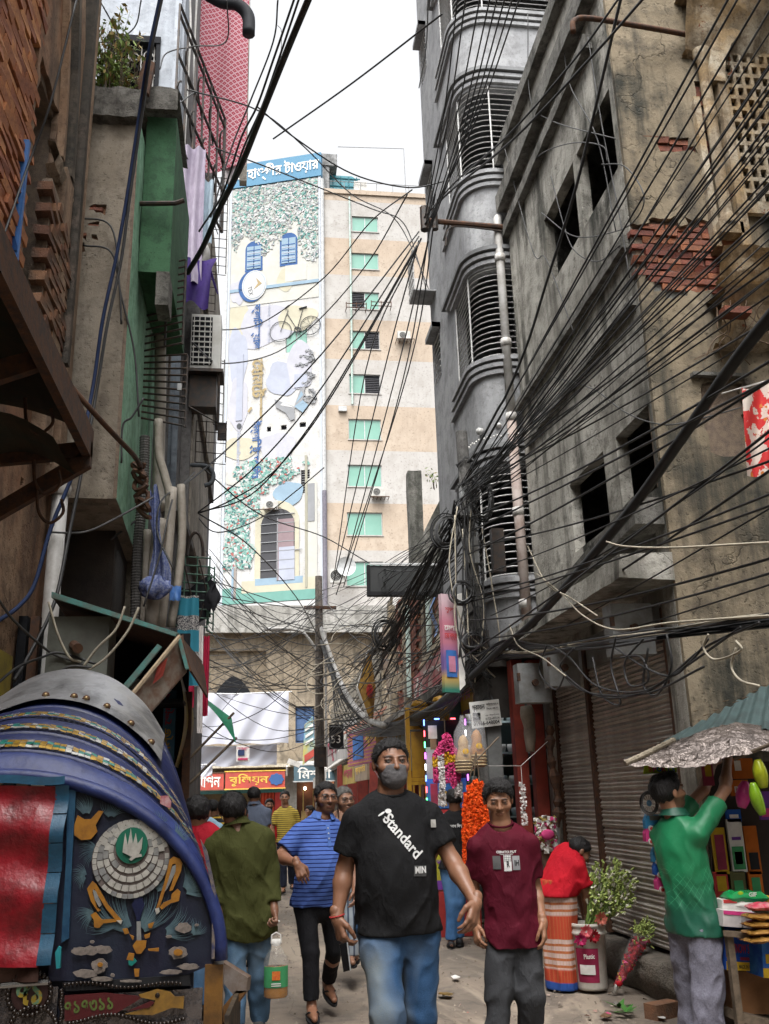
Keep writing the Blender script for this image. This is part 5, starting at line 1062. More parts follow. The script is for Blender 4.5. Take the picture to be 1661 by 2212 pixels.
yb=sboard('yellow_signboard',(2.75,15.7),(2.75,12.0),2.5,3.02,mat('sign_marigold',(.55,.36,.06),(.45,.28,.05),sc=2,bump=0),'marigold yellow shop board with red and purple lettering under the big cables',[('সুরমা',.08,.5,.42,.9,T_red),('স্টোর',.55,.95,.42,.92,T_pink),('দোকান নং মার্কেট ঢাকা',.2,.95,.1,.3,T_pur)],fr=M_rust);sprint(yb,0,.07,0,1,2.5,3.02,T_mar)
rb=sboard('red_white_banner',(2.7,16.6),(2.7,13.5),3.2,3.6,mat('sign_faded_red',(.42,.10,.11),(.55,.45,.40),sc=2.5,bump=0),'faded red and cream banner with pictures above the marigold board',[('ফাস্ট ফুড',.35,.95,.45,.8,M_lwh)],z2=3.05,z3=3.72)
for k in range(5):sprint(rb,.04+k*.05,.08+k*.05,.1+.15*(k%3),.35+.2*(k%3),3.15,3.65,M_lwh)
part('cream_top',MB().slab([(2.68,16,3.66),(2.68,13.4,3.74),(2.68,13.4,3.95),(2.68,15.6,3.72)],(.02,0,0)),mat('sign_cream',(.55,.47,.34),bump=0),rb[0])
part('ledge',MB().box((2.55,13.2,2.98),(3.0,22,3.1)),M_oldc,rui)
ys=solo('hanging_signboard',MB().slab([(1.62,16,3.35),(1.84,16.1,4.0),(1.92,16.1,3.4),(1.84,16,2.72)],(.05,.1,0)),mat('sign_ochre_brown',(.42,.25,.06),(.3,.16,.05),sc=5,bump=0),'lozenge-shaped ochre signboard hanging crooked left of the brick ruin','sign');part('rim',MB().tube([(1.62,15.98,3.35),(1.84,16.08,4.02)],.012,4).tube([(1.62,15.98,3.35),(1.85,15.98,2.7)],.02,4),M_lwh,ys);part('printed_flower',MB().ell((1.84,15.99,3.3),(.06,.01,.12),8,5),T_red,ys)
s3=sboard('raised_letter_sign',(2.3,33.6),(2.3,24.8),2.62,3.6,mat('sign_weathered_grey',(.30,.29,.28),(.2,.2,.2),sc=1.5),'grey board with big raised maroon and white letters far along on the right',[('অপরূপা',.04,.52,.1,.85,T_mar),('জুয়েলার্স',.54,.97,.3,.8,M_lwh)],th=.2)
ps=sboard('striped_signboard',(1.95,21.5),(2.3,18.6),2.25,2.95,mat('sign_magenta_stripe',(.36,.08,.22),(.45,.2,.2),sc=8,bump=0),'magenta and yellow striped picture board below the serrated valance',[('ফুল',.6,.95,.45,.85,M_lyel)])
for k in range(9):sprint(ps,0,1,.04+k*.105,.075+k*.105,2.25,2.95,mat('stripe_orange',(.50,.25,.08),bump=0))
sprint(ps,.2,.55,.15,.85,2.25,2.95,T_blu,d=.012)
part('tile_fringe',MB().slab([(1.86,21.6,2.95),(2.3,18.4,3.05),(2.45,18.4,3.25),(1.95,21.6,3.05)],(0,0,.03)),mat('terracotta_tile',(.35,.16,.11),sc=6),ps[0])
bs1=sboard('brown_signboard',(2.25,26.5),(2.35,24.3),1.95,2.45,mat('sign_olive_gold',(.28,.21,.06),(.2,.15,.05),sc=3,bump=0),'olive gold board hung under the raised-letter sign, nearer the middle pole',[('গহনা',.1,.9,.25,.75,T_mar)]);bs2=sboard('brown_signboard',(2.36,24.2),(2.45,22.2),1.98,2.5,mat('sign_brown',(.22,.17,.12),(.15,.12,.09),sc=3,bump=0),'dull brown board next to the olive gold one',[('জুয়েলারি',.1,.9,.3,.7,M_lyel)])
wa=solo('white_awning',MB().slab([(1.55,28.5,2.15),(1.75,26.2,2.3),(2.5,26.2,2.75),(2.4,28.5,2.75)],(0,0,.03)),M_ribsh,'small dirty white sheet awning sloping down beside the middle pole','awning');part('valance',MB().slab([(1.55,28.5,2.15),(1.75,26.2,2.3),(1.75,26.2,2.05),(1.55,28.5,1.9)],(.02,0,0)),M_ribsh,wa)
va=thing('serrated_valance',(2.2,15,2.7),'serrated mustard valance with grey cloth hanging behind it on the right','valance')
mb=MB();n=14
for k in range(n):
 t0,t1=k/n,(k+1)/n;P_=lambda t,z:(2.05+.35*t,17.0-3.2*t,z+.14*t)
 mb.add([P_(t0,2.72),P_(t1,2.72),P_(t1,2.5),P_((t0+t1)/2,2.38),P_(t0,2.5)],[(0,1,2,3,4),(4,3,2,1,0)])
part('fringe',mb,mat('mustard_leather',(.36,.20,.05),(.28,.14,.04),sc=8),va,kind='stuff');part('backing',MB().slab([(2.1,17,2.7),(2.45,13.8,2.86),(2.6,14,2.9),(2.3,17.1,2.74)],(0,0,.02)),M_rust,va)
part('drape',MB().grid(lambda u,v:(2.15+.2*u,16.4-1.9*u-.05*math.sin(u*20),2.62+.1*u-(.95-.2*u)*v),20,8),mat('grey_green_drape',(.30,.32,.27),(.2,.21,.18),sc=4),va,True)
M_yel=mat('yellow_enamel',(.50,.27,.02),(.36,.18,.02),sc=5,rough=.45)
yg=thing('yellow_gate',(2.35,13.3,0),'tall yellow steel gate and frame between the valance and the garland stall','gate')
for x in(2.02,2.28,2.56):part('post',MB().box((x,13.25,0),(x+.06,13.32,2.75)),M_yel,yg)
for z in(2.7,2.45,1.75,1.7,1.1,.2):part('rail',MB().box((2.02,13.27,z),(2.62,13.31,z+.045)),M_yel,yg)
for k in range(6):part('bar',MB().box((2.1+k*.085,13.28,.2),(2.125+k*.085,13.3,1.72)),M_yel,yg)
part('plate',MB().box((2.1,13.3,1.8),(2.6,13.32,2.42)),M_yel,yg);part('plate',MB().box((2.3,13.2,.2),(2.6,13.26,1.15)),M_yel,yg);part('lamp_dome',MB().lathe([(.0,.1),(.09,.07),(.13,0),(.0,0)],(2.2,13.1,2.75),12),M_yel,yg,True);part('lamp_dome',MB().lathe([(.0,.1),(.09,.07),(.13,0),(.0,0)],(2.5,13.1,2.8),12),M_yel,yg,True)
part('swan_arm',MB().tube(spline([(2.15,13.1,2.6),(2.3,13.05,2.5),(2.38,13.05,2.3),(2.4,13.05,2.1)],5),.025,6),M_yel,yg)
po=sboard('stall_poster',(1.98,11.5),(2.46,11.45),1.0,2.42,T_blk,'dark stall poster edged with coloured lamps, showing a cook in white above blue',[('মিষ্টি',.12,.5,.30,.38,M_lwh),('T.K',.2,.9,.06,.24,M_lwh)],cat='poster')
sprint(po,0,1,.28,.52,1.0,2.42,T_blu);sprint(po,0,1,0,.27,1.0,2.42,T_red);sprint(po,.1,.28,.3,.48,1.0,2.42,T_mar,d=.01);sprint(po,.35,.5,.3,.42,1.0,2.42,M_lyel,d=.01);sprint(po,.6,.75,.3,.42,1.0,2.42,M_lyel,d=.01);sprint(po,.02,.36,.52,.78,1.0,2.42,T('print_offwhite',(.42,.40,.38)),d=.008);sprint(po,.14,.30,.76,.86,1.0,2.42,T('print_skin',(.30,.17,.11)),d=.01);sprint(po,.1,.32,.85,.96,1.0,2.42,M_lwh,d=.012)
cols=[('lamp_blue',(.1,.2,1)),('lamp_red',(1,.08,.1)),('lamp_green',(.1,1,.3)),('lamp_violet',(.7,.1,1)),('lamp_white',(1,1,1))]
for k in range(26):
 x,z=(1.97,2.36-k*.13) if k<13 else(2.48,2.36-(k-13)*.13)
 part('lamp',MB().box((x-.006,11.42,z),(x+.006,11.44,z+.07)),emis(*cols[k%5],2.5),po[0])
part('lamp',MB().box((2.1,11.42,2.43),(2.16,11.44,2.445)),emis(*cols[0],2.5),po[0]);part('lamp',MB().box((2.3,11.42,2.43),(2.36,11.44,2.445)),emis(*cols[1],2.5),po[0])
for z0,z1,m_ in((.6,.98,mat('stall_yellow',(.42,.38,.04),sc=4)),(.5,.6,T_pur)):part('lower_board',MB().box((2.0,11.45,z0),(2.5,11.5,z1)),m_,po[0])
mb=text_mb('পান সুপারি',w=.4,h=.1);mb.xf(Matrix.Translation((2.25,11.44,.8)));part('lettering',mb,T_pur,po[0])
part('red_stand',MB().box((2.02,11.4,0),(2.55,11.7,.48)),M_redp,po[0])
def blossoms(mbs,pts,r,s,n,pick):
 for i in range(n):
  t=rnd.random()*(len(pts)-1);k=min(int(t),len(pts)-2);c=Vector(pts[k]).lerp(Vector(pts[k+1]),t-k);a=rnd.uniform(0,6.28);c+=Vector((r*math.cos(a),r*math.sin(a),rnd.uniform(-.01,.01)))
  d=Vector((rnd.gauss(0,1),rnd.gauss(0,1),rnd.gauss(0,1))).normalized();e=d.orthogonal().normalized();f=d.cross(e);q=s*rnd.uniform(.7,1.2)
  mbs[pick(t/(len(pts)-1))].add([c+e*q,c+f*q,c-e*q,c-f*q,c+d*q*.8],[(0,1,4),(1,2,4),(2,3,4),(3,0,4),(0,3,2,1)])
F_pink,F_yel,F_wht,F_org=mat('blossom_pink',(.60,.06,.20),jitter=.1,bump=0),mat('blossom_yellow',(.66,.38,.02),bump=0),mat('blossom_white',(.68,.64,.62),bump=0),mat('blossom_orange',(.78,.10,.008),(.55,.05,.006),sc=30,bump=0)
for k,(x,z0,z1,lb) in enumerate(((1.75,2.05,1.66,'leftmost pink and yellow flower garland of the hanging bunch'),(1.80,2.10,1.58,'white and pink garland, second of the hanging bunch'),(1.86,2.13,1.66,'pink garland with a yellow middle, centre of the hanging bunch'),(1.92,2.12,1.62,'pink garland right of centre in the hanging bunch'),(1.97,2.06,1.66,'rightmost pink garland of the hanging bunch'))):
 g=thing('flower_garland',(x,9.55,z1),lb,'garland','garlands of the hanging bunch');mbs=[MB(),MB(),MB()];pts=[(1.86+(x-1.86)*min(1,t*2.5+.25),9.55-.03*(k%2),z0-(z0-z1)*t) for t in np.linspace(0,1,9)]
 if k==1:pk=lambda t:2 if t>.35 else 0
 elif k in(0,2):pk=lambda t:1 if.38<t<.62 else 0
 else:pk=lambda t:0 if not(.4<t<.55 and k==3) else 1
 blossoms(mbs,pts,.024,.016,330,pk);part('blossoms',mbs[0],F_pink,g,kind='stuff')
 if mbs[1].v:part('blossoms',mbs[1],F_yel,g,kind='stuff')
 if mbs[2].v:part('blossoms',mbs[2],F_wht,g,kind='stuff')
 mb=MB().tube([(1.86,9.56,2.28),(1.86,9.56,z0)],.006,4);part('string',mb,M_bam,g)
 if k in(1,4):
  mbs=[MB()];blossoms(mbs,[(x,9.55,z1),(x,9.55,z1-.14)],.03,.018,90,lambda t:0);part('tassel',mbs[0],F_wht,g,kind='stuff')
mg=thing('marigold_garlands',(2.02,9.0,.85),'thick drape of bright orange marigold garlands hanging on strings from a stick','garland');m1=MB()
for k in range(9):
 x=1.89+k*.03;zt=1.66-.02*abs(k-4.5)**1.6*.5;
 mm=[MB()];pts=[(x+(2.02-x)*.3*(1-t)**3+.004*math.sin(t*20),8.98-.05*math.sin(k*2.2),zt-(zt-.87-.015*(k%3))*t) for t in np.linspace(0,1,30)];blossoms(mm,pts,.02,.017,520,lambda t:0);part('garland',mm[0],F_org,mg,kind='stuff')
for x in(1.95,2.0,2.06):part('string',MB().tube([(x,8.98,1.64),(2.04,8.98,1.92)],.006,4),M_bam,mg)
part('stick',MB().tube([(2.03,8.98,1.84),(2.28,9.02,2.06)],.008,5),M_bam,mg)
for x,z,m_,lb in((2.03,1.95,mat('wicker',(.42,.28,.12),(.3,.18,.08),sc=25),'wicker gift basket in a clear bag hanging beside the pink garlands'),(2.17,2.0,mat('brown_toy',(.36,.17,.05),sc=9),'brown flower-faced basket in a clear bag hanging at the pole')):
 g=thing('gift_basket',(x,9.5,z-.2),lb,'basket');part('basket',MB().lathe([(.0,-.2),(.075,-.2),(.09,-.15),(.085,-.1),(.09,-.06),(.07,-.02),(.05,.05),(.055,.1),(.03,.15),(0,.17)],(x,9.5,z),14),m_,g,True)
 for k in range(4):part('band',MB().tube([(x+.092*math.cos(a),9.5+.092*math.sin(a),z-.18+k*.03) for a in np.linspace(0,6.283,16)],.008,4),mat('pale_straw',(.5,.38,.2),sc=20),g)
 part('rosette',MB().lathe([(.03,0),(.03,.01),(0,.012)],(0,0,0),10).xf(Matrix.Translation((x,9.41,z-.0))@Matrix.Rotation(R(90),4,'X')),F_yel,g);
 b=NB('clear_bag'+str(int(x*100)));b.b.inputs['Transmission Weight'].default_value=0;b.b.inputs['Alpha'].default_value=.18;M_bag=b.out((.7,.7,.72),.15)
 part('bag',MB().lathe([(.02,.36),(.03,.3),(.09,.2),(.105,0),(.1,-.2),(.0,-.22)],(x,9.5,z),12),M_bag,g,True)
wg=thing('white_garland',(2.45,8.8,.95),'thin white flower string hanging from a thread near the boy','garland');mm=[MB()];blossoms(mm,[(2.42,8.8,1.62),(2.42,8.8,1.25)],.022,.016,120,lambda t:0);part('blossoms',mm[0],F_wht,wg,kind='stuff');part('thread',MB().tube([(2.42,8.8,1.62),(2.42,8.8,1.78),(2.95,9.6,2.05)],.003,3),M_pvc,wg);part('thread',MB().tube([(2.42,8.8,1.78),(2.2,9.2,1.8)],.003,3),M_pvc,wg)
bq=thing('wrapped_bouquet',(2.75,9.2,.98),'silver-wrapped bouquet with a pink bow standing against the shutter edge','bouquet');mm=[MB(),MB(),MB()];blossoms(mm,[(2.76,9.3,1.0),(2.76,9.3,1.3)],.09,.03,240,lambda t:rnd.choice([0,2,2,2,1]));part('blossoms',mm[0],F_pink,bq,kind='stuff');part('leaves',mm[1],M_leaf2,bq,kind='stuff');part('foil',mm[2],M_lwh,bq,kind='stuff');part('bow',MB().ell((2.74,9.17,1.15),(.07,.03,.05),10,6),F_pink,bq,True);part('stand',MB().lathe([(.07,.6),(.04,0),(.06,.0)],(2.76,9.3,.4),10),M_rust,bq)
ml=solo('hanging_lock_chain',MB().tube(spline([(2.98,9.6,2.2),(2.96,9.6,1.9),(3.0,9.6,1.5),(2.97,9.6,1.2)],6),[.03,.05,.03,.06,.05,.03]*3+[.03],6),M_rust,'rusty chain and padlock hanging at the left shutter jamb','chain')
# cycle rickshaw at the lower left
M_vin=mat('blue_vinyl',(.006,.013,.078),(.004,.007,.035),sc=7,rough=.5,bump=.5,bsc=18,bd=.01)
M_vinl=mat('worn_blue_vinyl',(.022,.038,.15),(.008,.015,.08),sc=12,rough=.52,bump=.4,bsc=30,bd=.006);M_navy=mat('navy_panel_vinyl',(.005,.006,.022),(.010,.016,.032),sc=6,rough=.5,bump=.5,bsc=40)
M_tin=mat('galvanised_sheet',(.40,.40,.41),(.20,.20,.205),sc=5,rough=.36,metal=.75,bump=.5,bsc=9,bd=.02,lo=.45,hi=.6);M_rv=mat('red_vinyl_curtain',(.26,.008,.016),(.085,.008,.010),sc=7,rough=.38,bump=.5,bsc=20,bd=.01,lo=.45,hi=.62)
M_gold,M_sil,M_sqt=mat('gold_sequin',(.52,.32,.05),(.25,.14,.02),sc=60,rough=.28,metal=.6,bump=0),mat('silver_sequin',(.55,.54,.50),sc=60,rough=.25,metal=.6,bump=0),mat('teal_sequin',(.03,.22,.17),rough=.28,metal=.4,bump=0)
M_or=mat('orange_applique',(.34,.145,.010),(.22,.09,.008),sc=30,rough=.55);M_mirror=mat('white_glass_tile',(.44,.42,.38),(.30,.29,.26),sc=40,rough=.3,bump=0);M_mirror2=mat('grey_glass_tile',(.25,.25,.24),(.17,.17,.17),sc=40,rough=.3,bump=0)
M_edge=mat('teal_blue_edging',(.014,.085,.16),(.014,.055,.10),sc=14,rough=.5)
RX,ZB,RA=-.66,1.13,.565
ric=thing('cycle_rickshaw',(RX,3.0,0),'decorated cycle rickshaw with a blue folding hood, red back curtain and appliqued rear panel','rickshaw')
hp_=[(2.60,1.585),(2.68,1.645),(2.79,1.70),(2.93,1.75),(3.10,1.80),(3.42,1.945)]
def hoop(i,phi,off=0.):
 k=min(int(i),4);t=i-k;y=hp_[k][0]*(1-t)+hp_[k+1][0]*t;z=hp_[k][1]*(1-t)+hp_[k+1][1]*t;yb=2.60+.10*i;c,s_=math.cos(phi),math.sin(phi);a=RA-.022*i
 return Vector((RX+(a+off)*c,yb+(y-yb)*s_,ZB+(z-ZB+off)*s_))
for i in range(5):
 part('hood_fold',MB().grid(lambda u,v:tuple(hoop(i+v*.98,.02+(math.pi-.04)*u,.026*math.sin(math.pi*v)+.007*nz(u*12,v,i,1)*math.sin(math.pi*v))),54,8),M_vin if i else M_vinl,ric,True)
for i in range(6):part('hoop',MB().tube([hoop(min(i,4.99),math.pi*k/40,.004) for k in range(41)],.014 if i else.017,8),M_vinl if i==0 else M_vin,ric,True)
def sequins(i,w_,u0=.03,u1=.97,n=96):
 ms=[MB(),MB(),MB()]
 for k in range(n):
  for r in range(3):
   p0,p1=u0+(u1-u0)*k/n,u0+(u1-u0)*(k+.93)/n;v0,v1=i+w_*(r/3-.5),i+w_*((r+.95)/3-.5);o=.027+rnd.uniform(0,.002);j=rnd.uniform(-.0018,.0018)
   m_=2 if(r==1 and k%4<2) or(r==2 and k%7==0) else(0 if rnd.random()<.68 else 1);ms[m_].add([hoop(v0,p0*math.pi,o+j),hoop(v0,p1*math.pi,o-j),hoop(v1,p1*math.pi,o-j*.5),hoop(v1,p0*math.pi,o+j)],[(0,1,2,3)])
 for m_,q in zip(ms,(M_gold,M_sil,M_sqt)):part('sequin_band',m_,q,ric,kind='stuff')
sequins(1.05,.36);sequins(2.05,.30);sequins(2.95,.26)
def tin(u,v):
 p=hoop(4.05+.95*min(1,v*1.05),.80+1.95*u,.03+.006*nz(u*7,v*4,3,1.2));return(p.x,p.y,p.z)
part('tin_sheet',MB().grid(tin,60,12),M_tin,ric,True)
for u in(.05,.13,.22,.29,.33,.42,.58,.72):
 p=Vector(tin(u,.10));rv=part('rivet',MB().ell(tuple(p+Vector((0,-.005,.003))),(.007,.005,.007),8,6),mat('brass_rivet',(.34,.24,.12),rough=.35,metal=.6,bump=0),ric,True);part('rust_ring',MB().ell(tuple(p+Vector((0,-.002,.002))),(.013,.003,.012),10,4),M_rust,rv,True)
def pan(side):
 q=[hoop(0,(1.42 if side>0 else math.pi-1.42)+(0 if False else 0))]
 ph=np.linspace(1.28,.06,16);pts=[(RX+side*RA*math.cos(p),2.615,ZB+(1.585-ZB)*math.sin(p)) for p in ph];return[(RX+side*.150,2.615,1.10)]+[(RX+side*.150,2.615,pts[0][2])]+pts+[(RX+side*(RA-.015),2.615,1.12),(RX+side*.45,2.615,1.085)]
for sd in(1,-1):part('rear_panel',MB().slab(pan(sd),(0,.02,0)),M_navy,ric)
part('rear_wall',MB().box((RX-.5,2.64,.95),(RX+.5,2.66,1.2)),M_navy,ric)
def PPt(cx,cy,d=.0):return at(cx/3.0,1626+cy/3.0,Y=2.61-d)
def app(nm,pts,m,d=.004,th=.004):
 d+=rnd.uniform(0,.0035);return part(nm,MB().slab([PPt(x,y,d) for x,y in pts],(0,-th,0)),m,ric)
mb=MB();M_fe=mat('feather_paint',(.085,.145,.165),(.04,.075,.10),sc=20,rough=.6)
def fan(cx,cy,a0,a1,r0,r1,n,bend=.25,w_=4):
 for k in range(n):
  a=R(a0+(a1-a0)*k/max(1,n-1));rr=rnd.uniform(.85,1.08);pr_=None;sd_=rnd.uniform(.0012,.0038)
  for j in range(5):
   t=j/4;r=r0+(r1*rr-r0)*t;b_=a+bend*t*t;p=(cx+r*math.cos(b_),cy-r*math.sin(b_));q=(-math.sin(b_),-math.cos(b_));hw=w_*(1-t)*.9+.4
   c_=[PPt(p[0]+q[0]*hw,p[1]+q[1]*hw,sd_),PPt(p[0]-q[0]*hw,p[1]-q[1]*hw,sd_)]
   if pr_:mb.add([pr_[0],pr_[1],c_[1],c_[0]],[(0,1,2,3)])
   pr_=c_
for f in((560,420,60,130,30,150,16),(720,430,40,140,20,120,14,-.3),(1010,480,20,110,10,110,20,.4),(1120,560,-10,70,20,130,16,.3),(640,640,120,220,10,130,18,.3),(560,800,100,240,10,100,16,.3),(880,1180,20,75,60,330,22,.25),(870,1180,110,165,60,330,20,-.25),(1180,900,-20,75,30,220,26,.3),(1050,1160,-30,40,30,220,20,.35),(760,1120,140,210,20,210,18,-.3),(1240,1180,0,80,10,110,14),(620,1040,150,230,20,130,14),(1000,900,10,60,20,110,14)):fan(*f)
part('feather_strokes',mb,M_fe,ric,kind='stuff')
mc=PPt(850,685,.004);MR=.0945;md=part('medallion',MB().slab([(mc.x+MR*1.03*math.cos(a),mc.y,mc.z+MR*1.0*math.sin(a)) for a in np.linspace(0,6.283,41)[:-1]],(0,-.004,0)),mat('medallion_ground',(.16,.13,.12),sc=30),ric)
def ringtile(r0,r1,n,cz,m):
 a=3.1416/n*.90;q=[(r0*math.cos(-a),0,r0*math.sin(-a)),(r1*math.cos(-a),0,r1*math.sin(-a)),(r1*math.cos(0)*1.01,0,0),(r1*math.cos(a),0,r1*math.sin(a)),(r0*math.cos(a),0,r0*math.sin(a))];return MB().slab(q,(0,-.003,0)).data('mosaic_tile',m)
for r0,r1,n,dz in((.90,1.0,40,0),(.74,.885,26,.006),(.60,.73,20,.013),(.47,.59,16,.021)):
 mm=[ringtile(MR*r0,MR*r1,n,0,M_mirror),ringtile(MR*r0,MR*r1,n,0,M_mirror2)]
 for k in range(n):
  if rnd.random()<.05:continue
  piece('mosaic_tile',mm[0 if rnd.random()<.68 else 1],Matrix.Translation((mc.x,mc.y-.005,mc.z+dz))@Matrix.Rotation(6.2832*k/n+r0,4,'Y')@Matrix.Rotation(rnd.uniform(-.08,.08),4,'X'),md)
gc=PPt(855,600,.012);part('green_disc',MB().slab([(gc.x+.040*math.cos(a),gc.y,gc.z+.044*math.sin(a)) for a in np.linspace(0,6.283,31)[:-1]],(0,-.003,0)),mat('green_foil',(.01,.13,.08),rough=.4,bump=0),md)
for q in([(795,645),(800,600),(812,520),(828,600),(848,490),(862,590),(880,520),(892,590),(925,545),(918,620),(900,660),(850,672)],[(835,690),(860,668),(915,655),(920,672),(880,680),(850,700)]):part('white_lily',MB().slab([PPt(x,y,.017) for x,y in q],(0,-.003,0)),M_mirror,md)
app('orange_ribbon',[(1100,690),(1125,672),(1165,685),(1182,715),(1172,770),(1120,890),(1098,895),(1140,760),(1140,720),(1118,720),(1085,850),(1035,1000),(1012,1008),(1068,830)],M_or);app('orange_ribbon',[(1035,1000),(1060,970),(1110,950),(1112,915),(1150,880),(1170,900),(1160,960),(1105,975),(1050,1015)],M_or)
app('orange_ribbon',[(565,880),(600,830),(625,850),(700,980),(790,1085),(765,1100),(690,1010),(640,930),(612,880),(600,905),(630,1000),(655,1020),(635,1030),(590,960)],M_or);app('orange_ribbon',[(588,1050),(620,1030),(660,1080),(750,1075),(755,1095),(670,1105),(645,1135),(612,1130),(610,1085)],M_or)
app('ribbon_glass',[(1118,735),(1140,725),(1138,770),(1085,880),(1068,900)],M_mirror2);app('ribbon_glass',[(602,885),(625,900),(660,985),(645,1000),(615,950)],M_mirror2);app('white_tip',[(1005,1010),(1030,1005),(1035,1030),(1015,1048)],M_mirror);app('white_tip',[(755,1085),(795,1085),(785,1112)],M_mirror)
app('orange_bird',[(482,470),(505,405),(545,430),(590,430),(640,375),(672,378),(620,470),(632,510),(590,560),(530,566),(484,535)],M_or);app('dark_stem',[(855,985),(880,935),(925,940),(938,985),(915,1060),(905,1090),(885,1090),(880,1050)],mat('ink_blue',(.006,.010,.045),rough=.4));app('grey_stem',[(886,1092),(912,1092),(918,1285),(888,1285)],M_mirror2)
for q,m_ in(([(860,1250),(885,1215),(950,1215),(945,1260),(915,1300),(885,1300)],M_or),([(960,1110),(1000,1095),(985,1135),(965,1135)],M_or),([(935,1180),(975,1165),(970,1195),(942,1205)],M_or),([(795,1140),(825,1135),(838,1170),(810,1175)],M_or),([(840,1175),(870,1190),(862,1215)],M_or),([(820,1340),(835,1295),(872,1300),(865,1345)],M_or),([(832,1345),(870,1328),(888,1350),(855,1380),(835,1372)],mat('teal_patch',(.01,.20,.17),rough=.4)),([(870,1400),(905,1398),(900,1450),(875,1450)],M_or),([(960,1270),(1030,1262),(1030,1285),(965,1282)],M_or)):app('orange_scrap',q,m_)
M_wflo=mat('worn_white_flower',(.22,.185,.16),(.11,.09,.08),sc=60,rough=.6)
def blossom(cx,cy,rx,ry,seed,m=M_wflo):return app('worn_flower',[(cx+rx*(1+.28*nz(3*math.cos(a),3*math.sin(a),seed,1))*math.cos(a),cy+ry*(1+.28*nz(3*math.cos(a),3*math.sin(a),seed,1))*math.sin(a)) for a in np.linspace(0,6.283,23)[:-1]],m)
for k,(cx,cy,rx,ry) in enumerate(((520,1285,58,26),(590,1280,50,30),(665,1275,60,26),(645,1375,52,42),(640,1410,30,18),(1155,1292,60,42),(1190,1135,52,34),(1095,1190,20,10),(598,1225,14,10),(560,1430,80,26),(660,1465,70,16),(1110,1420,70,16),(1220,1385,70,20),(850,1478,70,9),(730,1440,14,12),(1275,1115,14,8))):blossom(cx,cy,rx,ry,k*3.7)
app('flower_heart',[(1155+30*math.cos(a),1292+22*math.sin(a)) for a in np.linspace(0,6.283,13)[:-1]],M_or,.012);app('flower_heart',[(650+18*math.cos(a),1372+15*math.sin(a)) for a in np.linspace(0,6.283,13)[:-1]],M_or,.012)
part('wear_strip',MB().slab([PPt(1300,560,.01),PPt(1345,640,.01),PPt(1400,900,.01),PPt(1392,1330,.01),PPt(1372,1330,.01),PPt(1378,900,.01),PPt(1325,660,.01)],(0,-.012,0)),mat('chipped_edge',(.20,.16,.12),(.02,.03,.10),sc=40),ric)
part('edge_strip',MB().slab([PPt(440,240,.006),PPt(495,240,.006),PPt(470,700,.006),PPt(450,1200,.006),PPt(400,1230,.006),PPt(430,700,.006)],(0,-.006,0)),mat('deep_teal_binding',(.008,.045,.10),(.02,.08,.14),sc=16,rough=.45),ric)
def cur(u,v):
 x=RX-.155+.300*u-.012*v*u;z=1.57-.42*v-.012*u;return(x,2.575+.010*math.sin(v*17+.6*math.sin(u*3))+.006*nz(u*4,v*6,2,1),z)
cu=part('red_curtain',MB().grid(cur,24,44),M_rv,ric,True)
for k in range(6):part('edging',MB().grid(lambda u,v:(cur(1,(k+.97*v)/6)[0]+.034*u-.003,cur(1,(k+v)/6)[1]-.004+.004*math.sin(k*2+v*3),cur(1,(k+.97*v)/6)[2]+.002),3,6),M_edge,cu,True)
part('edging',MB().grid(lambda u,v:(RX-.155+.32*u,2.568,1.585-.02*v-.004*math.sin(u*9)),20,2),M_edge,cu,True);part('brown_flap',MB().grid(lambda u,v:(RX-.155+.29*u,2.585+.012*math.sin(u*16+v*2),1.155-.05*v),20,6),mat('brown_hem_cloth',(.07,.035,.025),(.04,.02,.016),sc=9),cu,True)
part('teal_tassel',MB().slab([PPt(362,1290,.03),PPt(385,1250,.03),PPt(402,1260,.03),PPt(395,1390,.03),PPt(370,1395,.03)],(0,-.01,0)),mat('teal_ribbon',(.02,.24,.27),rough=.4),cu)
part('pink_tie',MB().slab([PPt(1045,280,.05),PPt(1090,278,.05),PPt(1112,320,.05),PPt(1108,362,.05),PPt(1042,330,.05)],(0,-.02,0)),mat('striped_pink_tie',(.34,.10,.12),(.45,.3,.3),sc=50),ric)
M_chr=mat('dented_chrome',(.24,.22,.22),(.10,.09,.095),sc=9,rough=.25,metal=.8,bump=.6,bsc=14,bd=.02);M_bead=mat('dark_bead',(.022,.014,.010),rough=.25,bump=0)
pl1=part('tin_plate',MB().box((RX-.17,2.62,.80),(RX+.175,2.635,1.085)),M_chr,ric);part('chrome_rail',MB().tube([(RX-.17,2.60,1.092),(RX+.155,2.60,1.10)],.008,8),mat('chrome',(.6,.6,.6),rough=.15,metal=.9,bump=0),ric)
pl2=part('tin_plate',MB().box((RX+.185,2.615,.72),(RX+.525,2.63,1.065)),M_chr,ric)
def beads(pts,r=.0062,p=None):
 mb=MB();
 for q in pts:mb.ell(q,r,6,4)
 part('bead_string',mb,M_bead,p or ric,True,kind='stuff')
b0=at(63,2146,Y=2.60);beads([(b0 .x+.050*math.cos(a),b0 .y,b0 .z+.049*math.sin(a)) for a in np.linspace(0,6.283,29)],.0065,pl1);part('number_disc',MB().slab([(b0 .x+.044*math.cos(a),b0 .y+.012,b0 .z+.044*math.sin(a)) for a in np.linspace(0,6.283,25)[:-1]],(0,-.006,0)),mat('dark_red_disc',(.05,.02,.018),rough=.4),pl1)
mb=text_mb('৭১',w=.062,h=.052,bold=.04);mb.xf(Matrix.Translation((b0 .x,b0 .y-.0,b0 .z)));part('lettering',mb,mat('mint_ochre_letter',(.12,.22,.13),(.32,.22,.03),sc=30,bump=0,lo=.48,hi=.52),pl1)
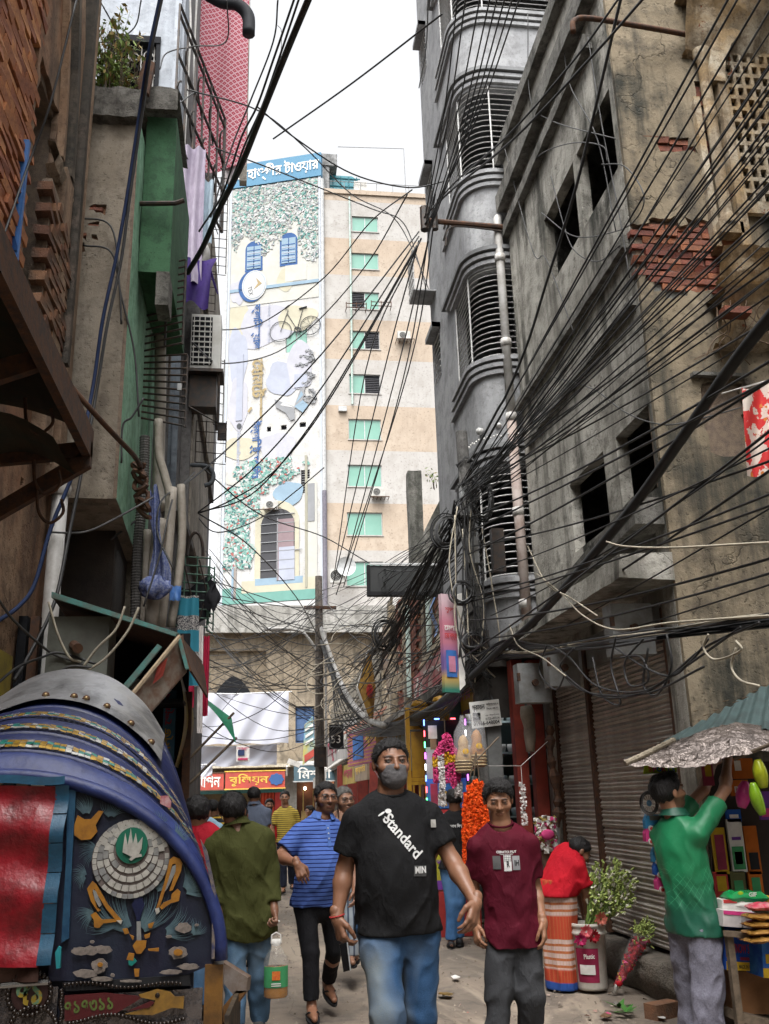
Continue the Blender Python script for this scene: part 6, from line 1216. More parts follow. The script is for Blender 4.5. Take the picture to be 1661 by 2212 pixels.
b1=at(70,2225,Y=2.60);beads([(b1 .x+.055*math.cos(a),b1 .y,b1 .z+.05*math.sin(a)) for a in np.linspace(.2,2.9,16)],.0065,pl1)
q0=lambda x,y,d=.01:at(x,y,Y=2.615-d)
part('red_pennant',MB().slab([q0(140,2150),q0(225,2144),q0(312,2152),q0(240,2195),q0(140,2205)],(0,-.003,0)),mat('dark_red_paint',(.08,.010,.012),rough=.4),pl2)
mb=text_mb('৭১৭৩১১',w=.115,h=.028,bold=.03);p_=q0(192,2172,.015);mb.xf(Matrix.Translation(p_)@Matrix.Rotation(R(-3),4,'Y'));part('lettering',mb,mat('dull_green_letter',(.10,.13,.035),bump=0),pl2)
part('painted_fish',MB().slab([q0(270,2190,.014),q0(305,2180,.014),q0(330,2172,.014),q0(336,2160,.014),q0(305,2154,.014),q0(300,2148,.014),q0(340,2136,.014),q0(368,2142,.014),q0(378,2152,.014),q0(398,2152,.014),q0(396,2178,.014),q0(372,2176,.014),q0(330,2192,.014)],(0,-.004,0)),mat('ochre_paint',(.26,.14,.025),(.15,.08,.02),sc=30,rough=.4),pl2);part('fish_eye',MB().ell(tuple(q0(340,2150,.02)),(.006,.002,.006),8,5),M_bead,pl2)
part('fish_mouth',MB().slab([q0(275,2184,.019),q0(325,2162,.019),q0(334,2165,.019),q0(322,2176,.019)],(0,-.002,0)),mat('dark_red_paint',(.08,.010,.012),rough=.4),pl2)
beads([tuple(q0(132+1.5*math.sin(k),2140+k*6,.012)) for k in range(12)],.0055,pl2);beads([tuple(q0(150+k*8.2,2202+10*math.sin(k*.25+2),.012)) for k in range(31)],.0055,pl2);beads([tuple(q0(140+k*8.6,2128-5*math.sin(k*.3),.012)) for k in range(30)],.0045,pl2)
part('black_fringe',MB().slab([q0(135,2122,.0),q0(410,2105,.0),q0(412,2128,.0),q0(140,2140,.0)],(0,-.006,0)),T_blk,ric)
part('varnished_post',MB().box((RX+.530,2.60,.3),(RX+.575,2.66,1.12)),mat('varnished_wood',(.20,.095,.02),(.08,.04,.015),sc=12,rough=.35),ric);part('black_side',MB().slab([(RX+.58,2.62,1.0),(RX+.60,3.1,.98),(RX+.60,3.1,.5),(RX+.58,2.62,.4)],(.012,0,0)),mat('dirty_black_side',(.03,.024,.02),(.10,.07,.04),sc=20),ric)
part('arm_plate',MB().slab([at(455,2062,Y=3.0),at(535,2112,Y=3.0),at(532,2142,Y=3.0),at(505,2150,Y=3.0),at(470,2110,Y=3.0)],(.01,.03,0)),mat('rusty_plate',(.13,.075,.045),(.25,.22,.2),sc=9,rough=.55,metal=.3),ric);part('arm_rail',MB().slab([at(510,2140,Y=3.0),at(532,2140,Y=3.0),at(445,2260,Y=3.0),at(410,2260,Y=3.0)],(.01,.035,0)),mat('brown_wood_rail',(.20,.095,.03),(.1,.05,.02),sc=8),ric)
part('seat_box',MB().box((RX-.5,2.7,.55),(RX+.5,3.25,.8)),M_navy,ric);part('seat',MB().box((RX-.48,2.7,.8),(RX+.48,3.2,.92)),M_rv,ric);part('foot_board',MB().box((RX-.42,3.3,.38),(RX+.42,3.8,.42)),M_bam,ric)
def wheel(x,y,r=.36):
 w_=part('wheel',MB().tube([(x,y+r*math.cos(a),r+.005+r*math.sin(a)) for a in np.linspace(0,6.283,33)],.02,8),T_blk,ric);mb=MB()
 for k in range(18):mb.tube([(x,y,r),(x,y+(r-.02)*math.cos(k*.349),r+(r-.02)*math.sin(k*.349))],.003,3)
 part('spokes',mb,M_alu,w_,kind='stuff');part('mudguard',MB().grid(lambda u,v:(x-.05+.1*u,y+(r+.05)*math.cos(.2+2.7*v),r+(r+.05)*math.sin(.2+2.7*v)),3,20),M_vin,w_)
wheel(RX+.46,2.95);wheel(RX-.46,2.95);wheel(RX,4.75)
mb=MB().tube([(RX-.5,2.95,.36),(RX+.5,2.95,.36)],.02,6).tube([(RX,3.0,.4),(RX,3.9,.42),(RX,4.5,.95),(RX,4.75,.36)],.02,6).tube([(RX,3.9,.42),(RX,3.8,.95),(RX,4.5,.88)],.018,6).tube([(RX-.28,4.35,1.02),(RX,4.5,.98),(RX+.28,4.35,1.02)],.013,6);part('cycle_frame',mb,M_black_steel,ric);part('saddle',MB().ell((RX,3.8,.98),(.09,.13,.04),12,6),T_blk,ric,True)
# people: signed-distance bodies turned into single meshes
_rs=np.random.RandomState(3);_LAT=_rs.rand(32,32,32)
def vnoise(P,f=(1,1,1),o=0.):
 q=P*np.array(f)+o;i=np.floor(q).astype(int);t=q-i;t=t*t*(3-2*t);i0=i%32;i1=(i+1)%32;r=0
 for a in(0,1):
  for b in(0,1):
   for c in(0,1):
    w_=(t[...,0] if a else 1-t[...,0])*(t[...,1] if b else 1-t[...,1])*(t[...,2] if c else 1-t[...,2])
    r=r+w_*_LAT[(i1 if a else i0)[...,0],(i1 if b else i0)[...,1],(i1 if c else i0)[...,2]]
 return r*2-1
def V3(p):return np.array([p[0],p[1],p[2]],float)
def d_cone(P,a,b,ra,rb):
 a,b=V3(a),V3(b);ab=b-a;L2=ab.dot(ab)+1e-9;t=np.clip(((P-a)@ab)/L2,0,1)
 return np.linalg.norm(P-a-t[...,None]*ab,axis=-1)-(ra+(rb-ra)*t)
def d_ell(P,c,r,M=None):
 q=P-V3(c)
 if M is not None:q=q@M
 r=np.array(r,float);k0=np.linalg.norm(q/r,axis=-1);k1=np.linalg.norm(q/(r*r),axis=-1)+1e-9
 return k0*(k0-1)/k1
def smin(a,b,k):h=np.clip(.5+.5*(b-a)/k,0,1);return b*(1-h)+a*h-k*h*(1-h)
def smax(a,b,k):return-smin(-a,-b,k)
def union(P,prims,k):
 d=None
 for p in prims:
  q=d_cone(P,*p[1:]) if p[0]=='c' else d_ell(P,*p[1:]);d=q if d is None else smin(d,q,k)
 return d
def gridof(lo,hi,h):
 lo,hi=V3(lo),V3(hi);n=np.maximum(3,np.ceil((hi-lo)/h).astype(int)+1);ax=[lo[i]+h*np.arange(n[i]) for i in range(3)]
 return np.stack(np.meshgrid(*ax,indexing='ij'),-1),lo
def pbounds(prims,pad):
 pts=[]
 for p in prims:
  if p[0]=='c':pts+=[V3(p[1])-p[3],V3(p[1])+p[3],V3(p[2])-p[4],V3(p[2])+p[4]]
  else:r=max(p[2]);pts+=[V3(p[1])-r,V3(p[1])+r]
 pts=np.array(pts);return pts.min(0)-pad,pts.max(0)+pad
def nets(F,lo,h):
 """surface nets: grid of distances to a quad mesh"""
 S_=F<0;nx,ny,nz_=F.shape;pos=np.zeros((nx-1,ny-1,nz_-1,3));cnt=np.zeros((nx-1,ny-1,nz_-1))
 cs=[(a,b,c) for a in(0,1) for b in(0,1) for c in(0,1)]
 sl=lambda A,c:A[c[0]:nx-1+c[0],c[1]:ny-1+c[1],c[2]:nz_-1+c[2]]
 for c in cs:
  for ax in range(3):
   if c[ax]:continue
   e=list(c);e[ax]=1;fa,fb=sl(F,c),sl(F,e);x=(fa<0)!=(fb<0);t=np.where(x,fa/np.where(x,fa-fb,1),0)
   for k in range(3):pos[...,k]+=np.where(x,c[k]+(t if k==ax else 0),0)
   cnt+=x
 act=cnt>0;idx=-np.ones(cnt.shape,int);idx[act]=np.arange(act.sum());ii=np.argwhere(act);v=lo+h*(ii+pos[act]/cnt[act][:,None]);fs=[]
 for ax in range(3):
  o1,o2=[(1,2),(2,0),(0,1)][ax];a=[slice(None)]*3;b=[slice(None)]*3;a[ax]=slice(0,-1);b[ax]=slice(1,None)
  x=S_[tuple(a)]!=S_[tuple(b)];q=np.argwhere(x);q=q[(q[:,o1]>0)&(q[:,o2]>0)&(q[:,o1]<F.shape[o1]-1)&(q[:,o2]<F.shape[o2]-1)]
  if not len(q):continue
  def cell(d1,d2):r=q.copy();r[:,o1]-=d1;r[:,o2]-=d2;return idx[r[:,0],r[:,1],r[:,2]]
  f=np.stack([cell(1,1),cell(0,1),cell(0,0),cell(1,0)],1);ins=S_[tuple(a)][tuple(q.T)];f[~ins]=f[~ins][:,::-1];fs.append(f)
 f=np.concatenate(fs) if fs else np.zeros((0,4),int);return v,f[(f>=0).all(1)]
def np_obj(name,v,f,m,parent,org,cols=None,mi=None,label=None):
 me=bpy.data.meshes.new(name);me.vertices.add(len(v));me.vertices.foreach_set('co',(np.asarray(v)-V3(org)).astype(np.float32).ravel())
 lens=np.array([len(x) for x in f]) if not isinstance(f,np.ndarray) else np.full(len(f),f.shape[1]);flat=np.concatenate([np.asarray(x) for x in f]) if not isinstance(f,np.ndarray) else f.ravel()
 me.loops.add(len(flat));me.loops.foreach_set('vertex_index',flat.astype(np.int32));me.polygons.add(len(lens));st=np.concatenate([[0],np.cumsum(lens)[:-1]])
 me.polygons.foreach_set('loop_start',st.astype(np.int32));me.polygons.foreach_set('loop_total',lens.astype(np.int32));me.polygons.foreach_set('use_smooth',np.ones(len(lens),bool))
 for q in(m if isinstance(m,(list,tuple)) else[m]):me.materials.append(q)
 if mi is not None:me.polygons.foreach_set('material_index',np.asarray(mi,np.int32))
 if cols is not None:
  at_=me.color_attributes.new('tone','FLOAT_COLOR','POINT');at_.data.foreach_set('color',np.concatenate([cols,np.ones((len(cols),1))],1).astype(np.float32).ravel())
 me.update();me.validate();o=link(bpy.data.objects.new(name,me),parent,org);return tagit(o,label)
def skin_mat():
 b=NB('skin');a=b.n('ShaderNodeAttribute');a.attribute_name='tone';n=b.noise(38,5);c=b.mix(b.ramp(n,.35,.7,0,.35),a.outputs['Color'],b.mix(.5,a.outputs['Color'],(.10,.035,.02)))
 b.b.inputs['Subsurface Weight'].default_value=.04;b.b.inputs['Subsurface Radius'].default_value=(.01,.004,.002);return b.out(c,.48,0,b.noise(220,3),.0015,.35)
M_skin=skin_mat();M_eyew=mat('eye_white',(.26,.235,.215),rough=.3,bump=0);M_iris=mat('eye_dark',(.025,.014,.01),rough=.15,bump=0)
def hair_mat(n,c):
 b=NB(n);f=b.noise(1,4,src=b.map((160,160,22)));b.b.inputs['Specular IOR Level'].default_value=.3;return b.out(b.mix(f,c,tuple(v*1.8+.004 for v in c)),.55,0,f,.006,1.)
M_hair=hair_mat('black_hair',(.008,.007,.007));M_hairg=hair_mat('greying_hair',(.07,.065,.06))
def fabric(name,c,c2=None,rough=.85,weave=260,sheen=.0,sc=5):
 if name in MATS:return MATS[name]
 b=NB(name);c2=c2 or tuple(v*.82 for v in c);col=b.mix(b.ramp(b.noise(sc,5),.35,.7),c,c2);n=b.math('ADD',b.math('MULTIPLY',b.noise(weave,2),.25),b.math('ADD',b.noise(20,5,.6),b.math('MULTIPLY',b.ramp(b.math('ABSOLUTE',b.math('SUBTRACT',b.noise(1,3,src=b.map((9,9,4.5),rot=(.4,.5,0))),.5)),0,.06,1,0),.55)));b.b.inputs['Specular IOR Level'].default_value=.12;m=b.out(col,rough,0,n,.009,.42);MATS[name]=m;return m
def rotz(a):c,s=math.cos(a),math.sin(a);return np.array([[c,-s,0],[s,c,0],[0,0,1.]])
def rotx(a):c,s=math.cos(a),math.sin(a);return np.array([[1.,0,0],[0,c,-s],[0,s,c]])
def roty(a):c,s=math.cos(a),math.sin(a);return np.array([[c,0,s],[0,1.,0],[-s,0,c]])
def px3(p,Y):
 return V3(p) if len(p)==3 and not isinstance(p,tuple) else V3(at(p[0],p[1],Y=Y+(p[2] if len(p)>2 else 0)))
def hand_mesh(wr,d,nrm,side,s,curl=(.5,.6),h=.0045,thumb=.5,spread=.12):
 """palm, four unequal bent fingers and a thumb; d = finger direction, nrm = back-of-hand normal"""
 d=d/np.linalg.norm(d);nrm=nrm-d*nrm.dot(d);nrm/=np.linalg.norm(nrm)+1e-9;t=np.cross(d,nrm)*side
 P_=lambda a,b,c:wr+(d*a+t*b+nrm*c)*s
 pr=[('c',P_(-.03,0,0),P_(.02,0,0),.027*s,.026*s),('c',P_(.02,.018,0),P_(.085,.028,0),.0165*s,.014*s),('c',P_(.02,0,0),P_(.088,.004,.002),.017*s,.0145*s),('c',P_(.02,-.016,0),P_(.083,-.022,0),.016*s,.0135*s)]
 fg=[]
 for k,(b,L,r) in enumerate(((.031,.070,.0092),(.010,.079,.0096),(-.011,.073,.0092),(-.030,.056,.008))):
  a0=np.array([.086-.004*abs(k-1),b,0.]);ang=0.;p=a0;fan=(b/.03)*spread*.4
  for j,fr in enumerate((.45,.30,.25)):
   ang+=(curl[0] if j==0 else curl[1])*(1+.08*k);dv=np.array([math.cos(ang),fan*math.cos(ang),-math.sin(ang)])*L*fr;q=p+dv;fg.append(('c',P_(*p),P_(*q),r*s*(1-.1*j),r*s*(.92-.12*j)));p=q
 tb=[np.array([.018,.026,-.004]),np.array([.048,.050,-.014]),np.array([.078,.055-.012*thumb,-.026-.01*thumb]),np.array([.100,.050-.02*thumb,-.036-.016*thumb])]
 for j,r in enumerate((.0145,.0118,.0105)):fg.append(('c',P_(*tb[j]),P_(*tb[j+1]),r*s,(.0118,.0105,.0085)[j]*s))
 lo,hi=pbounds(pr+fg,.012);P,lo=gridof(lo,hi,h);D=smin(union(P,pr,.012*s),union(P,fg,.0035*s),.007*s);return nets(D,lo,h)
def person(label,Y,yaw,head,neck,hip,arms,legs,skin=(.22,.105,.06),W=.36,g=1.,s=1.,belly=0.,top=None,bottom=None,shoes=None,hair='short',hmat=None,beard=0.,pitch=0.,tilt=0.,hyaw=None,lid=.55,glasses=False,mask=None,res=.011,hres=.006,cat='person',extras=None,lean=(0,0),feat=True):
 N=px3(neck,Y);Hc=px3(hip,Y);HD=px3(head,Y);psi=R(yaw);hp=R(yaw if hyaw is None else hyaw)
 base=Vector((Hc[0],Hc[1],0));root=thing('person',base,label,cat,None)
 S_=np.array([math.cos(psi),math.sin(psi),0]);Fw=np.array([math.sin(psi),-math.cos(psi),0]);up=(N-Hc)/np.linalg.norm(N-Hc)
 Fw2=Fw-up*Fw.dot(up);Fw2/=np.linalg.norm(Fw2);S2=np.cross(up,Fw2);S2=S2 if S2 .dot(S_)>0 else-S2;MT=np.stack([S2,-Fw2,up],1);TL=np.linalg.norm(N-Hc)
 T_=lambda f,x=0.,y=0.:Hc+up*TL*f+S2*x-Fw2*y
 sh={q:N-up*.118*s+S2*q*W/2-Fw2*-.004 for q in(1,-1)};hj={q:Hc+S_*q*.088*s*g-np.array([0,0,.03*s]) for q in(1,-1)}
 # skin body
 A={};body=[('c',N+up*.02,T_(.80,0,.02),.058*s,.075*s),('c',N-up*.02,N-up*.09*s+S2*.09*s,.045*s,.04*s),('c',N-up*.02,N-up*.09*s-S2*.09*s,.045*s,.04*s),('e',T_(.62),(.13*s,.085*s,.2*s),MT),('e',T_(.12),(.125*s,.085*s,.14*s),MT)]
 for(side,el,wr,tip,curl,*rest) in arms:
  el,wr,tip=px3(el,Y),px3(wr,Y),px3(tip,Y);a=sh[side];A[side]=(a,el,wr,tip);m1=el+(wr-el)*.28
  body+=[('c',a,el,.044*s*g,.036*s*g),('c',el,m1,.036*s*g,.0385*s*g),('c',m1,wr,.0385*s*g,.025*s),('c',wr,wr+(tip-wr)*.12,.0265*s,.027*s)]
 LG={}
 for(side,kn,an,toe) in legs:
  kn,an,toe=px3(kn,Y),px3(an,Y),px3(toe,Y);LG[side]=(hj[side],kn,an,toe)
  c1=kn+(an-kn)*.3;body+=[('c',hj[side],kn,.075*s,.05*s),('c',kn,c1,.05*s,.053*s),('c',c1,an,.053*s,.034*s)]
  ft=toe-an;body+=[('c',an-ft*.25-np.array([0,0,.03]),an+ft*.35-np.array([0,0,.02]),.034*s,.036*s),('c',an+ft*.35-np.array([0,0,.02]),toe,.036*s,.022*s)]
 lo,hi=pbounds(body,.03);P,lo=gridof(lo,hi,res*1.15);D=union(P,body,.022*s);vs,fs=nets(D,lo,res*1.15);meshes=[(vs,fs,np.zeros(len(fs),int))];cols=[np.tile(skin,(len(vs),1))]
 # head
 MH=rotz(hp)@rotx(R(pitch))@roty(R(tilt));HWS=np.array([1.09,1.03,.97]);H_=lambda p:HD+MH@(np.array(p)*s*HWS)
 def Q(P):return((P-HD)@MH)/(s*HWS)
 hl,hh=HD-.17*s,HD+.15*s;P,lo=gridof(hl-np.array([0,0,.06*s]),hh,hres);q=Q(P);E=lambda c,r:d_ell(q,c,r)
 d=smin(E((0,.014,.030),(.074,.093,.087)),E((0,-.028,-.035),(.057,.060,.083)),.03);d=smin(d,E((0,-.040,-.088),(.036,.040,.028)),.03)
 for x in(-1,1):
  d=smin(d,E((x*.042,-.055,-.024),(.026,.030,.026)),.02);d=smin(d,E((x*.027,-.081,.027),(.026,.012,.008)),.012);d=smax(d,-E((x*.031,-.096,.008),(.017,.012,.0095)),.008)
  d=smin(d,E((x*.077,.012,-.004),(.009,.019,.031)),.006)
 d=smin(d,d_cone(q,(0,-.086,.016),(0,-.107,-.026),.0075,.0115),.010);d=smin(d,E((.0115,-.097,-.029),(.009,.010,.008)),.006);d=smin(d,E((-.0115,-.097,-.029),(.009,.010,.008)),.006)
 d=smin(d,E((0,-.087,-.058),(.023,.0105,.0055)),.005);d=smin(d,E((0,-.085,-.069),(.020,.0105,.0065)),.005);d=smax(d,-E((0,-.099,-.0632),(.022,.006,.0016)),.003)
 nb_=Q(N+up*.0);d=smin(d,d_cone(q,(0,.022,-.05),nb_,.055,.060),.022)
 hv,hf=nets(d*s,lo,hres);qv=Q(hv);c=np.tile(skin,(len(hv),1)).astype(float)
 lip=np.exp(-((qv[:,0]/.022)**2+((qv[:,2]+.064)/.009)**2)**2)*(qv[:,1]<-.075);c=c*(1-.6*lip[:,None])+np.array([skin[0]*.8,skin[1]*.55,skin[2]*.65])*.6*lip[:,None]
 for x in(-1,1):
  br=np.exp(-(((qv[:,0]-x*.032)/.020)**2+((qv[:,2]-.0285+.06*np.abs(qv[:,0]-x*.026))/.0058)**2)**2)*(qv[:,1]<-.05);c=c*(1-.93*br[:,None])+.010*br[:,None]
 if beard:
  bm=np.clip((-.028-qv[:,2])/.014,0,1)*(qv[:,1]<.02)*np.clip((qv[:,2]+.14)/.02,0,1);ms=np.exp(-((qv[:,0]/.028)**2+((qv[:,2]+.047)/.008)**2)**2);bm=np.maximum(bm*(1-np.exp(-(((qv[:,0])/.026)**2+((qv[:,2]+.04)/.02)**2)**2)*.5),ms)*(1-lip);bm=(bm*beard)[:,None];c=c*(1-bm)+np.array([.018,.013,.011])*bm
 meshes.append((hv,hf,np.zeros(len(hf),int)));cols.append(c)
 if feat:
  for x in(-1,1):
   for(cc,r,k) in(((x*.031,-.0792,.0072),.0112,1),((x*.031,-.0862,.0074),.0052,2)):
    e=MB().ell((0,0,0),r*s,10,8);v=np.array(e.v)+H_(cc);meshes.append((v,[tuple(f) for f in e.f],np.full(len(e.f),k)));cols.append(np.tile(skin,(len(v),1)))
   e=MB().grid(lambda u,v,x=x:tuple(H_((x*.031+.0165*(u-.5)*2,-.0815-.0112*math.cos((u-.5)*2.2)*math.cos((v-.15)*1.0),(.0085+.0062*lid*math.cos((u-.5)*2.4))-.0+.010*v))),8,4);v=np.array(e.v);meshes.append((v,[tuple(f) for f in e.f],np.zeros(len(e.f),int)));cols.append(np.tile(np.array(skin)*.45,(len(v),1)))
   # hands
 for(side,el,wr,tip,curl,*rest) in arms:
  a,el,wr,tip=A[side];dd=tip-wr;L=np.linalg.norm(dd);nm=rest[0] if rest else(S_*side+Fw*.35);hs=s*1.0
  v,f=hand_mesh(wr,dd,np.array(nm,float),side if not(len(rest)>1) else side*rest[1],hs,curl,.0045 if res<.013 else.007);meshes.append((v,f,np.zeros(len(f),int)));cols.append(np.tile(np.array(skin)*.92,(len(v),1)))
 o=0;av=[];af=[];am=[]
 for v,f,k in meshes:av.append(v);af+=[tuple(int(i)+o for i in x) for x in f];am+=list(k);o+=len(v)
 np_obj('body',np.concatenate(av),af,[M_skin,M_eyew,M_iris],root,base,np.concatenate(cols),am)
 # hair
 if hair:
  P,lo=gridof(HD-.15*s,HD+.17*s,hres);q=Q(P);n=vnoise(q,(120,120,40),5)*.004+vnoise(q,(46,46,24),9)*.006+vnoise(q,(20,20,20),1)*.004
  vol={'short':.007,'full':.013,'thin':.004}.get(hair,.010);d=d_ell(q,(0,.016,.034),(.074+vol,.094+vol,.087+vol))-n
  line={'thin':.088}.get(hair,.082);ln=line-1.15*np.clip(q[...,1]+.080,0,.10)-1.0*np.clip(q[...,1]-.02,0,1)+.010*vnoise(q,(60,60,30),2)-.35*np.clip(np.abs(q[...,0])-.056,0,.03)
  d=smax(d,(ln-q[...,2])*.8,.008);d=smax(d,-d_ell(q,(0,-.085,-.0),(.055,.05,.055)),.008);d=np.maximum(d,-(q[...,2]+.085))
  for x in(-1,1):d=smax(d,-d_ell(q,(x*.085,.006,-.012),(.016,.026,.036)),.004)
  if hair=='full':d=smin(d,d_ell(q,(.01,-.048,.098),(.054,.044,.022))-n*1.3,.02)
  v,f=nets(d*s,lo,hres);rg_=np.random.RandomState(int(abs(px3(head,Y)[0])*1000)%9999);k=rg_.randint(0,len(v),1500 if hres<.0065 else 500);c0=Q(v[k]);nr=c0-np.array([0,.016,.03]);nr/=np.linalg.norm(nr,axis=1)[:,None]
  fl=np.stack([.25*c0[:,0]*8,.9+0*c0[:,0],-.35-2.5*np.clip(c0[:,1],0,1)*4],1)*np.where(c0[:,1:2]<-.05,-.6,1)+rg_.normal(0,.45,(len(k),3));fl-=nr*(fl*nr).sum(1)[:,None];fl/=np.linalg.norm(fl,axis=1)[:,None];sd_=np.cross(nr,fl);L=rg_.uniform(.012,.026,(len(k),1));wd=rg_.uniform(.0012,.0026,(len(k),1));b0=c0-nr*.001
  tv=np.concatenate([b0-sd_*wd,b0+sd_*wd,b0+fl*L+nr*rg_.uniform(.002,.009,(len(k),1))]);tv=HD+(tv*s*HWS)@MH.T;n_=len(k);o_=len(v);tf=[(o_+i,o_+n_+i,o_+2*n_+i) for i in range(n_)]
  np_obj('hair',np.concatenate([v,tv]),[tuple(int(i) for i in x) for x in f]+tf,hmat or M_hair,root,base)
 if beard>.95:
  P,lo=gridof(HD-.16*s,HD+.05*s,hres);q=Q(P);d=smin(d_ell(q,(0,-.034,-.045),(.062,.064,.088)),d_ell(q,(0,-.045,-.095),(.042,.045,.034)),.03)-vnoise(q,(80,80,40),3)*.004;d=smax(d,q[...,2]+.052,.006);d=smax(d,q[...,1]-.0,.01);d=smax(d,-d_ell(q,(0,-.10,-.064),(.028,.03,.010)),.004);v,f=nets(d*s,lo,hres);np_obj('beard',v,f,hmat or M_hair,root,base)
 if mask is not None:
  P,lo=gridof(HD-.16*s,HD+.06*s,hres*.9);q=Q(P);d=smin(d_ell(q,(0,-.034,-.038),(.062,.074,.080)),d_ell(q,(0,-.048,-.080),(.046,.050,.040)),.03)-.0015-.0016*vnoise(q,(60,60,90))-.002*vnoise(q,(24,24,50),3);d=smax(d,q[...,2]+.006+.22*np.abs(q[...,0]),.003);d=smax(d,q[...,1]+.012+.35*(q[...,2]+.05),.003);v,f=nets(d*s,lo,hres*.9);np_obj('face_mask',v,f,mask,root,base)
  for x in(-1,1):part('mask_loop',MB().tube([H_((x*.064,-.03,-.02)),H_((x*.078,-.002,.012)),H_((x*.08,.018,.012))],.0022,4).tube([H_((x*.06,-.03,-.075)),H_((x*.076,.004,-.03))],.0022,4),mask,root)
 if glasses:
  gm=mat('black_glasses_frame',(.012,.012,.013),rough=.3,bump=0);mb=MB()
  for x in(-1,1):
   mb.tube([H_((x*.033+.026*max(-1,min(1,1.25*math.cos(a))),-.099+.004*abs(math.cos(a)),.006+.019*max(-1,min(1,1.2*math.sin(a))))) for a in np.linspace(0,6.283,21)],.0022*s,5);mb.tube([H_((x*.059,-.094,.010)),H_((x*.078,-.03,.012)),H_((x*.078,.015,.006))],.002*s,5)
  mb.tube([H_((-.008,-.101,.010)),H_((.008,-.101,.010))],.002*s,5);part('glasses',mb,gm,root,kind='stuff')
 LP=None
 if bottom and bottom.get('kind','trousers')=='trousers':
  b_=dict(w=1.,ank=.93);b_.update(bottom);w_=b_['w'];pr=[('e',Hc-np.array([0,0,.03]),((W*.5-.025)*(.6+.4*g),.108*s*g,.14*s),rotz(psi))];lg=[]
  for q_,(h_,kn,an,toe) in LG.items():
   e=kn+(an-kn)*b_['ank'];ex=(an-kn)/np.linalg.norm(an-kn);lg.append(([('c',h_,kn,.086*s*w_**.5*(.5+.5*g),.066*s*w_),('c',kn,e+ex*.08,.066*s*w_,.057*s*w_)],e,ex))
  LP=(pr,lg)
  # top
 if top:
  t=dict(sleeve=.62,loose=1.,hem=-.12,seed=1,curve=0.,collar=None,fold=.013,tuck=True);t.update(top);lz=t['loose']
  pr=[('e',T_(.64,0,.0),((W*.5+.004)*lz,.118*s*g*lz,.235*s),MT),('e',T_(.33,0,-.012-belly),((W*.5-.01)*lz*(.6+.4*g),(.115*s*g+belly)*lz,.25*s),MT),('e',T_(.0,0,.0),((W*.5-.002)*lz*(.6+.4*g),.122*s*g*lz,.27*s),MT),('c',sh[1]-S2*.02*s,N+S2*.045*s-up*.036*s-Fw2*.012*s,.060*s*lz*g,.046*s),('c',sh[-1]+S2*.02*s,N-S2*.045*s-up*.036*s-Fw2*.012*s,.060*s*lz*g,.046*s)]
  sl_=[];cuts=[]
  for q_ in A:
   a,el,wr,tip=A[q_]
   if t['sleeve']<=1:e=a+(el-a)*t['sleeve'];sl_.append([('c',a,a+(e-a)*1.15,.058*s*g*lz,.064*s*lz*g)]);cuts.append((e,(el-a)/np.linalg.norm(el-a)))
   else:e=el+(wr-el)*(t['sleeve']-1);ex=(wr-el)/np.linalg.norm(wr-el);sl_.append([('c',a,el,.057*s*g*lz,.051*s*lz),('c',el,e+ex*.05,.052*s*lz,.043*s*lz)]);cuts.append((e,ex))
  allp=pr+[x for y in sl_ for x in y];lo,hi=pbounds(allp,.03);lo[2]=max(lo[2],Hc[2]+t['hem']-.05);P,lo=gridof(lo,hi,res)
  d=union(P,pr,.055*s)
  for y,(e,n_) in zip(sl_,cuts):
   z=np.maximum(d_cone(P,*y[-1][1:]),(P-e)@n_)
   if len(y)>1:z=smin(z,d_cone(P,*y[0][1:]),.02)
   d=smin(d,z,.03*s)
  if LP and t['tuck']:
   for l,e,ex in LP[1]:d=smin(d,d_cone(P,*l[0][1:])-.016,.03)
   d=smin(d,union(P,LP[0],.03)-.016,.03)
  rel=(P-Hc)@MT;sd=t['seed']*7.3;f1=vnoise(rel,(9,9,5),sd)+.6*vnoise(rel@rotx(.5)@roty(.7),(22,22,6),sd+3)+.45*vnoise(rel@roty(-.6),(30,30,8),sd+9);rg=(1-np.abs(vnoise(rel@roty(.5),(13,13,4.5),sd+17)))**4
  d=d-t['fold']*(.55*f1+.7*rg-.25)*np.clip(1.15-rel[...,2]/TL*.5,.5,1.2)
  hz=Hc[2]+t['hem']+.008*vnoise(P,(11,11,0.1),sd+4)-t['curve']*(1-np.minimum(1,np.abs(rel[...,0])/(W*.5))**2)
  d=np.maximum(d,hz-P[...,2]);nk=N-Fw*.022*s*0;d=np.maximum(d,-d_cone(P,nk+(up*.018+Fw2*.014)*s,nk+up*.20,t.get('neckr',.066)*s,.10*s))
  v,f=nets(d,lo,res);to=np_obj('shirt',v,f,t['mat'],root,base)
  if t.get('ring'):
   c0=N+up*.012*s;part('neckband',MB().tube([c0+(S2*math.cos(a)*.070+Fw2*(math.sin(a)*.072+.004))*s+up*(-.026*max(0,math.sin(a))+.012*max(0,-math.sin(a))+.004) for a in np.linspace(0,6.283,30)],.0065*s,6),t['ring'],root,True)
  if t['collar']:
   mb=MB();c0=N+up*.018
   mb.grid(lambda u,v:tuple(c0+(S2*math.sin(2.7*(u-.5)*2)*-1*(.070+.030*v)-Fw2*(math.cos(2.7*(u-.5)*2)*(.070+.030*v)-.006))*s+up*(.042-.048*v-.022*abs(u-.5)*2)*s),30,5);part('collar',mb,t['collar'],root,True)
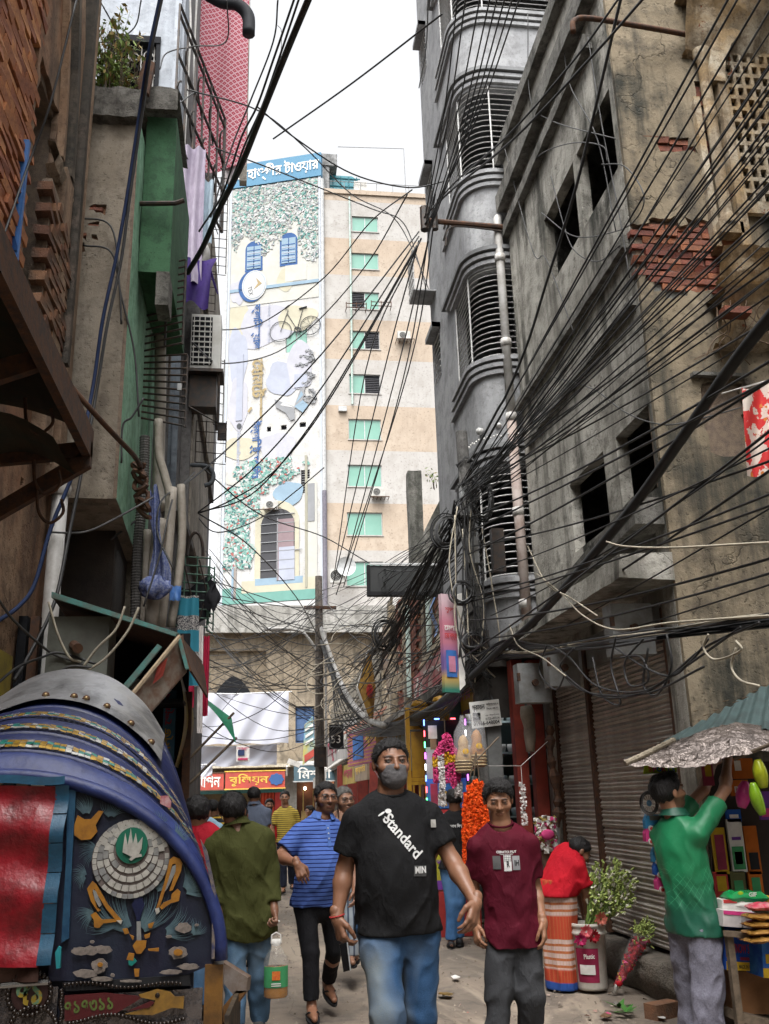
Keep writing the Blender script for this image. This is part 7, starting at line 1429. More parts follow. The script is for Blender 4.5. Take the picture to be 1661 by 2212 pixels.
   # bottom
 if bottom:
  b_=dict(seed=2,fold=.008,w=1.,ank=.93,waist=.06,kind='trousers');b_.update(bottom);w_=b_['w']
  if b_['kind']=='trousers':
   pr,lg=LP
   lo,hi=pbounds(pr+[x for l in lg for x in l[0]],.03);P,lo=gridof(lo,hi,res*1.1);d=union(P,pr,.03);rel=P-Hc;sd=b_['seed']*5.1
   for l,e,ex in lg:z=smin(d_cone(P,*l[0][1:]),np.maximum(d_cone(P,*l[1][1:]),(P-e)@ex),.02);d=smin(d,z,.025)
   fo=.55*vnoise(rel,(10,10,6),sd)+.6*(1-np.abs(vnoise(rel@roty(.45)@rotx(.3),(12,12,9),sd+2)))**4+.3*vnoise(rel,(24,24,20),sd+5);d=d-b_['fold']*fo;d=np.maximum(d,rel[...,2]-((top or{}).get('hem',-.12)+.05 if top else b_['waist']))
  else:
   bz=b_['bz'];c1=px3(b_['foot'],Y);pr=[('c',Hc,Hc*.5+c1*.5,.165*s*w_,.165*s*w_),('c',Hc*.5+c1*.5,c1,.165*s*w_,.155*s*w_)];lo,hi=pbounds(pr,.03);P,lo=gridof(lo,hi,res);d=union(P,pr,.03);rel=P-Hc
   q2=rel@rotz(psi);d=d_cone(np.stack([q2[...,0],q2[...,1]*1.25,q2[...,2]],-1),np.zeros(3),(c1-Hc)@rotz(psi)*np.array([1,1.25,1]),.17*s*w_,.155*s*w_)*.85;d=d-b_['fold']*(vnoise(rel,(18,18,1.6),3)+.8*(1-np.abs(vnoise(rel,(15,15,2.5),8)))**3);d=np.maximum(d,bz-P[...,2]);d=np.maximum(d,rel[...,2]-.08)
  v,f=nets(d,lo,res if b_['kind']!='trousers' else res*1.1);np_obj('trousers' if b_['kind']=='trousers' else 'wrap_cloth',v,f,b_['mat'],root,base)
  # shoes
 if shoes:
  for q_,(h_,kn,an,toe) in LG.items():
   ft=toe-an;L=ft/np.linalg.norm(ft);sd_=np.cross(np.array([0,0,1.]),L);sd_/=np.linalg.norm(sd_)+1e-9;nu=np.cross(L,sd_)
   heel=an-ft*.38-nu*.062*s;tip=toe+L*.03*s-nu*.022*s;mb=MB();n=22;ring=[]
   for k in range(n):
    a=2*math.pi*k/n;x=.5-.5*math.cos(a);wd=(.036+.012*math.sin(x*2.6))*s*math.sin(a);ring.append(tuple(heel+(tip-heel)*x+sd_*wd))
   mb.slab(ring,tuple(-nu*.016*s))
   so=part('sandal' if shoes[0]=='sandal' else 'shoe',mb,shoes[1],root)
   if shoes[0]=='sandal':
    tp=heel+(tip-heel)*.74+nu*.035*s
    part('strap',MB().tube([heel+(tip-heel)*.45+sd_*.045*s+nu*.012,heel+(tip-heel)*.6+sd_*.03*s+nu*.045*s,tp],.006,5).tube([heel+(tip-heel)*.45-sd_*.045*s+nu*.012,heel+(tip-heel)*.6-sd_*.03*s+nu*.045*s,tp],.006,5),shoes[1],so)
   else:
    pr=[('c',heel+L*.04+nu*.035*s,an+ft*.45-nu*.02,.038*s,.04*s),('c',an+ft*.45-nu*.02,toe,.04*s,.026*s)];lo,hi=pbounds(pr,.02);P,lo=gridof(lo,hi,.009);v,f=nets(union(P,pr,.02),lo,.009);np_obj('upper',v,f,shoes[1],so,Vector(an))
 return root,dict(N=N,Hc=Hc,HD=HD,MH=MH,S=S_,F=Fw,A=A,base=base,H=H_)
def decal(root,info,mb_,o,w3,ux,m,name='print',off=.006):
 """flat print pressed on to the shirt: mesh in x-z carried to the shirt surface along the facing direction"""
 sh_=[c for c in root.children if c.name.startswith('shirt')][0];me=sh_.data;bw=Vector(wl(sh_));bv=BVHTree.FromPolygons([tuple(v.co+bw) for v in me.vertices],[tuple(p.vertices) for p in me.polygons])
 F_=Vector(info['F']);ux=Vector(ux).normalized();out=MB();vs=[];miss=[]
 bm=bmesh.new();bvs=[bm.verts.new(v) for v in mb_.v]
 for f in mb_.f:
  try:bm.faces.new([bvs[i] for i in f])
  except ValueError:pass
 if w3:bmesh.ops.subdivide_edges(bm,edges=[e for e in bm.edges if e.calc_length()>w3],cuts=3,use_grid_fill=True)
 bmesh.ops.triangulate(bm,faces=bm.faces[:]);bm.verts.index_update()
 for v in bm.verts:
  p=Vector(o)+ux*v.co.x+Vector((0,0,1))*v.co.z;hit=bv.ray_cast(p+F_*.6,-F_)
  vs.append(tuple((hit[0] if hit[0] is not None else p)+F_*off));miss.append(hit[0] is None)
 fs=[tuple(v.index for v in f.verts) for f in bm.faces if not any(miss[v.index] for v in f.verts)];bm.free();out.add(vs,fs);return part(name,out,m,root)
 # the crowd
def spec0(b):b.b.inputs['Specular IOR Level'].default_value=.12
def jeans(name,c,fade,cx=0.,seed=0):
 b=NB(name);sp=b.n('ShaderNodeSeparateXYZ');b.l(b.co,sp.inputs[0]);z=sp.outputs[2]
 f=b.math('MULTIPLY',b.ramp(z,.30,.55),b.ramp(z,.95,.74));f=b.math('MULTIPLY',f,b.ramp(b.noise(3,2,src=b.map((1.6,1,.5),(seed,0,0))),.36,.72,0,.8));col=b.mix(b.ramp(b.noise(9,5),.35,.7),c,tuple(v*.6 for v in c));col=b.mix(f,col,fade);w_=b.noise(300,2)
 col=b.mix(b.math('MULTIPLY',b.ramp(w_,.5,.7),.3),col,tuple(min(1,v*1.6+.02) for v in c));return spec0(b) or b.out(col,.85,0,b.math('ADD',b.math('MULTIPLY',w_,.4),b.noise(16,5)),.008,.4)
def stripes(name,c1,c2,per,duty,ax=2,dist=.004):
 b=NB(name);sp=b.n('ShaderNodeSeparateXYZ');b.l(b.co,sp.inputs[0]);z=b.math('ADD',sp.outputs[ax],b.math('MULTIPLY',b.noise(5,3),dist*4));fr=b.math('FRACT',b.math('DIVIDE',z,per));col=b.mix(b.ramp(fr,duty,duty+.04),c2,c1);return spec0(b) or b.out(col,.85,0,b.math('ADD',b.math('MULTIPLY',b.noise(260,2),.35),b.noise(22,5)),.006,.3)
SK=(.29,.140,.078);SKd=(.21,.098,.056)
M_blk=fabric('black_jersey',(.010,.010,.011),(.016,.016,.017),.8);Yb=4.75
p1,i1=person('tall man in a black T-shirt and a grey face mask walking in the centre',Yb,4,(845,1650),(844,1716),(860,1992),[(1,(978,1862,-.05),(1027,1950,-.22),(1018,2002,-.27),(.40,.40),(.75,-.6,.1)),(-1,(744,1878,.02),(728,1982,-.04),(742,2045,-.06),(.55,.55),(-.9,-.4,0))],[(1,(910,2190,-.02),(900,2390,.15),(905,2420,.0)),(-1,(838,2195,-.22),(830,2420,-.2),(830,2445,-.38))],skin=(.255,.122,.070),W=.365,g=1.08,s=1.03,belly=.02,pitch=-3,hyaw=6,res=.009,hres=.0048,top=dict(mat=M_blk,sleeve=.66,loose=1.08,hem=-.045,seed=4,ring=M_blk,neckr=.070,fold=.012),bottom=dict(mat=jeans('faded_blue_jeans',(.035,.085,.18),(.26,.275,.24),seed=3),w=1.12,seed=3,fold=.015),hair='short',mask=fabric('grey_mask_cotton',(.105,.10,.103),(.15,.145,.15),sc=90),shoes=('shoe',T_blk))
o=V3(at(843,1810,Y=Yb));M_wp=T('white_print',(.72,.72,.71))
mb=text_mb('Standard',w=.232,h=.056,bold=.02);mb.xf(Matrix.Rotation(R(51),4,'Y'));decal(p1,i1,mb,V3(at(856,1803,Y=Yb)),0,(1,0,0),M_wp,'lettering')
mb=MB();
for a0 in(0,2.09,4.19):
 mb.add([(.020*math.cos(a0+R(50))+.016*math.cos(t),0,.020*math.sin(a0+R(50))+.011*math.sin(t+a0)) for t in np.linspace(0,6.283,12)[:-1]],[tuple(range(11))])
decal(p1,i1,mb,V3(at(822,1759,Y=Yb)),0,(1,0,0),M_wp,'emblem')
mb=text_mb('MIN',w=.056,h=.030,bold=.035);decal(p1,i1,mb,V3(at(891,1874,Y=Yb)),0,(1,0,0),M_wp,'lettering',.010)
mb=MB().slab([(-.035,0,-.022),(.03,0,-.026),(.034,0,.02),(-.03,0,.024)],(0,0,0));mb.f=mb.f[:1];decal(p1,i1,mb,V3(at(891,1876,Y=Yb)),.02,(1,0,0),T('print_darkgrey',(.10,.10,.10)),'print',.004)
mb=MB();mb.add([(-.014,0,-.018),(.012,0,-.018),(.012,0,.018),(-.014,0,.018)],[(0,1,2,3)]);decal(p1,i1,mb,V3(at(927,1778,Y=Yb)),0,(1,0,0),T('patch_grey',(.42,.41,.38)),'pocket_tag')
part('wrist_thread',MB().tube([V3(at(728,1978,Y=Yb-.04))+np.array([.033*math.cos(a),.033*math.sin(a),.006*math.cos(a)]) for a in np.linspace(0,6.283,16)],.004,5),T_red,p1)
ph=solo('mobile_phone',MB().slab([at(733,2040,Y=Yb-.10),at(749,2036,Y=Yb-.12),at(756,2096,Y=Yb-.12),at(742,2100,Y=Yb-.10)],(0,.011,0)),mat('phone_black',(.012,.013,.015),rough=.15,bump=0),'black mobile phone held low in the right hand of the masked man','phone');part('edge',MB().tube([at(750,2036,Y=Yb-.122),at(757,2096,Y=Yb-.122)],.003,5),M_alu,ph)
for(x,y,sx) in((808,2062,.065),(930,2070,.05)):
 q=V3(at(x,y,Y=Yb-.155));
M_flap=mat('denim_flap',(.07,.15,.27),(.05,.10,.19),sc=12)
M_maroon=fabric('maroon_jersey',(.085,.006,.016),(.065,.005,.013),.75);Yc=5.55
p2,i2=person('boy in a maroon T-shirt looking down, just right of the masked man',Yc,-6,(1076,1728),(1082,1782),(1106,1998),[(1,(1158,1920,.03),(1172,1992,-.06),(1180,2050,-.10),(.35,.4),(.9,-.4,0)),(-1,(1024,1925,.08),(1028,2000,.05),(1032,2040,.0),(.5,.5))],[(1,(1146,2150,-.06),(1150,2330,.16),(1155,2350,.0)),(-1,(1078,2150,-.05),(1070,2320,-.1),(1068,2345,-.25))],skin=SK,W=.315,g=.88,s=.94,pitch=14,hyaw=-10,lid=.15,res=.009,hres=.0048,hair='full',top=dict(mat=M_maroon,sleeve=.72,loose=1.06,hem=-.06,curve=.11,seed=9,ring=M_maroon,neckr=.078,fold=.015),bottom=dict(mat=fabric('charcoal_twill',(.045,.046,.050),(.036,.037,.040)),w=1.08,seed=6,fold=.017),shoes=('shoe',T_blk))
ux=(math.cos(R(-6)),math.sin(R(-6)),0)
mb=text_mb('CERATOI PIUT',w=.112,h=.013,bold=.03);decal(p2,i2,mb,V3(at(1088,1838,Y=Yc)),0,ux,M_wp,'lettering')
mb=text_mb('MIND RESTORER',w=.075,h=.006);decal(p2,i2,mb,V3(at(1088,1843,Y=Yc)),0,ux,M_wp,'lettering')
for x,m_,hgt in((1068,T('print_darkgrey',(.10,.10,.10)),.07),(1090,M_wp,.082),(1108,T('print_grey',(.27,.27,.28)),.074)):
 mb=MB();mb.add([(-.021,0,-hgt/2),(.021,0,-hgt/2),(.021,0,hgt/2),(-.021,0,hgt/2)],[(0,1,2,3)]);decal(p2,i2,mb,V3(at(x,1861,Y=Yc)),.015,ux,m_,'print_panel',.005)
mb=text_mb('IH',w=.026,h=.03,bold=.03);decal(p2,i2,mb,V3(at(1109,1861,Y=Yc)),0,ux,T_blk,'lettering',.009)
mb=text_mb('R',w=.016,h=.032,bold=.03);decal(p2,i2,mb,V3(at(1091,1864,Y=Yc)),0,ux,T_blk,'lettering',.009)
mb=MB()
for k in range(4):mb.add([(-.018+k*.011,0,-.0),(-.0165+k*.011,0,-.0),(-.0165+k*.011,0,.038),(-.018+k*.011,0,.038)],[(0,1,2,3)]);mb.add([(-.02,0,.004+k*.009),(.02,0,.004+k*.009),(.02,0,.006+k*.009),(-.02,0,.006+k*.009)],[(0,1,2,3)])
decal(p2,i2,mb,V3(at(1090,1859,Y=Yc)),0,ux,T_blk,'print_grid',.008)
mb=text_mb('PREMIUM',w=.04,h=.006);decal(p2,i2,mb,V3(at(1090,1878,Y=Yc)),0,ux,M_wp,'lettering')
M_polo=stripes('blue_striped_pique',(.075,.135,.40),(.010,.016,.085),.0285,.22);M_polob=fabric('blue_pique',(.085,.16,.44));Yp=7.45
p3,i3=person('man with glasses in a blue polo shirt with navy stripes, one arm bent',Yp,12,(704,1724),(697,1766),(684,1940),[(-1,(604,1850,-.10),(642,1866,-.32),(655,1902,-.36),(.5,.35),(-.3,-.8,.5)),(1,(760,1850,.1),(768,1920,.0),(768,1950,-.05),(.4,.4))],[(-1,(671,2058,-.10),(673,2172,-.12),V3(at(680,2202,Y=Yp-.30))),(1,(722,2050,.10),(708,2122,.38),(722,2160,.18))],skin=(.245,.115,.066),W=.345,g=1.1,s=1.0,belly=.035,pitch=0,hyaw=14,res=.0095,hres=.0052,glasses=True,beard=.55,hair='short',top=dict(mat=M_polo,sleeve=.74,loose=1.05,hem=-.05,seed=2,collar=M_polob,neckr=.068),bottom=dict(mat=fabric('black_trouser_cloth',(.010,.010,.012),(.014,.014,.016)),w=.92,ank=.9,seed=8),shoes=('sandal',T_blk))
ux3=(math.cos(R(12)),math.sin(R(12)),0)
mb=MB();mb.add([(-.012,0,-.15),(.014,0,-.15),(.018,0,0),(-.016,0,0)],[(0,1,2,3)]);decal(p3,i3,mb,V3(at(699,1781,Y=Yp)),.02,ux3,M_polob,'placket',.006)
for k in range(3):mb=MB().ell((0,0,0),(.006,.002,.006),8,5);decal(p3,i3,mb,V3(at(699,1788+k*11,Y=Yp)),0,ux3,T('button_pale',(.5,.5,.5)),'button',.010)
mb=MB().ell((0,0,0),(.018,.001,.010),10,4);decal(p3,i3,mb,V3(at(727,1804,Y=Yp)),0,ux3,T('emblem_plum',(.28,.06,.20)),'emblem',.007)
p4,i4=person('greying man with spectacles talking on a mobile phone behind the blue polo man',8.7,10,(743,1729),(744,1768),(748,1895),[(-1,(715,1822,-.05),(730,1778,-.14),(735,1752,-.12),(.7,.8),(0,-1,.2))],[(-1,(757,2000,0),(757,2066,.02),V3(at(762,2080,Y=8.5))),(1,(766,2000,.1),(764,2055,.25),(768,2072,.08))],skin=(.25,.13,.08),W=.34,s=.98,glasses=True,hmat=M_hairg,beard=.25,hyaw=22,tilt=-6,res=.012,hres=.006,top=dict(mat=fabric('white_blue_shirt',(.38,.42,.46)),sleeve=1.6,hem=-.12,seed=5,collar=fabric('white_blue_shirt',(.38,.42,.46))),bottom=dict(mat=stripes('checked_pyjama',(.30,.34,.38),(.07,.09,.13),.05,.3,0,.002),w=1.15,seed=5),shoes=('sandal',T_blk))
solo('mobile_phone',MB().slab([at(727,1738,Y=8.52),at(730,1737,Y=8.56),at(734,1766,Y=8.56),at(731,1768,Y=8.52)],(.0,.06,0)),mat('phone_dark',(.02,.025,.04),rough=.2,bump=0),'dark mobile phone held to the ear of the greying man','phone')
M_olive=fabric('olive_cotton',(.055,.058,.018),(.042,.045,.013),.85);Yo=6.65
p5,i5=person('man in a long-sleeved olive shirt seen from behind, carrying an oil bottle',Yo,184,(503,1752),(512,1782),(534,1980),[(-1,(586,1880,.02),(592,1965,-.06),(596,2005,-.10),(1.1,1.0),(.9,.3,0)),(1,(474,1890,.0),(474,1970,-.05),(474,2000,-.06),(.5,.5))],[(-1,(556,2100,.05),(560,2205,.15),(562,2222,.35)),(1,(510,2100,-.04),(510,2225,-.1),(510,2240,.1))],skin=SKd,W=.35,g=.98,s=.97,res=.0095,hres=.0055,hyaw=176,hair='full',feat=False,top=dict(mat=M_olive,sleeve=1.80,loose=1.10,hem=-.10,curve=.05,seed=11,collar=M_olive,fold=.017),bottom=dict(mat=jeans('pale_blue_jeans',(.075,.14,.225),(.19,.25,.30),seed=8),w=1.05,seed=9,fold=.017),shoes=('shoe',mat('grey_shoe',(.12,.12,.12))))
def glassy(n,c,a,r=.08):
 b=NB(n);b.b.inputs['Alpha'].default_value=a;b.b.inputs['Specular IOR Level'].default_value=.8;return b.out(c,r)
c=at(596,2090,Y=Yo-.12);bt=thing('oil_bottle',(c.x,c.y,c.z-.17),'big clear bottle of golden oil with a green label, carried by the olive shirt man','bottle');cx,cy,cz=c.x,c.y,c.z-.17
part('bottle_shell',MB().lathe([(0,0),(.070,0),(.078,.012),(.078,.19),(.074,.22),(.045,.27),(.030,.295),(.026,.30),(.026,.315),(0,.315)],(cx,cy,cz),20),glassy('clear_plastic',(.6,.64,.62),.13),bt,True)
part('oil',MB().lathe([(0,.004),(.068,.004),(.075,.014),(.075,.175),(0,.175)],(cx,cy,cz),20),mat('golden_oil',(.50,.20,.008),rough=.1,bump=0),bt,True);part('cap',MB().lathe([(0,.335),(.027,.335),(.029,.31),(.029,.30)],(cx,cy,cz),14),M_lwh,bt,True)
part('handle',MB().tube([(cx-.03,cy,cz+.31),(cx-.028,cy,cz+.36),(cx+.0,cy,cz+.375),(cx+.028,cy,cz+.36),(cx+.03,cy,cz+.31)],.005,6),M_lwh,bt)
lb_=part('paper_label',MB().grid(lambda u,v:(cx+.0795*math.cos(R(-160+140*u)),cy+.0795*math.sin(R(-160+140*u)),cz+.065+.12*v),16,1),T_grn,bt);part('label_badge',MB().slab([(cx-.025,cy-.081,cz+.11),(cx+.025,cy-.081,cz+.11),(cx+.025,cy-.081,cz+.16),(cx-.025,cy-.081,cz+.16)],(0,-.003,0)),mat('label_orange',(.55,.20,.03),(.5,.05,.03),sc=60,bump=0),lb_)
for k in range(2):part('print_line',MB().box((cx-.03,cy-.082,cz+.075+k*.012),(cx+.03,cy-.0795,cz+.08+k*.012)),M_lwh,lb_)
p6,i6=person('person in a red shirt seen from behind between the blue hood and the olive shirt',7.0,172,(428,1757),(430,1786),(444,1950),[(-1,(476,1890,.0),(474,1960,.0),(474,1990,.0),(.5,.5)),(1,(392,1890,0),(390,1960,0),(390,1990,0),(.5,.5))],[(-1,(456,2060,0),(456,2172,.05),(456,2185,.2)),(1,(432,2060,0),(430,2178,.0),(430,2192,.2))],skin=SK,W=.32,s=.96,res=.011,hres=.0065,hair='full',feat=False,top=dict(mat=fabric('red_printed_jersey',(.33,.012,.022),(.24,.01,.02)),sleeve=.75,loose=1.05,hem=-.08,seed=12),bottom=dict(mat=jeans('mid_blue_jeans',(.07,.16,.30),(.2,.3,.42),seed=1),w=1.0),shoes=('shoe',T_blk))
mb=text_mb('EV',w=.07,h=.035,bold=.03);decal(p6,i6,mb,V3(at(476,1955,Y=5.75)),0,(-math.cos(R(172)),-math.sin(R(172)),0),M_wp,'lettering',.008) if False else None
p7,_=person('man in a slate blue shirt seen from behind before the far shops',13.5,176,(549,1719),(549,1738),(552,1838),[(-1,(577,1788,0),(574,1830,0),(574,1848,0),(.5,.5)),(1,(524,1788,0),(526,1830,0),(526,1848,0),(.5,.5))],[(-1,(560,1900,0),(560,1968,0),(560,1975,.2)),(1,(545,1900,0),(545,1968,0),(545,1975,.2))],skin=SKd,W=.36,res=.015,hres=.008,feat=False,top=dict(mat=fabric('slate_blue_cotton',(.11,.13,.18)),sleeve=.8,hem=-.1,collar=fabric('slate_blue_cotton',(.11,.13,.18)),seed=3),bottom=dict(mat=fabric('dark_trouser',(.03,.03,.035))),shoes=('shoe',T_blk))
p8,_=person('bearded young man in a red T-shirt and jeans beside the yellow striped man',19,4,(582,1739),(582,1756),(586,1822),[(-1,(573,1790,0),(573,1818,0),(573,1830,0),(.4,.4)),(1,(600,1790,0),(600,1818,0),(600,1830,0),(.4,.4))],[(-1,(584,1865,0),(585,1905,0),(585,1911,-.2)),(1,(594,1865,0),(597,1902,.1),(597,1909,-.1))],skin=SK,W=.31,s=.95,res=.016,hres=.009,hair='full',beard=1.,top=dict(mat=fabric('bright_red_jersey',(.42,.015,.02)),sleeve=.7,hem=-.05,seed=6),bottom=dict(mat=jeans('sky_blue_jeans',(.12,.22,.34),(.35,.42,.5),seed=5)),shoes=('shoe',T_mar))
p9,_=person('man in a yellow T-shirt with thin dark stripes walking towards the camera',17.6,-4,(615,1723),(616,1743),(619,1814),[(-1,(588,1790,0),(590,1818,-.05),(592,1832,-.08),(.4,.4)),(1,(646,1788,.05),(646,1812,.15),(646,1822,.15),(.4,.4))],[(-1,(612,1868,-.1),(612,1918,-.05),(610,1925,-.25)),(1,(629,1866,0),(631,1910,.2),(634,1916,.02))],skin=SK,W=.34,g=1.05,res=.014,hres=.008,top=dict(mat=stripes('yellow_striped_jersey',(.50,.37,.07),(.10,.075,.03),.034,.3),sleeve=.72,hem=-.04,seed=7),bottom=dict(mat=fabric('navy_denim',(.025,.03,.05)),w=1.05),shoes=('sandal',T_blk))
p10,_=person('person in a dark green shirt mostly hidden behind the olive shirt man',9.6,178,(517,1762),(519,1784),(530,1895),[(-1,(556,1850,0),(552,1905,0),(552,1925,0),(.5,.5)),(1,(486,1850,0),(488,1905,0),(488,1925,0),(.5,.5))],[(-1,(542,1980,0),(542,2070,0),(542,2080,.2)),(1,(520,1980,0),(520,2070,0),(520,2080,.2))],skin=SKd,W=.33,s=.93,res=.015,hres=.009,feat=False,top=dict(mat=fabric('bottle_green_cotton',(.012,.045,.028)),sleeve=.7,hem=-.1,seed=8),bottom=dict(mat=fabric('dark_trouser',(.03,.03,.035))),shoes=('shoe',T_blk))
p11,_=person('woman with glasses in pale green seen in profile near the lit jeweller shop',21,-75,(669,1752),(673,1766),(676,1832),[(-1,(664,1795,0),(664,1822,0),(662,1835,0),(.4,.4)),(1,(680,1795,0),(680,1822,0),(680,1835,0),(.4,.4))],[(-1,(674,1870,0),(674,1905,0),(668,1910,0)),(1,(680,1870,0),(680,1905,0),(674,1910,0))],skin=SK,W=.30,s=.9,res=.017,hres=.009,hair='full',glasses=True,top=dict(mat=fabric('pale_green_cotton',(.34,.42,.32)),sleeve=.9,hem=-.3,seed=9),bottom=dict(mat=fabric('pale_green_cotton',(.34,.42,.32))),shoes=('sandal',T_blk))
p12,_=person('person in a black and yellow banded shirt far along beside the blue hood',13,150,(461,1747),(460,1766),(462,1850),[(-1,(474,1800,0),(472,1845,0),(472,1860,0),(.4,.4)),(1,(448,1800,0),(448,1845,0),(448,1860,0),(.4,.4))],[(-1,(466,1915,0),(466,1978,0),(466,1985,.2)),(1,(456,1915,0),(456,1978,0),(456,1985,.2))],skin=SK,W=.32,s=.95,res=.016,hres=.009,feat=False,top=dict(mat=stripes('black_yellow_bands',(.02,.02,.022),(.45,.28,.04),.075,.25),sleeve=.8,hem=-.1,seed=10),bottom=dict(mat=fabric('dark_trouser',(.03,.03,.035))),shoes=('shoe',T_blk))
p13,_=person('person in a light blue shirt half hidden behind the blue hood',11.5,165,(440,1750),(442,1770),(446,1870),[(-1,(462,1812,0),(460,1865,0),(460,1880,0),(.4,.4)),(1,(424,1812,0),(424,1865,0),(424,1880,0),(.4,.4))],[(-1,(452,1945,0),(452,2015,0),(452,2022,.2)),(1,(440,1945,0),(440,2015,0),(440,2022,.2))],skin=SK,W=.33,s=.95,res=.016,hres=.009,feat=False,top=dict(mat=fabric('light_blue_cotton',(.28,.42,.52)),sleeve=.8,hem=-.1,seed=13),bottom=dict(mat=fabric('dark_trouser',(.03,.03,.035))),shoes=('shoe',T_blk))
p14,i14=person('man in black T-shirt and blue jeans seen from behind at the flower stall',10.6,168,(981,1728),(983,1754),(984,1870),[(1,(950,1822,0),(936,1856,.05),(932,1872,.08),(.5,.5)),(-1,(1014,1822,0),(1016,1870,0),(1016,1885,0),(.5,.5))],[(-1,(990,1950,0),(992,2030,.05),(994,2038,.25)),(1,(976,1950,0),(974,2036,0),(972,2042,.2))],skin=SKd,W=.335,res=.012,hres=.007,feat=False,top=dict(mat=M_blk,sleeve=.7,hem=-.03,seed=14),bottom=dict(mat=jeans('clear_blue_jeans',(.06,.15,.32),(.12,.24,.42),seed=7)),shoes=('shoe',T_blk))
mb=text_mb('জগন্নাথ বিশ্ববি',w=.24,h=.05,bold=.02);mb.xf(Matrix.Rotation(R(180),4,'Z'));
def decal_back(root,info,mb_,o,m):
 inf=dict(info);inf['F']=-info['F'];return decal(root,inf,mb_,o,0,tuple(-V3(info['S'])),m,'lettering',.008)
mb=text_mb('জগন্নাথ বিশ্ববি',w=.24,h=.05,bold=.02);decal_back(p14,i14,mb,V3(at(984,1784,Y=10.6)),M_wp)
M_redj=fabric('scarlet_jersey',(.46,.012,.022),(.36,.01,.02));
def lungi():
 b=NB('striped_wrap_cloth');sp=b.n('ShaderNodeSeparateXYZ');b.l(b.co,sp.inputs[0]);z=b.math('ADD',sp.outputs[2],b.math('MULTIPLY',b.noise(4,2),.02));x=sp.outputs[0]
 wide=b.ramp(b.math('FRACT',b.math('DIVIDE',z,.40)),.42,.46);fine=b.ramp(b.math('FRACT',b.math('DIVIDE',z,.052)),.6,.66);fx=b.ramp(b.math('FRACT',b.math('DIVIDE',x,.022)),.78,.86)
 col=b.mix(wide,(.42,.06,.03),b.mix(fine,(.52,.38,.34),(.38,.12,.05)));col=b.mix(b.math('MULTIPLY',fx,.35),col,(.36,.22,.08));col=b.mix(b.ramp(z,.085,.075),col,(.03,.08,.30));return spec0(b) or b.out(col,.85,0,b.math('ADD',b.noise(200,2),b.noise(18,5)),.006,.35)
p15,_=person('person in scarlet shirt and red striped wrap bending over the bucket of flowers',8.15,104,(1252,1840,-.06),(1232,1846,.04),(1204,1920),[(-1,(1266,1925,-.12),(1268,1984,-.02),(1272,2008,.04),(.6,.5)),(1,(1250,1925,.3),(1262,1975,.25),(1268,1990,.2),(.6,.5))],[(1,(1214,2030,.06),(1222,2126,.06),(1262,2140,.0)),(-1,(1210,2030,.0),(1218,2128,-.02),(1256,2142,-.08))],skin=SKd,W=.36,s=.94,g=1.08,pitch=38,hyaw=92,res=.011,hres=.007,top=dict(mat=M_redj,sleeve=.75,loose=1.12,hem=-.05,seed=15,fold=.016),bottom=dict(kind='wrap',mat=lungi(),foot=(1214,2130),bz=V3(at(1214,2137,Y=8.1))[2],w=1.08,fold=.014),shoes=('sandal',mat('tan_sandal',(.38,.17,.05))))
def jersey():
 b=NB('green_sports_jersey');sp=b.n('ShaderNodeSeparateXYZ');b.l(b.co,sp.inputs[0]);z=sp.outputs[2];col=b.mix(b.ramp(z,1.05,.78),(.012,.19,.075),(.008,.085,.05));low=b.math('MULTIPLY',b.ramp(z,1.10,1.04),b.ramp(z,.80,.88))
 l1=b.ramp(b.math('FRACT',b.math('DIVIDE',b.math('ADD',b.math('MULTIPLY',sp.outputs[0],1.6),z),.045)),.1,.05);l2=b.ramp(b.math('FRACT',b.math('DIVIDE',b.math('SUBTRACT',b.math('MULTIPLY',sp.outputs[0],1.6),z),.06)),.1,.05)
 col=b.mix(b.math('MULTIPLY',b.math('MULTIPLY',b.math('MAXIMUM',l1,l2),low),b.ramp(b.noise(7,2),.45,.55,0,.55)),col,(.10,.42,.22));return b.out(col,.5,0,b.math('ADD',b.math('MULTIPLY',b.noise(300,2),.2),b.noise(14,5)),.008,.35)
Yj=5.95;M_jer=jersey()
M_grypant=fabric('grey_marl_cotton',(.205,.20,.245),(.13,.127,.165),sc=110,weave=420)
p16,i16=person('man in a green jersey with red chest band reaching under the stall awning',Yj,112,(1444,1712),(1456,1762),(1496,1990),[(-1,(1566,1704,-.05),(1572,1640,.1),(1570,1612,.16),(.5,.5),(0,-.8,.6)),(1,(1520,1706,.30),(1540,1648,.40),(1545,1625,.44),(.5,.5),(0,-.8,.6))],[(-1,(1530,2150,-.10),(1535,2300,-.1),(1585,2320,.05)),(1,(1495,2150,.12),(1492,2290,.15),(1540,2310,.25))],skin=(.33,.165,.095),W=.33,s=.99,pitch=-14,hyaw=102,res=.0095,hres=.0055,hair='full',beard=.6,top=dict(mat=M_jer,sleeve=.70,loose=1.08,hem=-.07,seed=16,collar=M_jer,fold=.015),bottom=dict(mat=M_grypant,w=1.28,seed=10,fold=.021),shoes=('sandal',T_blk))
bnd=MB();bnd.add([(x,0,z) for z in(-.055,.055) for x in np.linspace(-.10,.16,10)],[(k,k+1,11+k,10+k) for k in range(9)]);inf=dict(i16);inf['F']=np.array([.70,-.71,0.])
decal(p16,inf,bnd,V3(at(1528,1845,Y=Yj)),.0,(.71,.70,0),mat('jersey_red',(.48,.015,.02),bump=0,rough=.5),'chest_band',.004)
mb=text_mb('BAN',w=.10,h=.062,bold=.02);decal(p16,inf,mb,V3(at(1541,1845,Y=Yj)),0,(.71,.70,0),M_wp,'lettering',.008)
mb=text_mb('PS',w=.05,h=.05,bold=.02)
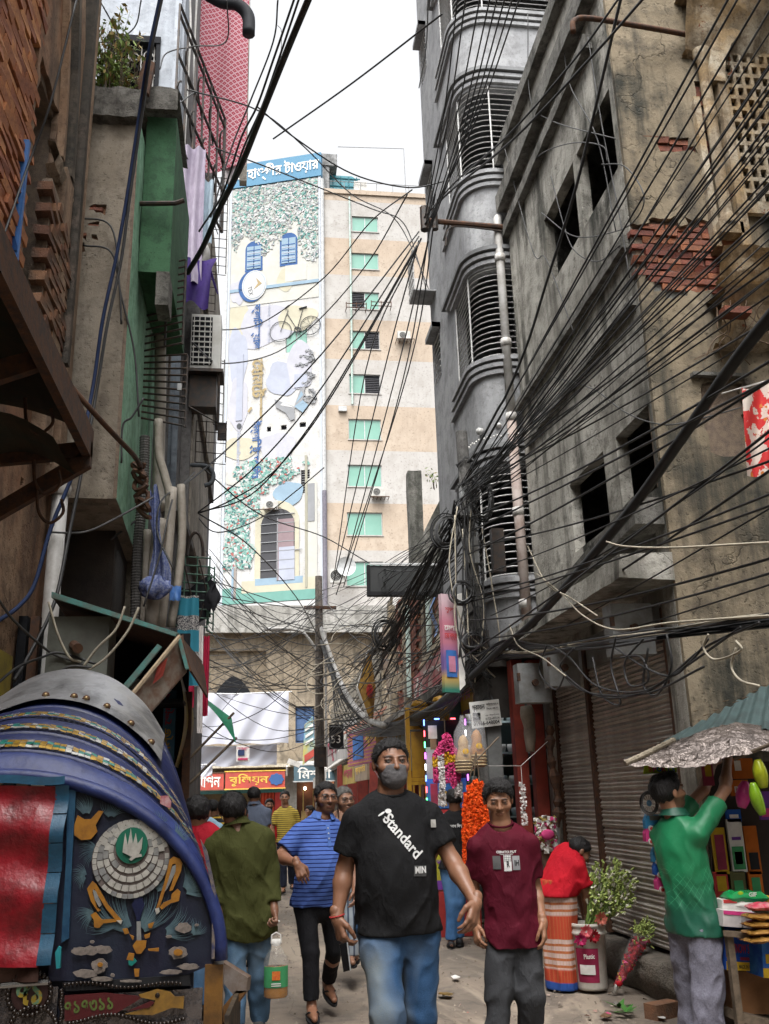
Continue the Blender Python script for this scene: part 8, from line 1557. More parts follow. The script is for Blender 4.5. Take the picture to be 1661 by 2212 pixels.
# street stall at the right edge
stl=thing('toy_stall',(3.3,6.0,0),'street stall of toys and packets under a teal sheet and silver foil awning','stall')
M_foil=mat('silver_foil_sheet',(.24,.20,.18),(.15,.125,.115),sc=6,rough=.25,metal=.5,bump=1.,bsc=14,bd=.03)
lo_e=[(1348,1650),(1400,1653),(1470,1657),(1530,1650),(1580,1630),(1640,1622),(1720,1612)];up_e=[(1352,1646),(1420,1614),(1458,1600),(1530,1574),(1590,1560),(1650,1568),(1720,1572)]
def lerp_e(E_,u):i=min(int(u*6),5);t=u*6-i;return(E_[i][0]*(1-t)+E_[i+1][0]*t,E_[i][1]*(1-t)+E_[i+1][1]*t)
def foil(u,v):
 a,b=lerp_e(lo_e,u),lerp_e(up_e,u);p=at(a[0]*(1-v)+b[0]*v,a[1]*(1-v)+b[1]*v-10*math.sin(v*3.14),Y=5.86-.25*u+.22*v);n=nz(u*14,v*6,2,1)+.6*nz(u*30+v*9,v*14,5,1);return(p.x,p.y+.024*n,p.z+.012*n-(.012*abs(math.sin(u*19)) if v==0 else 0))
part('foil_awning',MB().grid(foil,110,22),M_foil,stl,True)
c00,c10,c11,c01=at(1425,1606,Y=6.02),at(1725,1568,Y=5.72),at(1725,1440,Y=6.46),at(1482,1578,Y=6.46)
part('corrugated_sheet',MB().grid(lambda u,v:tuple(c00 .lerp(c10,u).lerp(c01 .lerp(c11,u),v)+Vector((0,0,.012*math.sin(u*60)))),120,4),mat('teal_sheet_paint',(.065,.105,.105),(.04,.06,.06),sc=5,rough=.55),stl,True)
part('rope_wrapped_pole',MB().tube(spline([at(1350,1649,Y=5.86),at(1400,1626,Y=5.9),at(1456,1598,Y=6.0)],12),[.017+.004*(k%2) for k in range(25)],8),mat('jute_rope',(.28,.24,.18),(.18,.15,.11),sc=40),stl)
part('bamboo_rafter',MB().tube([at(1585,1640,Y=5.75),at(1720,1585,Y=5.5)],.013,6),M_bam,stl)
for k in range(9):
 p=at(1490+k*21,1560-k*9-rnd.uniform(-6,16),Y=6.3);part('dead_leaf',MB().slab([p+Vector((0,-.06,.02)),p+Vector((.03,-.07,.025)),p+Vector((.05,-.06,.03)),p+Vector((.02,-.05,.02))],(0,0,.003)),mat('dead_leaf',(.16,.09,.05),(.1,.07,.04),sc=40),stl)
part('back_board',MB().slab([at(1535,1650,Y=6.5),at(1760,1640,Y=6.5),at(1760,1960,Y=6.5),at(1540,1960,Y=6.5)],(0,.02,0)),mat('stall_back',(.035,.025,.02),sc=4),stl)
part('table_top',MB().slab([at(1555,2003,Y=6.25),at(1750,2010,Y=6.25),at(1750,2030,Y=5.55),at(1562,2010,Y=5.7)],(0,0,-.03)),M_bam,stl)
mb=MB().slab([at(1590,2185,Y=5.75),at(1760,2230,Y=5.6),at(1760,2250,Y=5.6),at(1590,2205,Y=5.75)],(0,.6,0));part('lower_shelf',mb,M_bam,stl)
for x,y in((1580,5.72),(1660,6.4)):p=at(x,2100,Y=y);part('table_leg',MB().box((p.x,y,0),(p.x+.04,y+.04,p.z+.2)),M_bam,stl)
def pk(name,x,y,w_,h,Y_,m,label,d=.05,rot=0,cat='packet',art=()):
 o=at(x,y,Y=Y_);s_=.00292*Y_/6;t=solo(name,MB().box((-w_*s_/2,0,-h*s_/2),(w_*s_/2,d,h*s_/2)).xf(Matrix.Translation(o)@Matrix.Rotation(R(rot),4,'Y')),m,label,cat)
 for q in art:
  x0,x1,z0,z1,mm=q[:5];mb=MB().box(((x0-.5)*w_*s_,-.004,(z0-.5)*h*s_),((x1-.5)*w_*s_,0,(z1-.5)*h*s_)) if len(q)==5 else text_mb(q[5],w=(x1-x0)*w_*s_,h=(z1-z0)*h*s_,bold=.02).xf(Matrix.Translation((((x0+x1)/2-.5)*w_*s_,-.006,((z0+z1)/2-.5)*h*s_)))
  mb.xf(Matrix.Translation(o)@Matrix.Rotation(R(rot),4,'Y'));part('print' if len(q)==5 else 'lettering',mb,mm,t)
 return t
T_or,T_ye,T_li,T_pk,T_bl=T('pack_orange',(.50,.13,.015)),T('pack_yellow',(.52,.33,.02)),T('pack_lime',(.30,.42,.02)),T('pack_pink',(.60,.05,.22)),T('pack_blue',(.02,.10,.42));T_gr=T('pack_green',(.01,.22,.07));T_sk=T('pack_sky',(.05,.28,.55))
for x,y,w_,h,m,lb,art in((1556,1838,30,96,T_ye,'yellow framed card behind the raised arm, left end of the stall wall',((.15,.85,.1,.85,T_mar),)),(1592,1826,34,110,M_lwh,'white blister card with a green round picture on the stall wall',((.1,.9,.05,.48,T_grn),(.25,.75,.15,.38,T_pk),(.2,.8,.6,.66,T_pur))),(1626,1836,30,100,T_or,'orange card beside the white blister card',((.15,.85,.1,.45,T_blk),)),(1560,1915,30,60,T_red,'red card low on the stall wall',((.15,.85,.35,.85,T_ye),)),(1596,1915,34,62,mat('pack_olive',(.12,.12,.05)),'olive card low on the stall wall',((.2,.8,.1,.7,T_grn),)),(1634,1915,32,62,T_or,'lower orange card at the right of the stall wall',((.2,.8,.2,.8,T_grn),)),(1598,1702,42,34,T_or,'orange header card with a barcode under the awning',((.2,.8,.2,.6,M_lwh),(.25,.3,.25,.55,T_blk),(.4,.45,.25,.55,T_blk),(.6,.65,.25,.55,T_blk))),(1605,1660,50,44,T_or,'bigger orange pack hung under the foil awning',((.1,.4,.4,.9,M_lwh),)),(1655,1740,34,60,T_pur,'purple pack hanging at the right edge',((.1,.9,.1,.4,T_pk),)),(1530,1672,24,50,T_mar,'maroon pack hung left of the raised hands',((.2,.8,.4,.9,T_ye),)),(1585,1762,34,26,T_bl,'small blue pack hung above the cards',((.2,.8,.3,.6,M_lwh),))):
 pk('display_card',x,y,w_,h,6.44 if y>1755 else 6.1,m,lb,.02,cat='toy pack',art=art)
def blown(name,pts,rs,m,label,cat='toy'):return solo(name,MB().tube(spline(pts,5),rs,10),m,label,cat,smooth=True)
def rad(a,n):return[a*(.35+.65*math.sin(3.14*(k+.6)/(n+.6))) for k in range(n)]
blown('pink_toy',[at(1610,1688,Y=5.95),at(1606,1715,Y=5.95),at(1602,1745,Y=5.95)],rad(.048,11),mat('pink_plastic',(.62,.05,.26),rough=.25,bump=0),'hot pink blow-up toy hanging under the foil awning');blown('lime_toy',[at(1636,1640,Y=5.7),at(1642,1670,Y=5.7),at(1650,1702,Y=5.7)],rad(.045,11),mat('lime_plastic',(.40,.45,.02),rough=.25,bump=0),'yellow-lime toy club hanging at the right under the awning');blown('lime_toy',[at(1626,1690,Y=5.72),at(1634,1725,Y=5.72),at(1648,1760,Y=5.72)],rad(.04,11),mat('green_lime_plastic',(.22,.40,.02),rough=.25,bump=0),'greener lime toy hanging below the yellow-lime one')
wg_=thing('toy_wheel_bag',at(1412,1705,Y=6.1),'clear bag holding a spoked black toy wheel at the left end of the stall','toy');o=at(1402,1735,Y=6.1)
part('tyre',MB().tube([(o.x+.054*math.cos(a),o.y,o.z+.066*math.sin(a)) for a in np.linspace(0,6.283,29)],.012,8),T_blk,wg_,True);mb=MB()
for k in range(14):mb.tube([(o.x,o.y,o.z),(o.x+.046*math.cos(k*.449),o.y,o.z+.058*math.sin(k*.449))],.0028,4)
mb.tube([(o.x+.046*math.cos(a),o.y,o.z+.058*math.sin(a)) for a in np.linspace(0,6.283,25)],.003,4);part('spokes',mb,M_lwh,wg_);part('hub',MB().ell(tuple(o),(.018,.02,.02),10,6),T_sk,wg_,True)
bagm=glassy('crinkled_clear_bag',(.72,.72,.73),.16,.12);part('bag',MB().grid(lambda u,v:(at(1386+62*u+3*math.sin(v*5),1668+94*v,Y=6.06).x,6.06-.03*math.sin(u*3.1)+.012*nz(u*6,v*8,1,1),at(1386+62*u,1668+94*v,Y=6.06).z),14,16),bagm,wg_,True)
hd=part('header_card',MB().slab([at(1392,1654,Y=6.05),at(1462,1650,Y=6.05),at(1462,1668,Y=6.05),at(1390,1672,Y=6.05)],(0,.01,0)),T_li,wg_)
for k,ch in enumerate('SPORTS'):mb=text_mb(ch,h=.035,bold=.03);p=at(1404+k*10,1661,Y=6.03);part('lettering',mb.xf(Matrix.Translation(p)),(T_red,T_pk,T_bl,T_red,T_pur,T_bl)[k],hd)
def toycar(x,y,Y_,m,label,w_=.125,sl=0):
 p=at(x,y,Y=Y_);t=thing('toy_car',p,label,'toy car');b=MB();q=[(0,0),(w_,0),(w_,.045),(w_*.9,.085),(.02,.09),(0,.05)];b.slab([(p.x+a,Y_,p.z+c) for a,c in q],(0,.05,0));part('body',b,m,t);part('window',MB().box((p.x+.03,Y_-.003,p.z+.05),(p.x+w_*.85,Y_,p.z+.078)),M_kbox,t)
 for a in(.03,w_-.03):wh=part('wheel',MB().tube([(p.x+a,Y_-.012,p.z),(p.x+a,Y_+.01,p.z)],.019,12),M_lwh,t);part('hub',MB().tube([(p.x+a,Y_-.015,p.z),(p.x+a,Y_-.010,p.z)],.011,10),T_red,wh)
toycar(1396,1790,6.1,T_sk,'sky-blue toy van with white and red wheels on the hanging toy strip');toycar(1396,1818,6.1,T_pk,'pink toy van with white and red wheels on the hanging toy strip')
toycar(1412,1862,6.12,T_sk,'lower sky-blue toy vehicle half hidden by the green jersey',.08);toycar(1416,1890,6.12,T_bl,'dark blue toy vehicle below the lower sky-blue one',.08);toycar(1420,1922,6.12,T_pk,'lowest pink toy vehicle on the hanging strip',.08)
def pouch(a,b_,h,sd):
 mb=MB()
 for sg in(1,-1):mb.grid(lambda u,v:((2*u-1)*a*(1+.03*nz(u*5,v*5,sd,1)),(2*v-1)*b_*(1+.05*nz(v*6,u*3,sd,1)),sg*h*((1-(2*u-1)**4)*(1-(2*v-1)**4))**.6*(1+.35*nz(u*7,v*7,sd+3,1))+.006*nz(u*4,v*4,sd,1)),16,10)
 return mb
pk('book_box',1592,1962,66,34,5.8,M_lwh,'white box with a pink lid, upper of two stacked on the stall table',.12,3,'box',((.05,.5,.8,1.0,T_red),));pk('book_box',1598,1986,76,32,5.72,mat('white_carton',(.56,.52,.52),bump=0),'white box, lower of two stacked on the stall table',.14,6,'box',((.02,.98,.75,.98,T_pk),(.55,.56,0,.8,M_greyd)))
gp=solo('green_packet',pouch(.135,.065,.036,9).xf(Matrix.Translation(at(1608,1938,Y=5.85))@Matrix.Rotation(R(3),4,'Y')),mat('green_packet_film',(.01,.26,.07),rough=.25,bump=0),'shiny green packet with a white underside lying on the stacked boxes','packet',smooth=True);p=at(1608,1947,Y=5.84);part('white_underside',MB().ell(tuple(p+Vector((0,0,-.016))),(.125,.058,.022),16,8),M_lwh,gp,True);p=at(1600,1932,Y=5.8);part('badge',MB().ell(tuple(p),(.022,.006,.018),10,6),T_li,gp);part('lettering',text_mb('GIF',w=.05,h=.025,bold=.03).xf(Matrix.Translation(at(1626,1932,Y=5.79))),M_lwh,gp);p=at(1655,1944,Y=5.84);part('yellow_end',MB().ell(tuple(p),(.03,.05,.03),10,6),T_ye,gp,True)
for k in range(4):solo('gold_packet',pouch(.112,.075,.017,k).xf(Matrix.Translation(at(1648,1980+k*16,Y=5.6-.01*k))@Matrix.Rotation(R(3-2*k),4,'Y')),mat('gold_foil_pack',(.42,.22,.05),(.22,.10,.02),sc=30,rough=.25,metal=.4,bump=1,bsc=40,bd=.01),('topmost','second','third','lowest')[k]+' gold foil packet of the stack at the right edge of the table','packet','gold packets on the table',True)
solo('pink_packet',pouch(.095,.06,.02,7).xf(Matrix.Translation(at(1648,1958,Y=5.62))),mat('pink_red_film',(.55,.06,.10),(.55,.3,.3),sc=20,rough=.25,bump=.6),'pink and red packet lying on the gold foil packets','packet',smooth=True)
sb_=pk('spray_carton',1605,2050,78,84,5.78,mat('carton_blue',(.015,.06,.36),(.02,.12,.45),sc=9,bump=0),'blue snow spray carton with a yellow bottom band standing under the table edge',.2,5,'carton',((0,1,0,.2,T_ye),(.22,.95,.40,.62,T_red,'SNOW SPRAY'),(.35,.9,.72,.8,T_ye,'100% Guarantee'),(.35,.85,.05,.14,T_blk,'MADE IN CHINA'),(.4,.85,.24,.31,T_mar),(.0,.14,.3,.85,T_mar),(.3,.9,.88,.96,mat('carton_olive',(.12,.13,.03),bump=0))))
pk('spray_carton',1680,2062,70,92,5.62,mat('carton_blue2',(.02,.08,.40),(.05,.2,.5),sc=9,bump=0),'blue carton with a pale picture, right of the snow spray carton',.2,5,'carton',((0,1,0,.2,T_ye),(.3,.9,.4,.8,mat('carton_pale',(.35,.45,.6),bump=0)),(.1,.3,.3,.5,T_ye),(.45,.75,.45,.58,T_red)))
pk('brown_carton',1640,2145,110,80,5.85,mat('cardboard',(.22,.105,.045),(.16,.075,.03),sc=6),'brown cardboard carton on the lower shelf of the stall',.3,4,'carton')
b=NB('paisley_cloth');sp=b.noise(9,3);n2=b.noise(26,3);cc=b.mix(b.ramp(sp,.50,.52),(.52,.02,.02),(.58,.50,.44));cc=b.mix(b.ramp(b.noise(7,2,src=b.map(loc=(3,1,2))),.60,.61),cc,(.50,.16,.02));cc=b.mix(b.ramp(n2,.62,.63),cc,(.45,.02,.015));M_pais=b.out(cc,.8)
cl_=solo('patterned_cloth',MB().grid(lambda u,v:tuple(at(1602+80*u+12*v,838-22*u+190*v+8*math.sin(u*5),Y=5.5-.03*math.sin(u*9+v*3))),20,20),M_pais,'red cloth with orange and white paisley hanging high at the right edge','cloth',smooth=True)
part('hanging_cord',MB().tube([at(1560,850,Y=6.4),at(1602,838,Y=5.5),at(1682,815,Y=5.5),at(1800,770,Y=5.2)],.006,4),M_pvc,cl_)
bk=thing('paint_bucket',at(1281,2136,Y=8.0),'white paint bucket with a maroon label holding cut flowers beside the bending person','bucket');o=wl(bk);o=Vector((o.x,o.y,0.02))
part('bucket_shell',MB().lathe([(0,0),(.115,0),(.118,.02),(.135,.40),(.145,.405),(.145,.425),(.138,.43),(.138,.46),(.146,.465),(.142,.49),(.13,.49),(.125,.3),(0,.3)],o,24),mat('dirty_white_plastic',(.50,.47,.42),(.36,.33,.29),sc=9,rough=.45),bk,True)
lbk=part('paper_label',MB().grid(lambda u,v:(o.x+(.1215+.0125*v)*math.cos(R(-165+85*u)),o.y+(.1215+.0125*v)*math.sin(R(-165+85*u)),o.z+.06+.25*v),16,1),mat('maroon_label',(.26,.02,.06),bump=0),bk);part('label_patch',MB().grid(lambda u,v:(o.x+.132*math.cos(R(-150+55*u)),o.y+.132*math.sin(R(-150+55*u)),o.z+.12+.07*v),8,1),M_lwh,lbk);part('lettering',text_mb('Plastic',w=.09,h=.035,bold=.02).xf(Matrix.Translation((o.x-.055,o.y-.137,o.z+.255))),M_lwh,lbk)
fl=thing('tuberose_bunch',o+Vector((0,0,.45)),'bunch of pale green and white tuberoses standing in the paint bucket','flowers');st=MB();bl=MB();bw_=MB()
for k in range(46):
 e=Vector((o.x+.05+rnd.uniform(.0,.36),o.y+rnd.uniform(-.1,.1),o.z+.62+rnd.uniform(0,.32)));r0=Vector((o.x+rnd.uniform(-.05,.08),o.y+rnd.uniform(-.05,.05),o.z+.4));e.z-=.25*max(0,(e.x-o.x)-.28);st.tube([r0,r0 .lerp(e,.5)+Vector((0,0,.03)),e],[.006,.005,.003],4)
 for j in range(12):
  c=r0 .lerp(e,rnd.uniform(.55,1.05))+Vector((rnd.gauss(0,.016),rnd.gauss(0,.016),rnd.gauss(0,.012)));d=(e-r0).normalized()+Vector((rnd.gauss(0,.5),rnd.gauss(0,.5),rnd.gauss(0,.5)));d.normalize();(bl if rnd.random()<.72 else bw_).tube([c,c+d*rnd.uniform(.025,.045)],[.006,.012],4)
part('stem',st,mat('flower_stem',(.16,.24,.06),sc=20,bump=0),fl,kind='stuff');part('buds',bl,mat('tuberose_bud',(.34,.40,.13),(.24,.32,.08),sc=30,bump=0),fl,kind='stuff');part('blooms',bw_,mat('tuberose_white',(.55,.53,.42),bump=0),fl,kind='stuff')
for x,y,m,lb in((1266,2012,mat('gerbera_pink',(.62,.14,.16),(.5,.06,.08),sc=50),'coral pink gerbera at the rim of the paint bucket'),(1282,2022,mat('deep_red_petal',(.30,.01,.02),sc=40),'dark red flower at the rim of the paint bucket'),(1254,2030,mat('magenta_petal',(.40,.02,.10),sc=40),'magenta flower low at the left rim of the bucket'),(1298,1985,mat('salmon_petal',(.50,.14,.10),sc=40),'salmon flower behind the blue balloon')):
 p=at(x,y,Y=7.85);mb=MB()
 for k in range(26):
  a=k*2.4;r=.012+.0016*k;d=Vector((math.cos(a),-.35-.02*(26-k),math.sin(a))).normalized();q=Vector((-math.sin(a),0,math.cos(a)));c=p+Vector((r*.5*math.cos(a),-.01+.0008*k,r*.5*math.sin(a)));mb.add([c-q*.007,c+d*.028-q*.009,c+d*.036,c+d*.028+q*.009,c+q*.007],[(0,1,2,3,4)])
 solo('gerbera_flower',mb,m,lb,'flower')
solo('blue_balloon',MB().ell(tuple(at(1284,1988,Y=8.1)),(.055,.06,.075),16,10),mat('blue_foil',(.015,.05,.36),rough=.15,bump=.4,bsc=12,bd=.01),'shiny blue foil ball behind the flowers in the bucket','balloon',smooth=True);wb=solo('water_bottle',MB().lathe([(0,0),(.03,0),(.032,.1),(.02,.13),(.012,.14),(.012,.15),(0,.15)],at(1312,1972,Y=8.5),12),glassy('water_bottle_plastic',(.6,.65,.7),.35),'small clear water bottle with a blue cap on the shutter sill','bottle',smooth=True);part('cap',MB().tube([at(1312,1972,Y=8.5)+Vector((0,0,.145)),at(1312,1972,Y=8.5)+Vector((0,0,.175))],.014,10),T_bl,wb)
bo=thing('rose_bouquet',at(1328,2140,Y=7.85),'cone bouquet of red roses with pale buds on top, leaning on the plinth','bouquet');a_,b2=at(1330,2135,Y=7.8),at(1388,2020,Y=7.75);mm=[MB(),MB(),MB(),MB()]
for k in range(420):
 t=rnd.random();c=a_.lerp(b2,t*.86+.06);r=(.012+.055*t)*math.sqrt(rnd.random());an=rnd.uniform(0,6.28);c=c+Vector((r*math.cos(an),r*math.sin(an)*.8,.2*r*math.sin(an)));d=Vector((rnd.gauss(0,1),rnd.gauss(0,1),rnd.gauss(0,1))).normalized();e=d.orthogonal().normalized();f=d.cross(e);s_=.022*rnd.uniform(.7,1.3);mm[0 if rnd.random()<.88 else rnd.choice([1,2])].add([c+e*s_,c+f*s_,c-e*s_,c-f*s_,c+d*s_*.8],[(0,1,4),(1,2,4),(2,3,4),(3,0,4)])
for k in range(130):
 c=b2+Vector((rnd.gauss(.01,.045),rnd.gauss(0,.03),rnd.gauss(.03,.035)));d=Vector((rnd.gauss(.2,.5),rnd.gauss(-.2,.4),rnd.gauss(.7,.4))).normalized();mm[3].tube([c,c+d*.03],[.004,.008],4)
part('roses',mm[0],mat('rose_red',(.42,.006,.015),(.25,.005,.012),sc=40,bump=0),bo,kind='stuff');part('petals',mm[1],F_pink,bo,kind='stuff');part('petals',mm[2],F_yel,bo,kind='stuff');part('buds',mm[3],MATS['tuberose_bud'],bo,kind='stuff');part('clear_wrap',MB().tube([a_,a_.lerp(b2,.5),b2],[.02,.062,.08],14,cap=False),glassy('bouquet_wrap',(.7,.7,.72),.07),bo,True);part('foil_tip',MB().tube([a_+Vector((-.015,0,-.035)),a_,a_.lerp(b2,.06)],[.02,.014,.024],8),M_sil,bo,True);part('red_bow',MB().ell(tuple(a_.lerp(b2,.1)+Vector((0,-.02,0))),(.03,.018,.022),7,4),MATS['rose_red'],bo,True)
br=solo('loose_brick',MB().box((-.12,-.06,0),(.12,.06,.10)).xf(Matrix.Translation(at(1430,2172,Y=7.0))@Matrix.Rotation(R(25),4,'Z')),M_oldbrick,'worn brick lying on the street in front of the plinth','brick');br.location.z=.045
def litter(n_,x,y,sx,m,label,cat='litter'):
 p=at(x,y,Z=.02);q=[(p.x+sx*rnd.uniform(.7,1.2)*math.cos(a),p.y+sx*1.6*rnd.uniform(.7,1.2)*math.sin(a),.012+rnd.uniform(0,.02)) for a in np.linspace(0,6.28,6)[:-1]];solo(n_,MB().slab(q,(0,0,.004)),m,label,cat)
for n_,x,y,sx,m,lb in(('paper_scrap',984,2112,.045,M_lwh,'white paper scrap on the street between the boy and the masked man'),('foil_wrapper',962,2146,.06,M_gold,'crumpled gold wrapper on the street below the white scrap'),('paper_scrap',640,1955,.06,M_lwh,'white scrap near the feet of the bearded young man'),('wrapper',1050,2012,.04,T_grn,'green wrapper at the foot of the utility pole'),('paper_scrap',1428,2198,.03,M_lwh,'small pale scrap near the loose brick'),('foil_scrap',1334,2168,.03,M_sil,'silver scrap by the tip of the rose bouquet'),('paper_scrap',600,1990,.03,M_lwh,'tiny pale scrap on the far street'),('dry_leaf',1310,2196,.04,MATS['dead_leaf'],'brown dry leaf on the street near the boy'),('petal',1313,2190,.02,F_pink,'pink petal on the street'),('wrapper',660,2085,.04,mat('bleached_wrapper',(.4,.36,.3)),'pale wrapper beside the blue polo man')):litter(n_,x,y,sx,m,lb)
for k,(x,y) in enumerate(((1337,2176),(1350,2186),(1030,1978),(1040,1998),(1022,1992))):
 p=at(x,y,Z=.03);mb=MB()
 for j in range(9):
  a=rnd.uniform(0,6.28);d=Vector((math.cos(a),math.sin(a),rnd.uniform(.1,.5)));e=d.cross(Vector((0,0,1))).normalized()*.02;mb.add([p,p+d*.05+e,p+d*.11,p+d*.05-e],[(0,1,2,3)])
 solo('green_leaf_sprig',mb,mat('fresh_leaf',(.05,.16,.03),sc=30,bump=0),('green leaf sprig by the loose brick, left','green leaf sprig by the loose brick, right','leaf sprig at the foot of the pole, upper','leaf sprig at the foot of the pole, lower right','leaf sprig at the foot of the pole, lower left')[k],'leaves')
gr=MB()
for k in range(1600):
 x,y=rnd.uniform(-1,3.0),rnd.uniform(4.5,16);s_=rnd.uniform(.004,.014);gr.add([(x-s_,y-s_,.003),(x+s_,y-s_*.6,.003),(x+s_*.6,y+s_,.003),(x,y,.003+s_)],[(0,1,3),(1,2,3),(2,0,3)])
tagit(part('grit',gr,mat('street_grit',(.10,.08,.06),(.34,.28,.22),sc=3),None,kind='stuff',org=(0,0,0)),'scattered grit on the street',None)
lt=MB();lt2=MB()
for k in range(220):
 x=rnd.choice([rnd.uniform(1.6,3.0),rnd.uniform(-.4,2.6),rnd.uniform(2.2,2.95)]);y=rnd.uniform(4.8,17);a=rnd.uniform(0,6.28);s_=rnd.uniform(.010,.032);z=rnd.uniform(.004,.02)
 (lt if k%3 else lt2).add([(x+s_*math.cos(a),y+s_*math.sin(a),.004),(x-s_*.6*math.sin(a),y+s_*.6*math.cos(a),z),(x-s_*math.cos(a),y-s_*math.sin(a),.005),(x+s_*.5*math.sin(a),y-s_*.5*math.cos(a),z*.5)],[(0,1,2,3)])
part('leaf_litter',lt,mat('litter_brown',(.13,.085,.05),(.06,.05,.04),sc=2),None,kind='stuff',org=(0,0,0));part('paper_litter',lt2,mat('litter_pale',(.42,.37,.31),(.3,.12,.1),sc=1.5),None,kind='stuff',org=(0,0,0))
# poles
M_pole=plaster('weathered_pole',(.13,.125,.12),(.07,.068,.065),(.2,.195,.185),sc=5,streak=.6,algae=.2)
M_polew=plaster('wood_pole',(.16,.14,.12),(.08,.07,.06),(.22,.19,.165),sc=5,streak=.8,algae=.1)
rp=thing('utility_pole',(2.41,10.0,0),'grey utility pole on the right wrapped in coiled cables, with a printed notice','pole')
part('shaft',MB().tube([(2.43,10.0,0),(2.30,10.0,5.62)],[.10,.068],10),M_pole,rp)
part('box_post',MB().box((2.37,9.86,0),(2.52,9.98,2.5)),mat('grey_post_paint',(.15,.155,.15),(.1,.1,.1),sc=5),rp)
for k in range(14):
 z=1.9+k*.25;part('wrap_wire',MB().tube([(2.40-(z-1.9)*.024+.10*math.cos(a),10.0+.10*math.sin(a),z+.02*a+.03*math.sin(a*3)) for a in np.linspace(0,6.6,14)],.012,4),M_cable,rp)
nt_=part('notice',MB().slab([(2.20,9.80,2.20),(2.52,9.80,2.23),(2.50,9.80,2.50),(2.18,9.80,2.47)],(0,.015,0)),mat('notice_paper',(.62,.61,.58),(.5,.49,.46),sc=8,bump=0),rp)
for t,x,z,w_,h in(('পুরাতন',2.275,2.41,.14,.07),('ফার্নিচার ক্রয় ও',2.425,2.45,.13,.03),('বিক্রয় করা হয়',2.425,2.405,.13,.03),('মোঃ সাইফুল ইসলাম',2.42,2.335,.15,.022),('01725-497114',2.42,2.30,.15,.026),('01966-648004',2.355,2.255,.28,.04)):
 mb=text_mb(t,w=w_,h=h,bold=.02);mb.xf(Matrix.Translation((x,9.79,z))@Matrix.Rotation(R(-5),4,'Y'));part('lettering',mb,T_blk,nt_)
for z in(2.33,2.285):part('printed_sofa',MB().box((2.21,9.785,z),(2.29,9.79,z+.03)),T_blk,nt_)
for x,z,w_,h in((2.22,4.55,.10,.34),(2.55,3.9,.14,.5),(2.27,4.0,.12,.3)):part('terminal_box',MB().box((x,9.84,z),(x+w_,9.94,z+h)),M_box if x<2.3 else M_black_steel,rp)
part('lamp_bracket',MB().slab([(2.1,9.85,2.95),(2.45,9.85,3.05),(2.45,9.85,3.25),(2.12,9.85,3.1)],(0,.12,0)),M_black_steel,rp)
mp=thing('middle_pole',(1.23,20,0),'slim dark wooden pole in the middle of the wire tangle down the street','pole')
part('shaft',MB().tube([(1.23,20,0),(1.23,20,6.25)],[.11,.08],9),M_polew,mp);part('conduit',MB().tube([(1.36,19.9,2.2),(1.36,19.95,5.0)],.03,6),M_pvc,mp)
part('plate',MB().box((1.42,19.85,2.55),(1.72,19.9,3.05)),T_blk,mp);mb=text_mb('53',h=.16);mb.xf(Matrix.Translation((1.55,19.84,2.75)));part('lettering',mb,M_lwh,mp);part('cross_arm',MB().box((.9,19.9,5.5),(1.6,19.95,5.57)),M_rust,mp);part('meter_box',MB().box((1.1,19.8,2.2),(1.35,19.88,2.6)),M_black_steel,mp)
lamp=solo('street_lamp',MB().tube(spline([(1.2,20,4.6),(.9,20,5.0),(.6,20,5.08)],6),.03,6),M_pvc,'pale curved street lamp arm leaning out to the left from the middle pole','street lamp',smooth=True);part('lamp_head',MB().ell((.35,20,5.08),(.33,.1,.055),12,6),M_pvc,lamp,True)
ba=solo('cable_bracket',MB().tube([(2.02,10.1,8.56),(3.1,10.1,8.52)],.035,8),M_rust,'rusty horizontal iron pipe holding the cables, fixed to the concrete house','bracket');part('insulator',MB().tube([(2.0,10.1,8.42),(2.0,10.1,8.75)],.06,8),M_black_steel,ba);part('insulator',MB().tube([(2.12,10.05,8.4),(2.12,10.05,8.68)],.04,8),M_black_steel,ba);part('lead',MB().tube(spline([(2.25,10.1,8.2),(2.3,10.1,8.45),(2.5,10.1,8.5),(3.05,10.1,8.46)],5),.012,5),M_black_steel,ba)
_p=at(1350,85,Y=6.3);bb2=solo('cable_bracket',MB().tube(spline([at(1238,70,Y=6.3),at(1240,45,Y=6.3),at(1275,40,Y=6.35),at(1400,60,Y=6.4),at(1520,82,Y=6.55)],5),.026,7),M_rust,'long rusty iron pipe with a hooked end at the top of the ochre wall','bracket',smooth=True)
M_cream=mat('cream_cable',(.40,.36,.28),(.28,.25,.2),sc=6,bump=0);M_gcable=mat('grey_cable',(.10,.10,.10),(.06,.06,.06),bump=0);M_bluec=mat('dark_blue_cable',(.02,.035,.09),bump=0)
def cab(pts,r,label,group=None,m=None,n=7,name='cable',sides=5):
 P=spline([at(p[0],p[1],Y=p[2]) if p[2]>0 else at(p[0],p[1],X=-p[2]) for p in pts],n)
 off=lambda q:q[0]>1661 or q[0]<0 or q[1]<0
 if off(pts[0]):P=[P[0]+(P[0]-P[1]).normalized()*5]+P
 return solo(name,MB().tube(P,r,sides),m or M_cable,label,'cable',group,True)
LB1='black cable of the dense fan sweeping from the right pole to the upper right corner';G1='cables of the fan at the upper right'
ends=[(1600,-30),(1640,-30),(1661,-10),(1675,30),(1675,60),(1675,95),(1675,112),(1675,150),(1675,172),(1675,205),(1675,228),(1675,262),(1675,300),(1675,318),(1675,352),(1675,398),(1675,410),(1675,447),(1675,482),(1675,500),(1675,545),(1675,560),(1675,602),(1580,-30),(1675,186),(1675,338),(1675,425),(1675,520),(1675,247),(1675,130),(1675,620),(1675,655)]
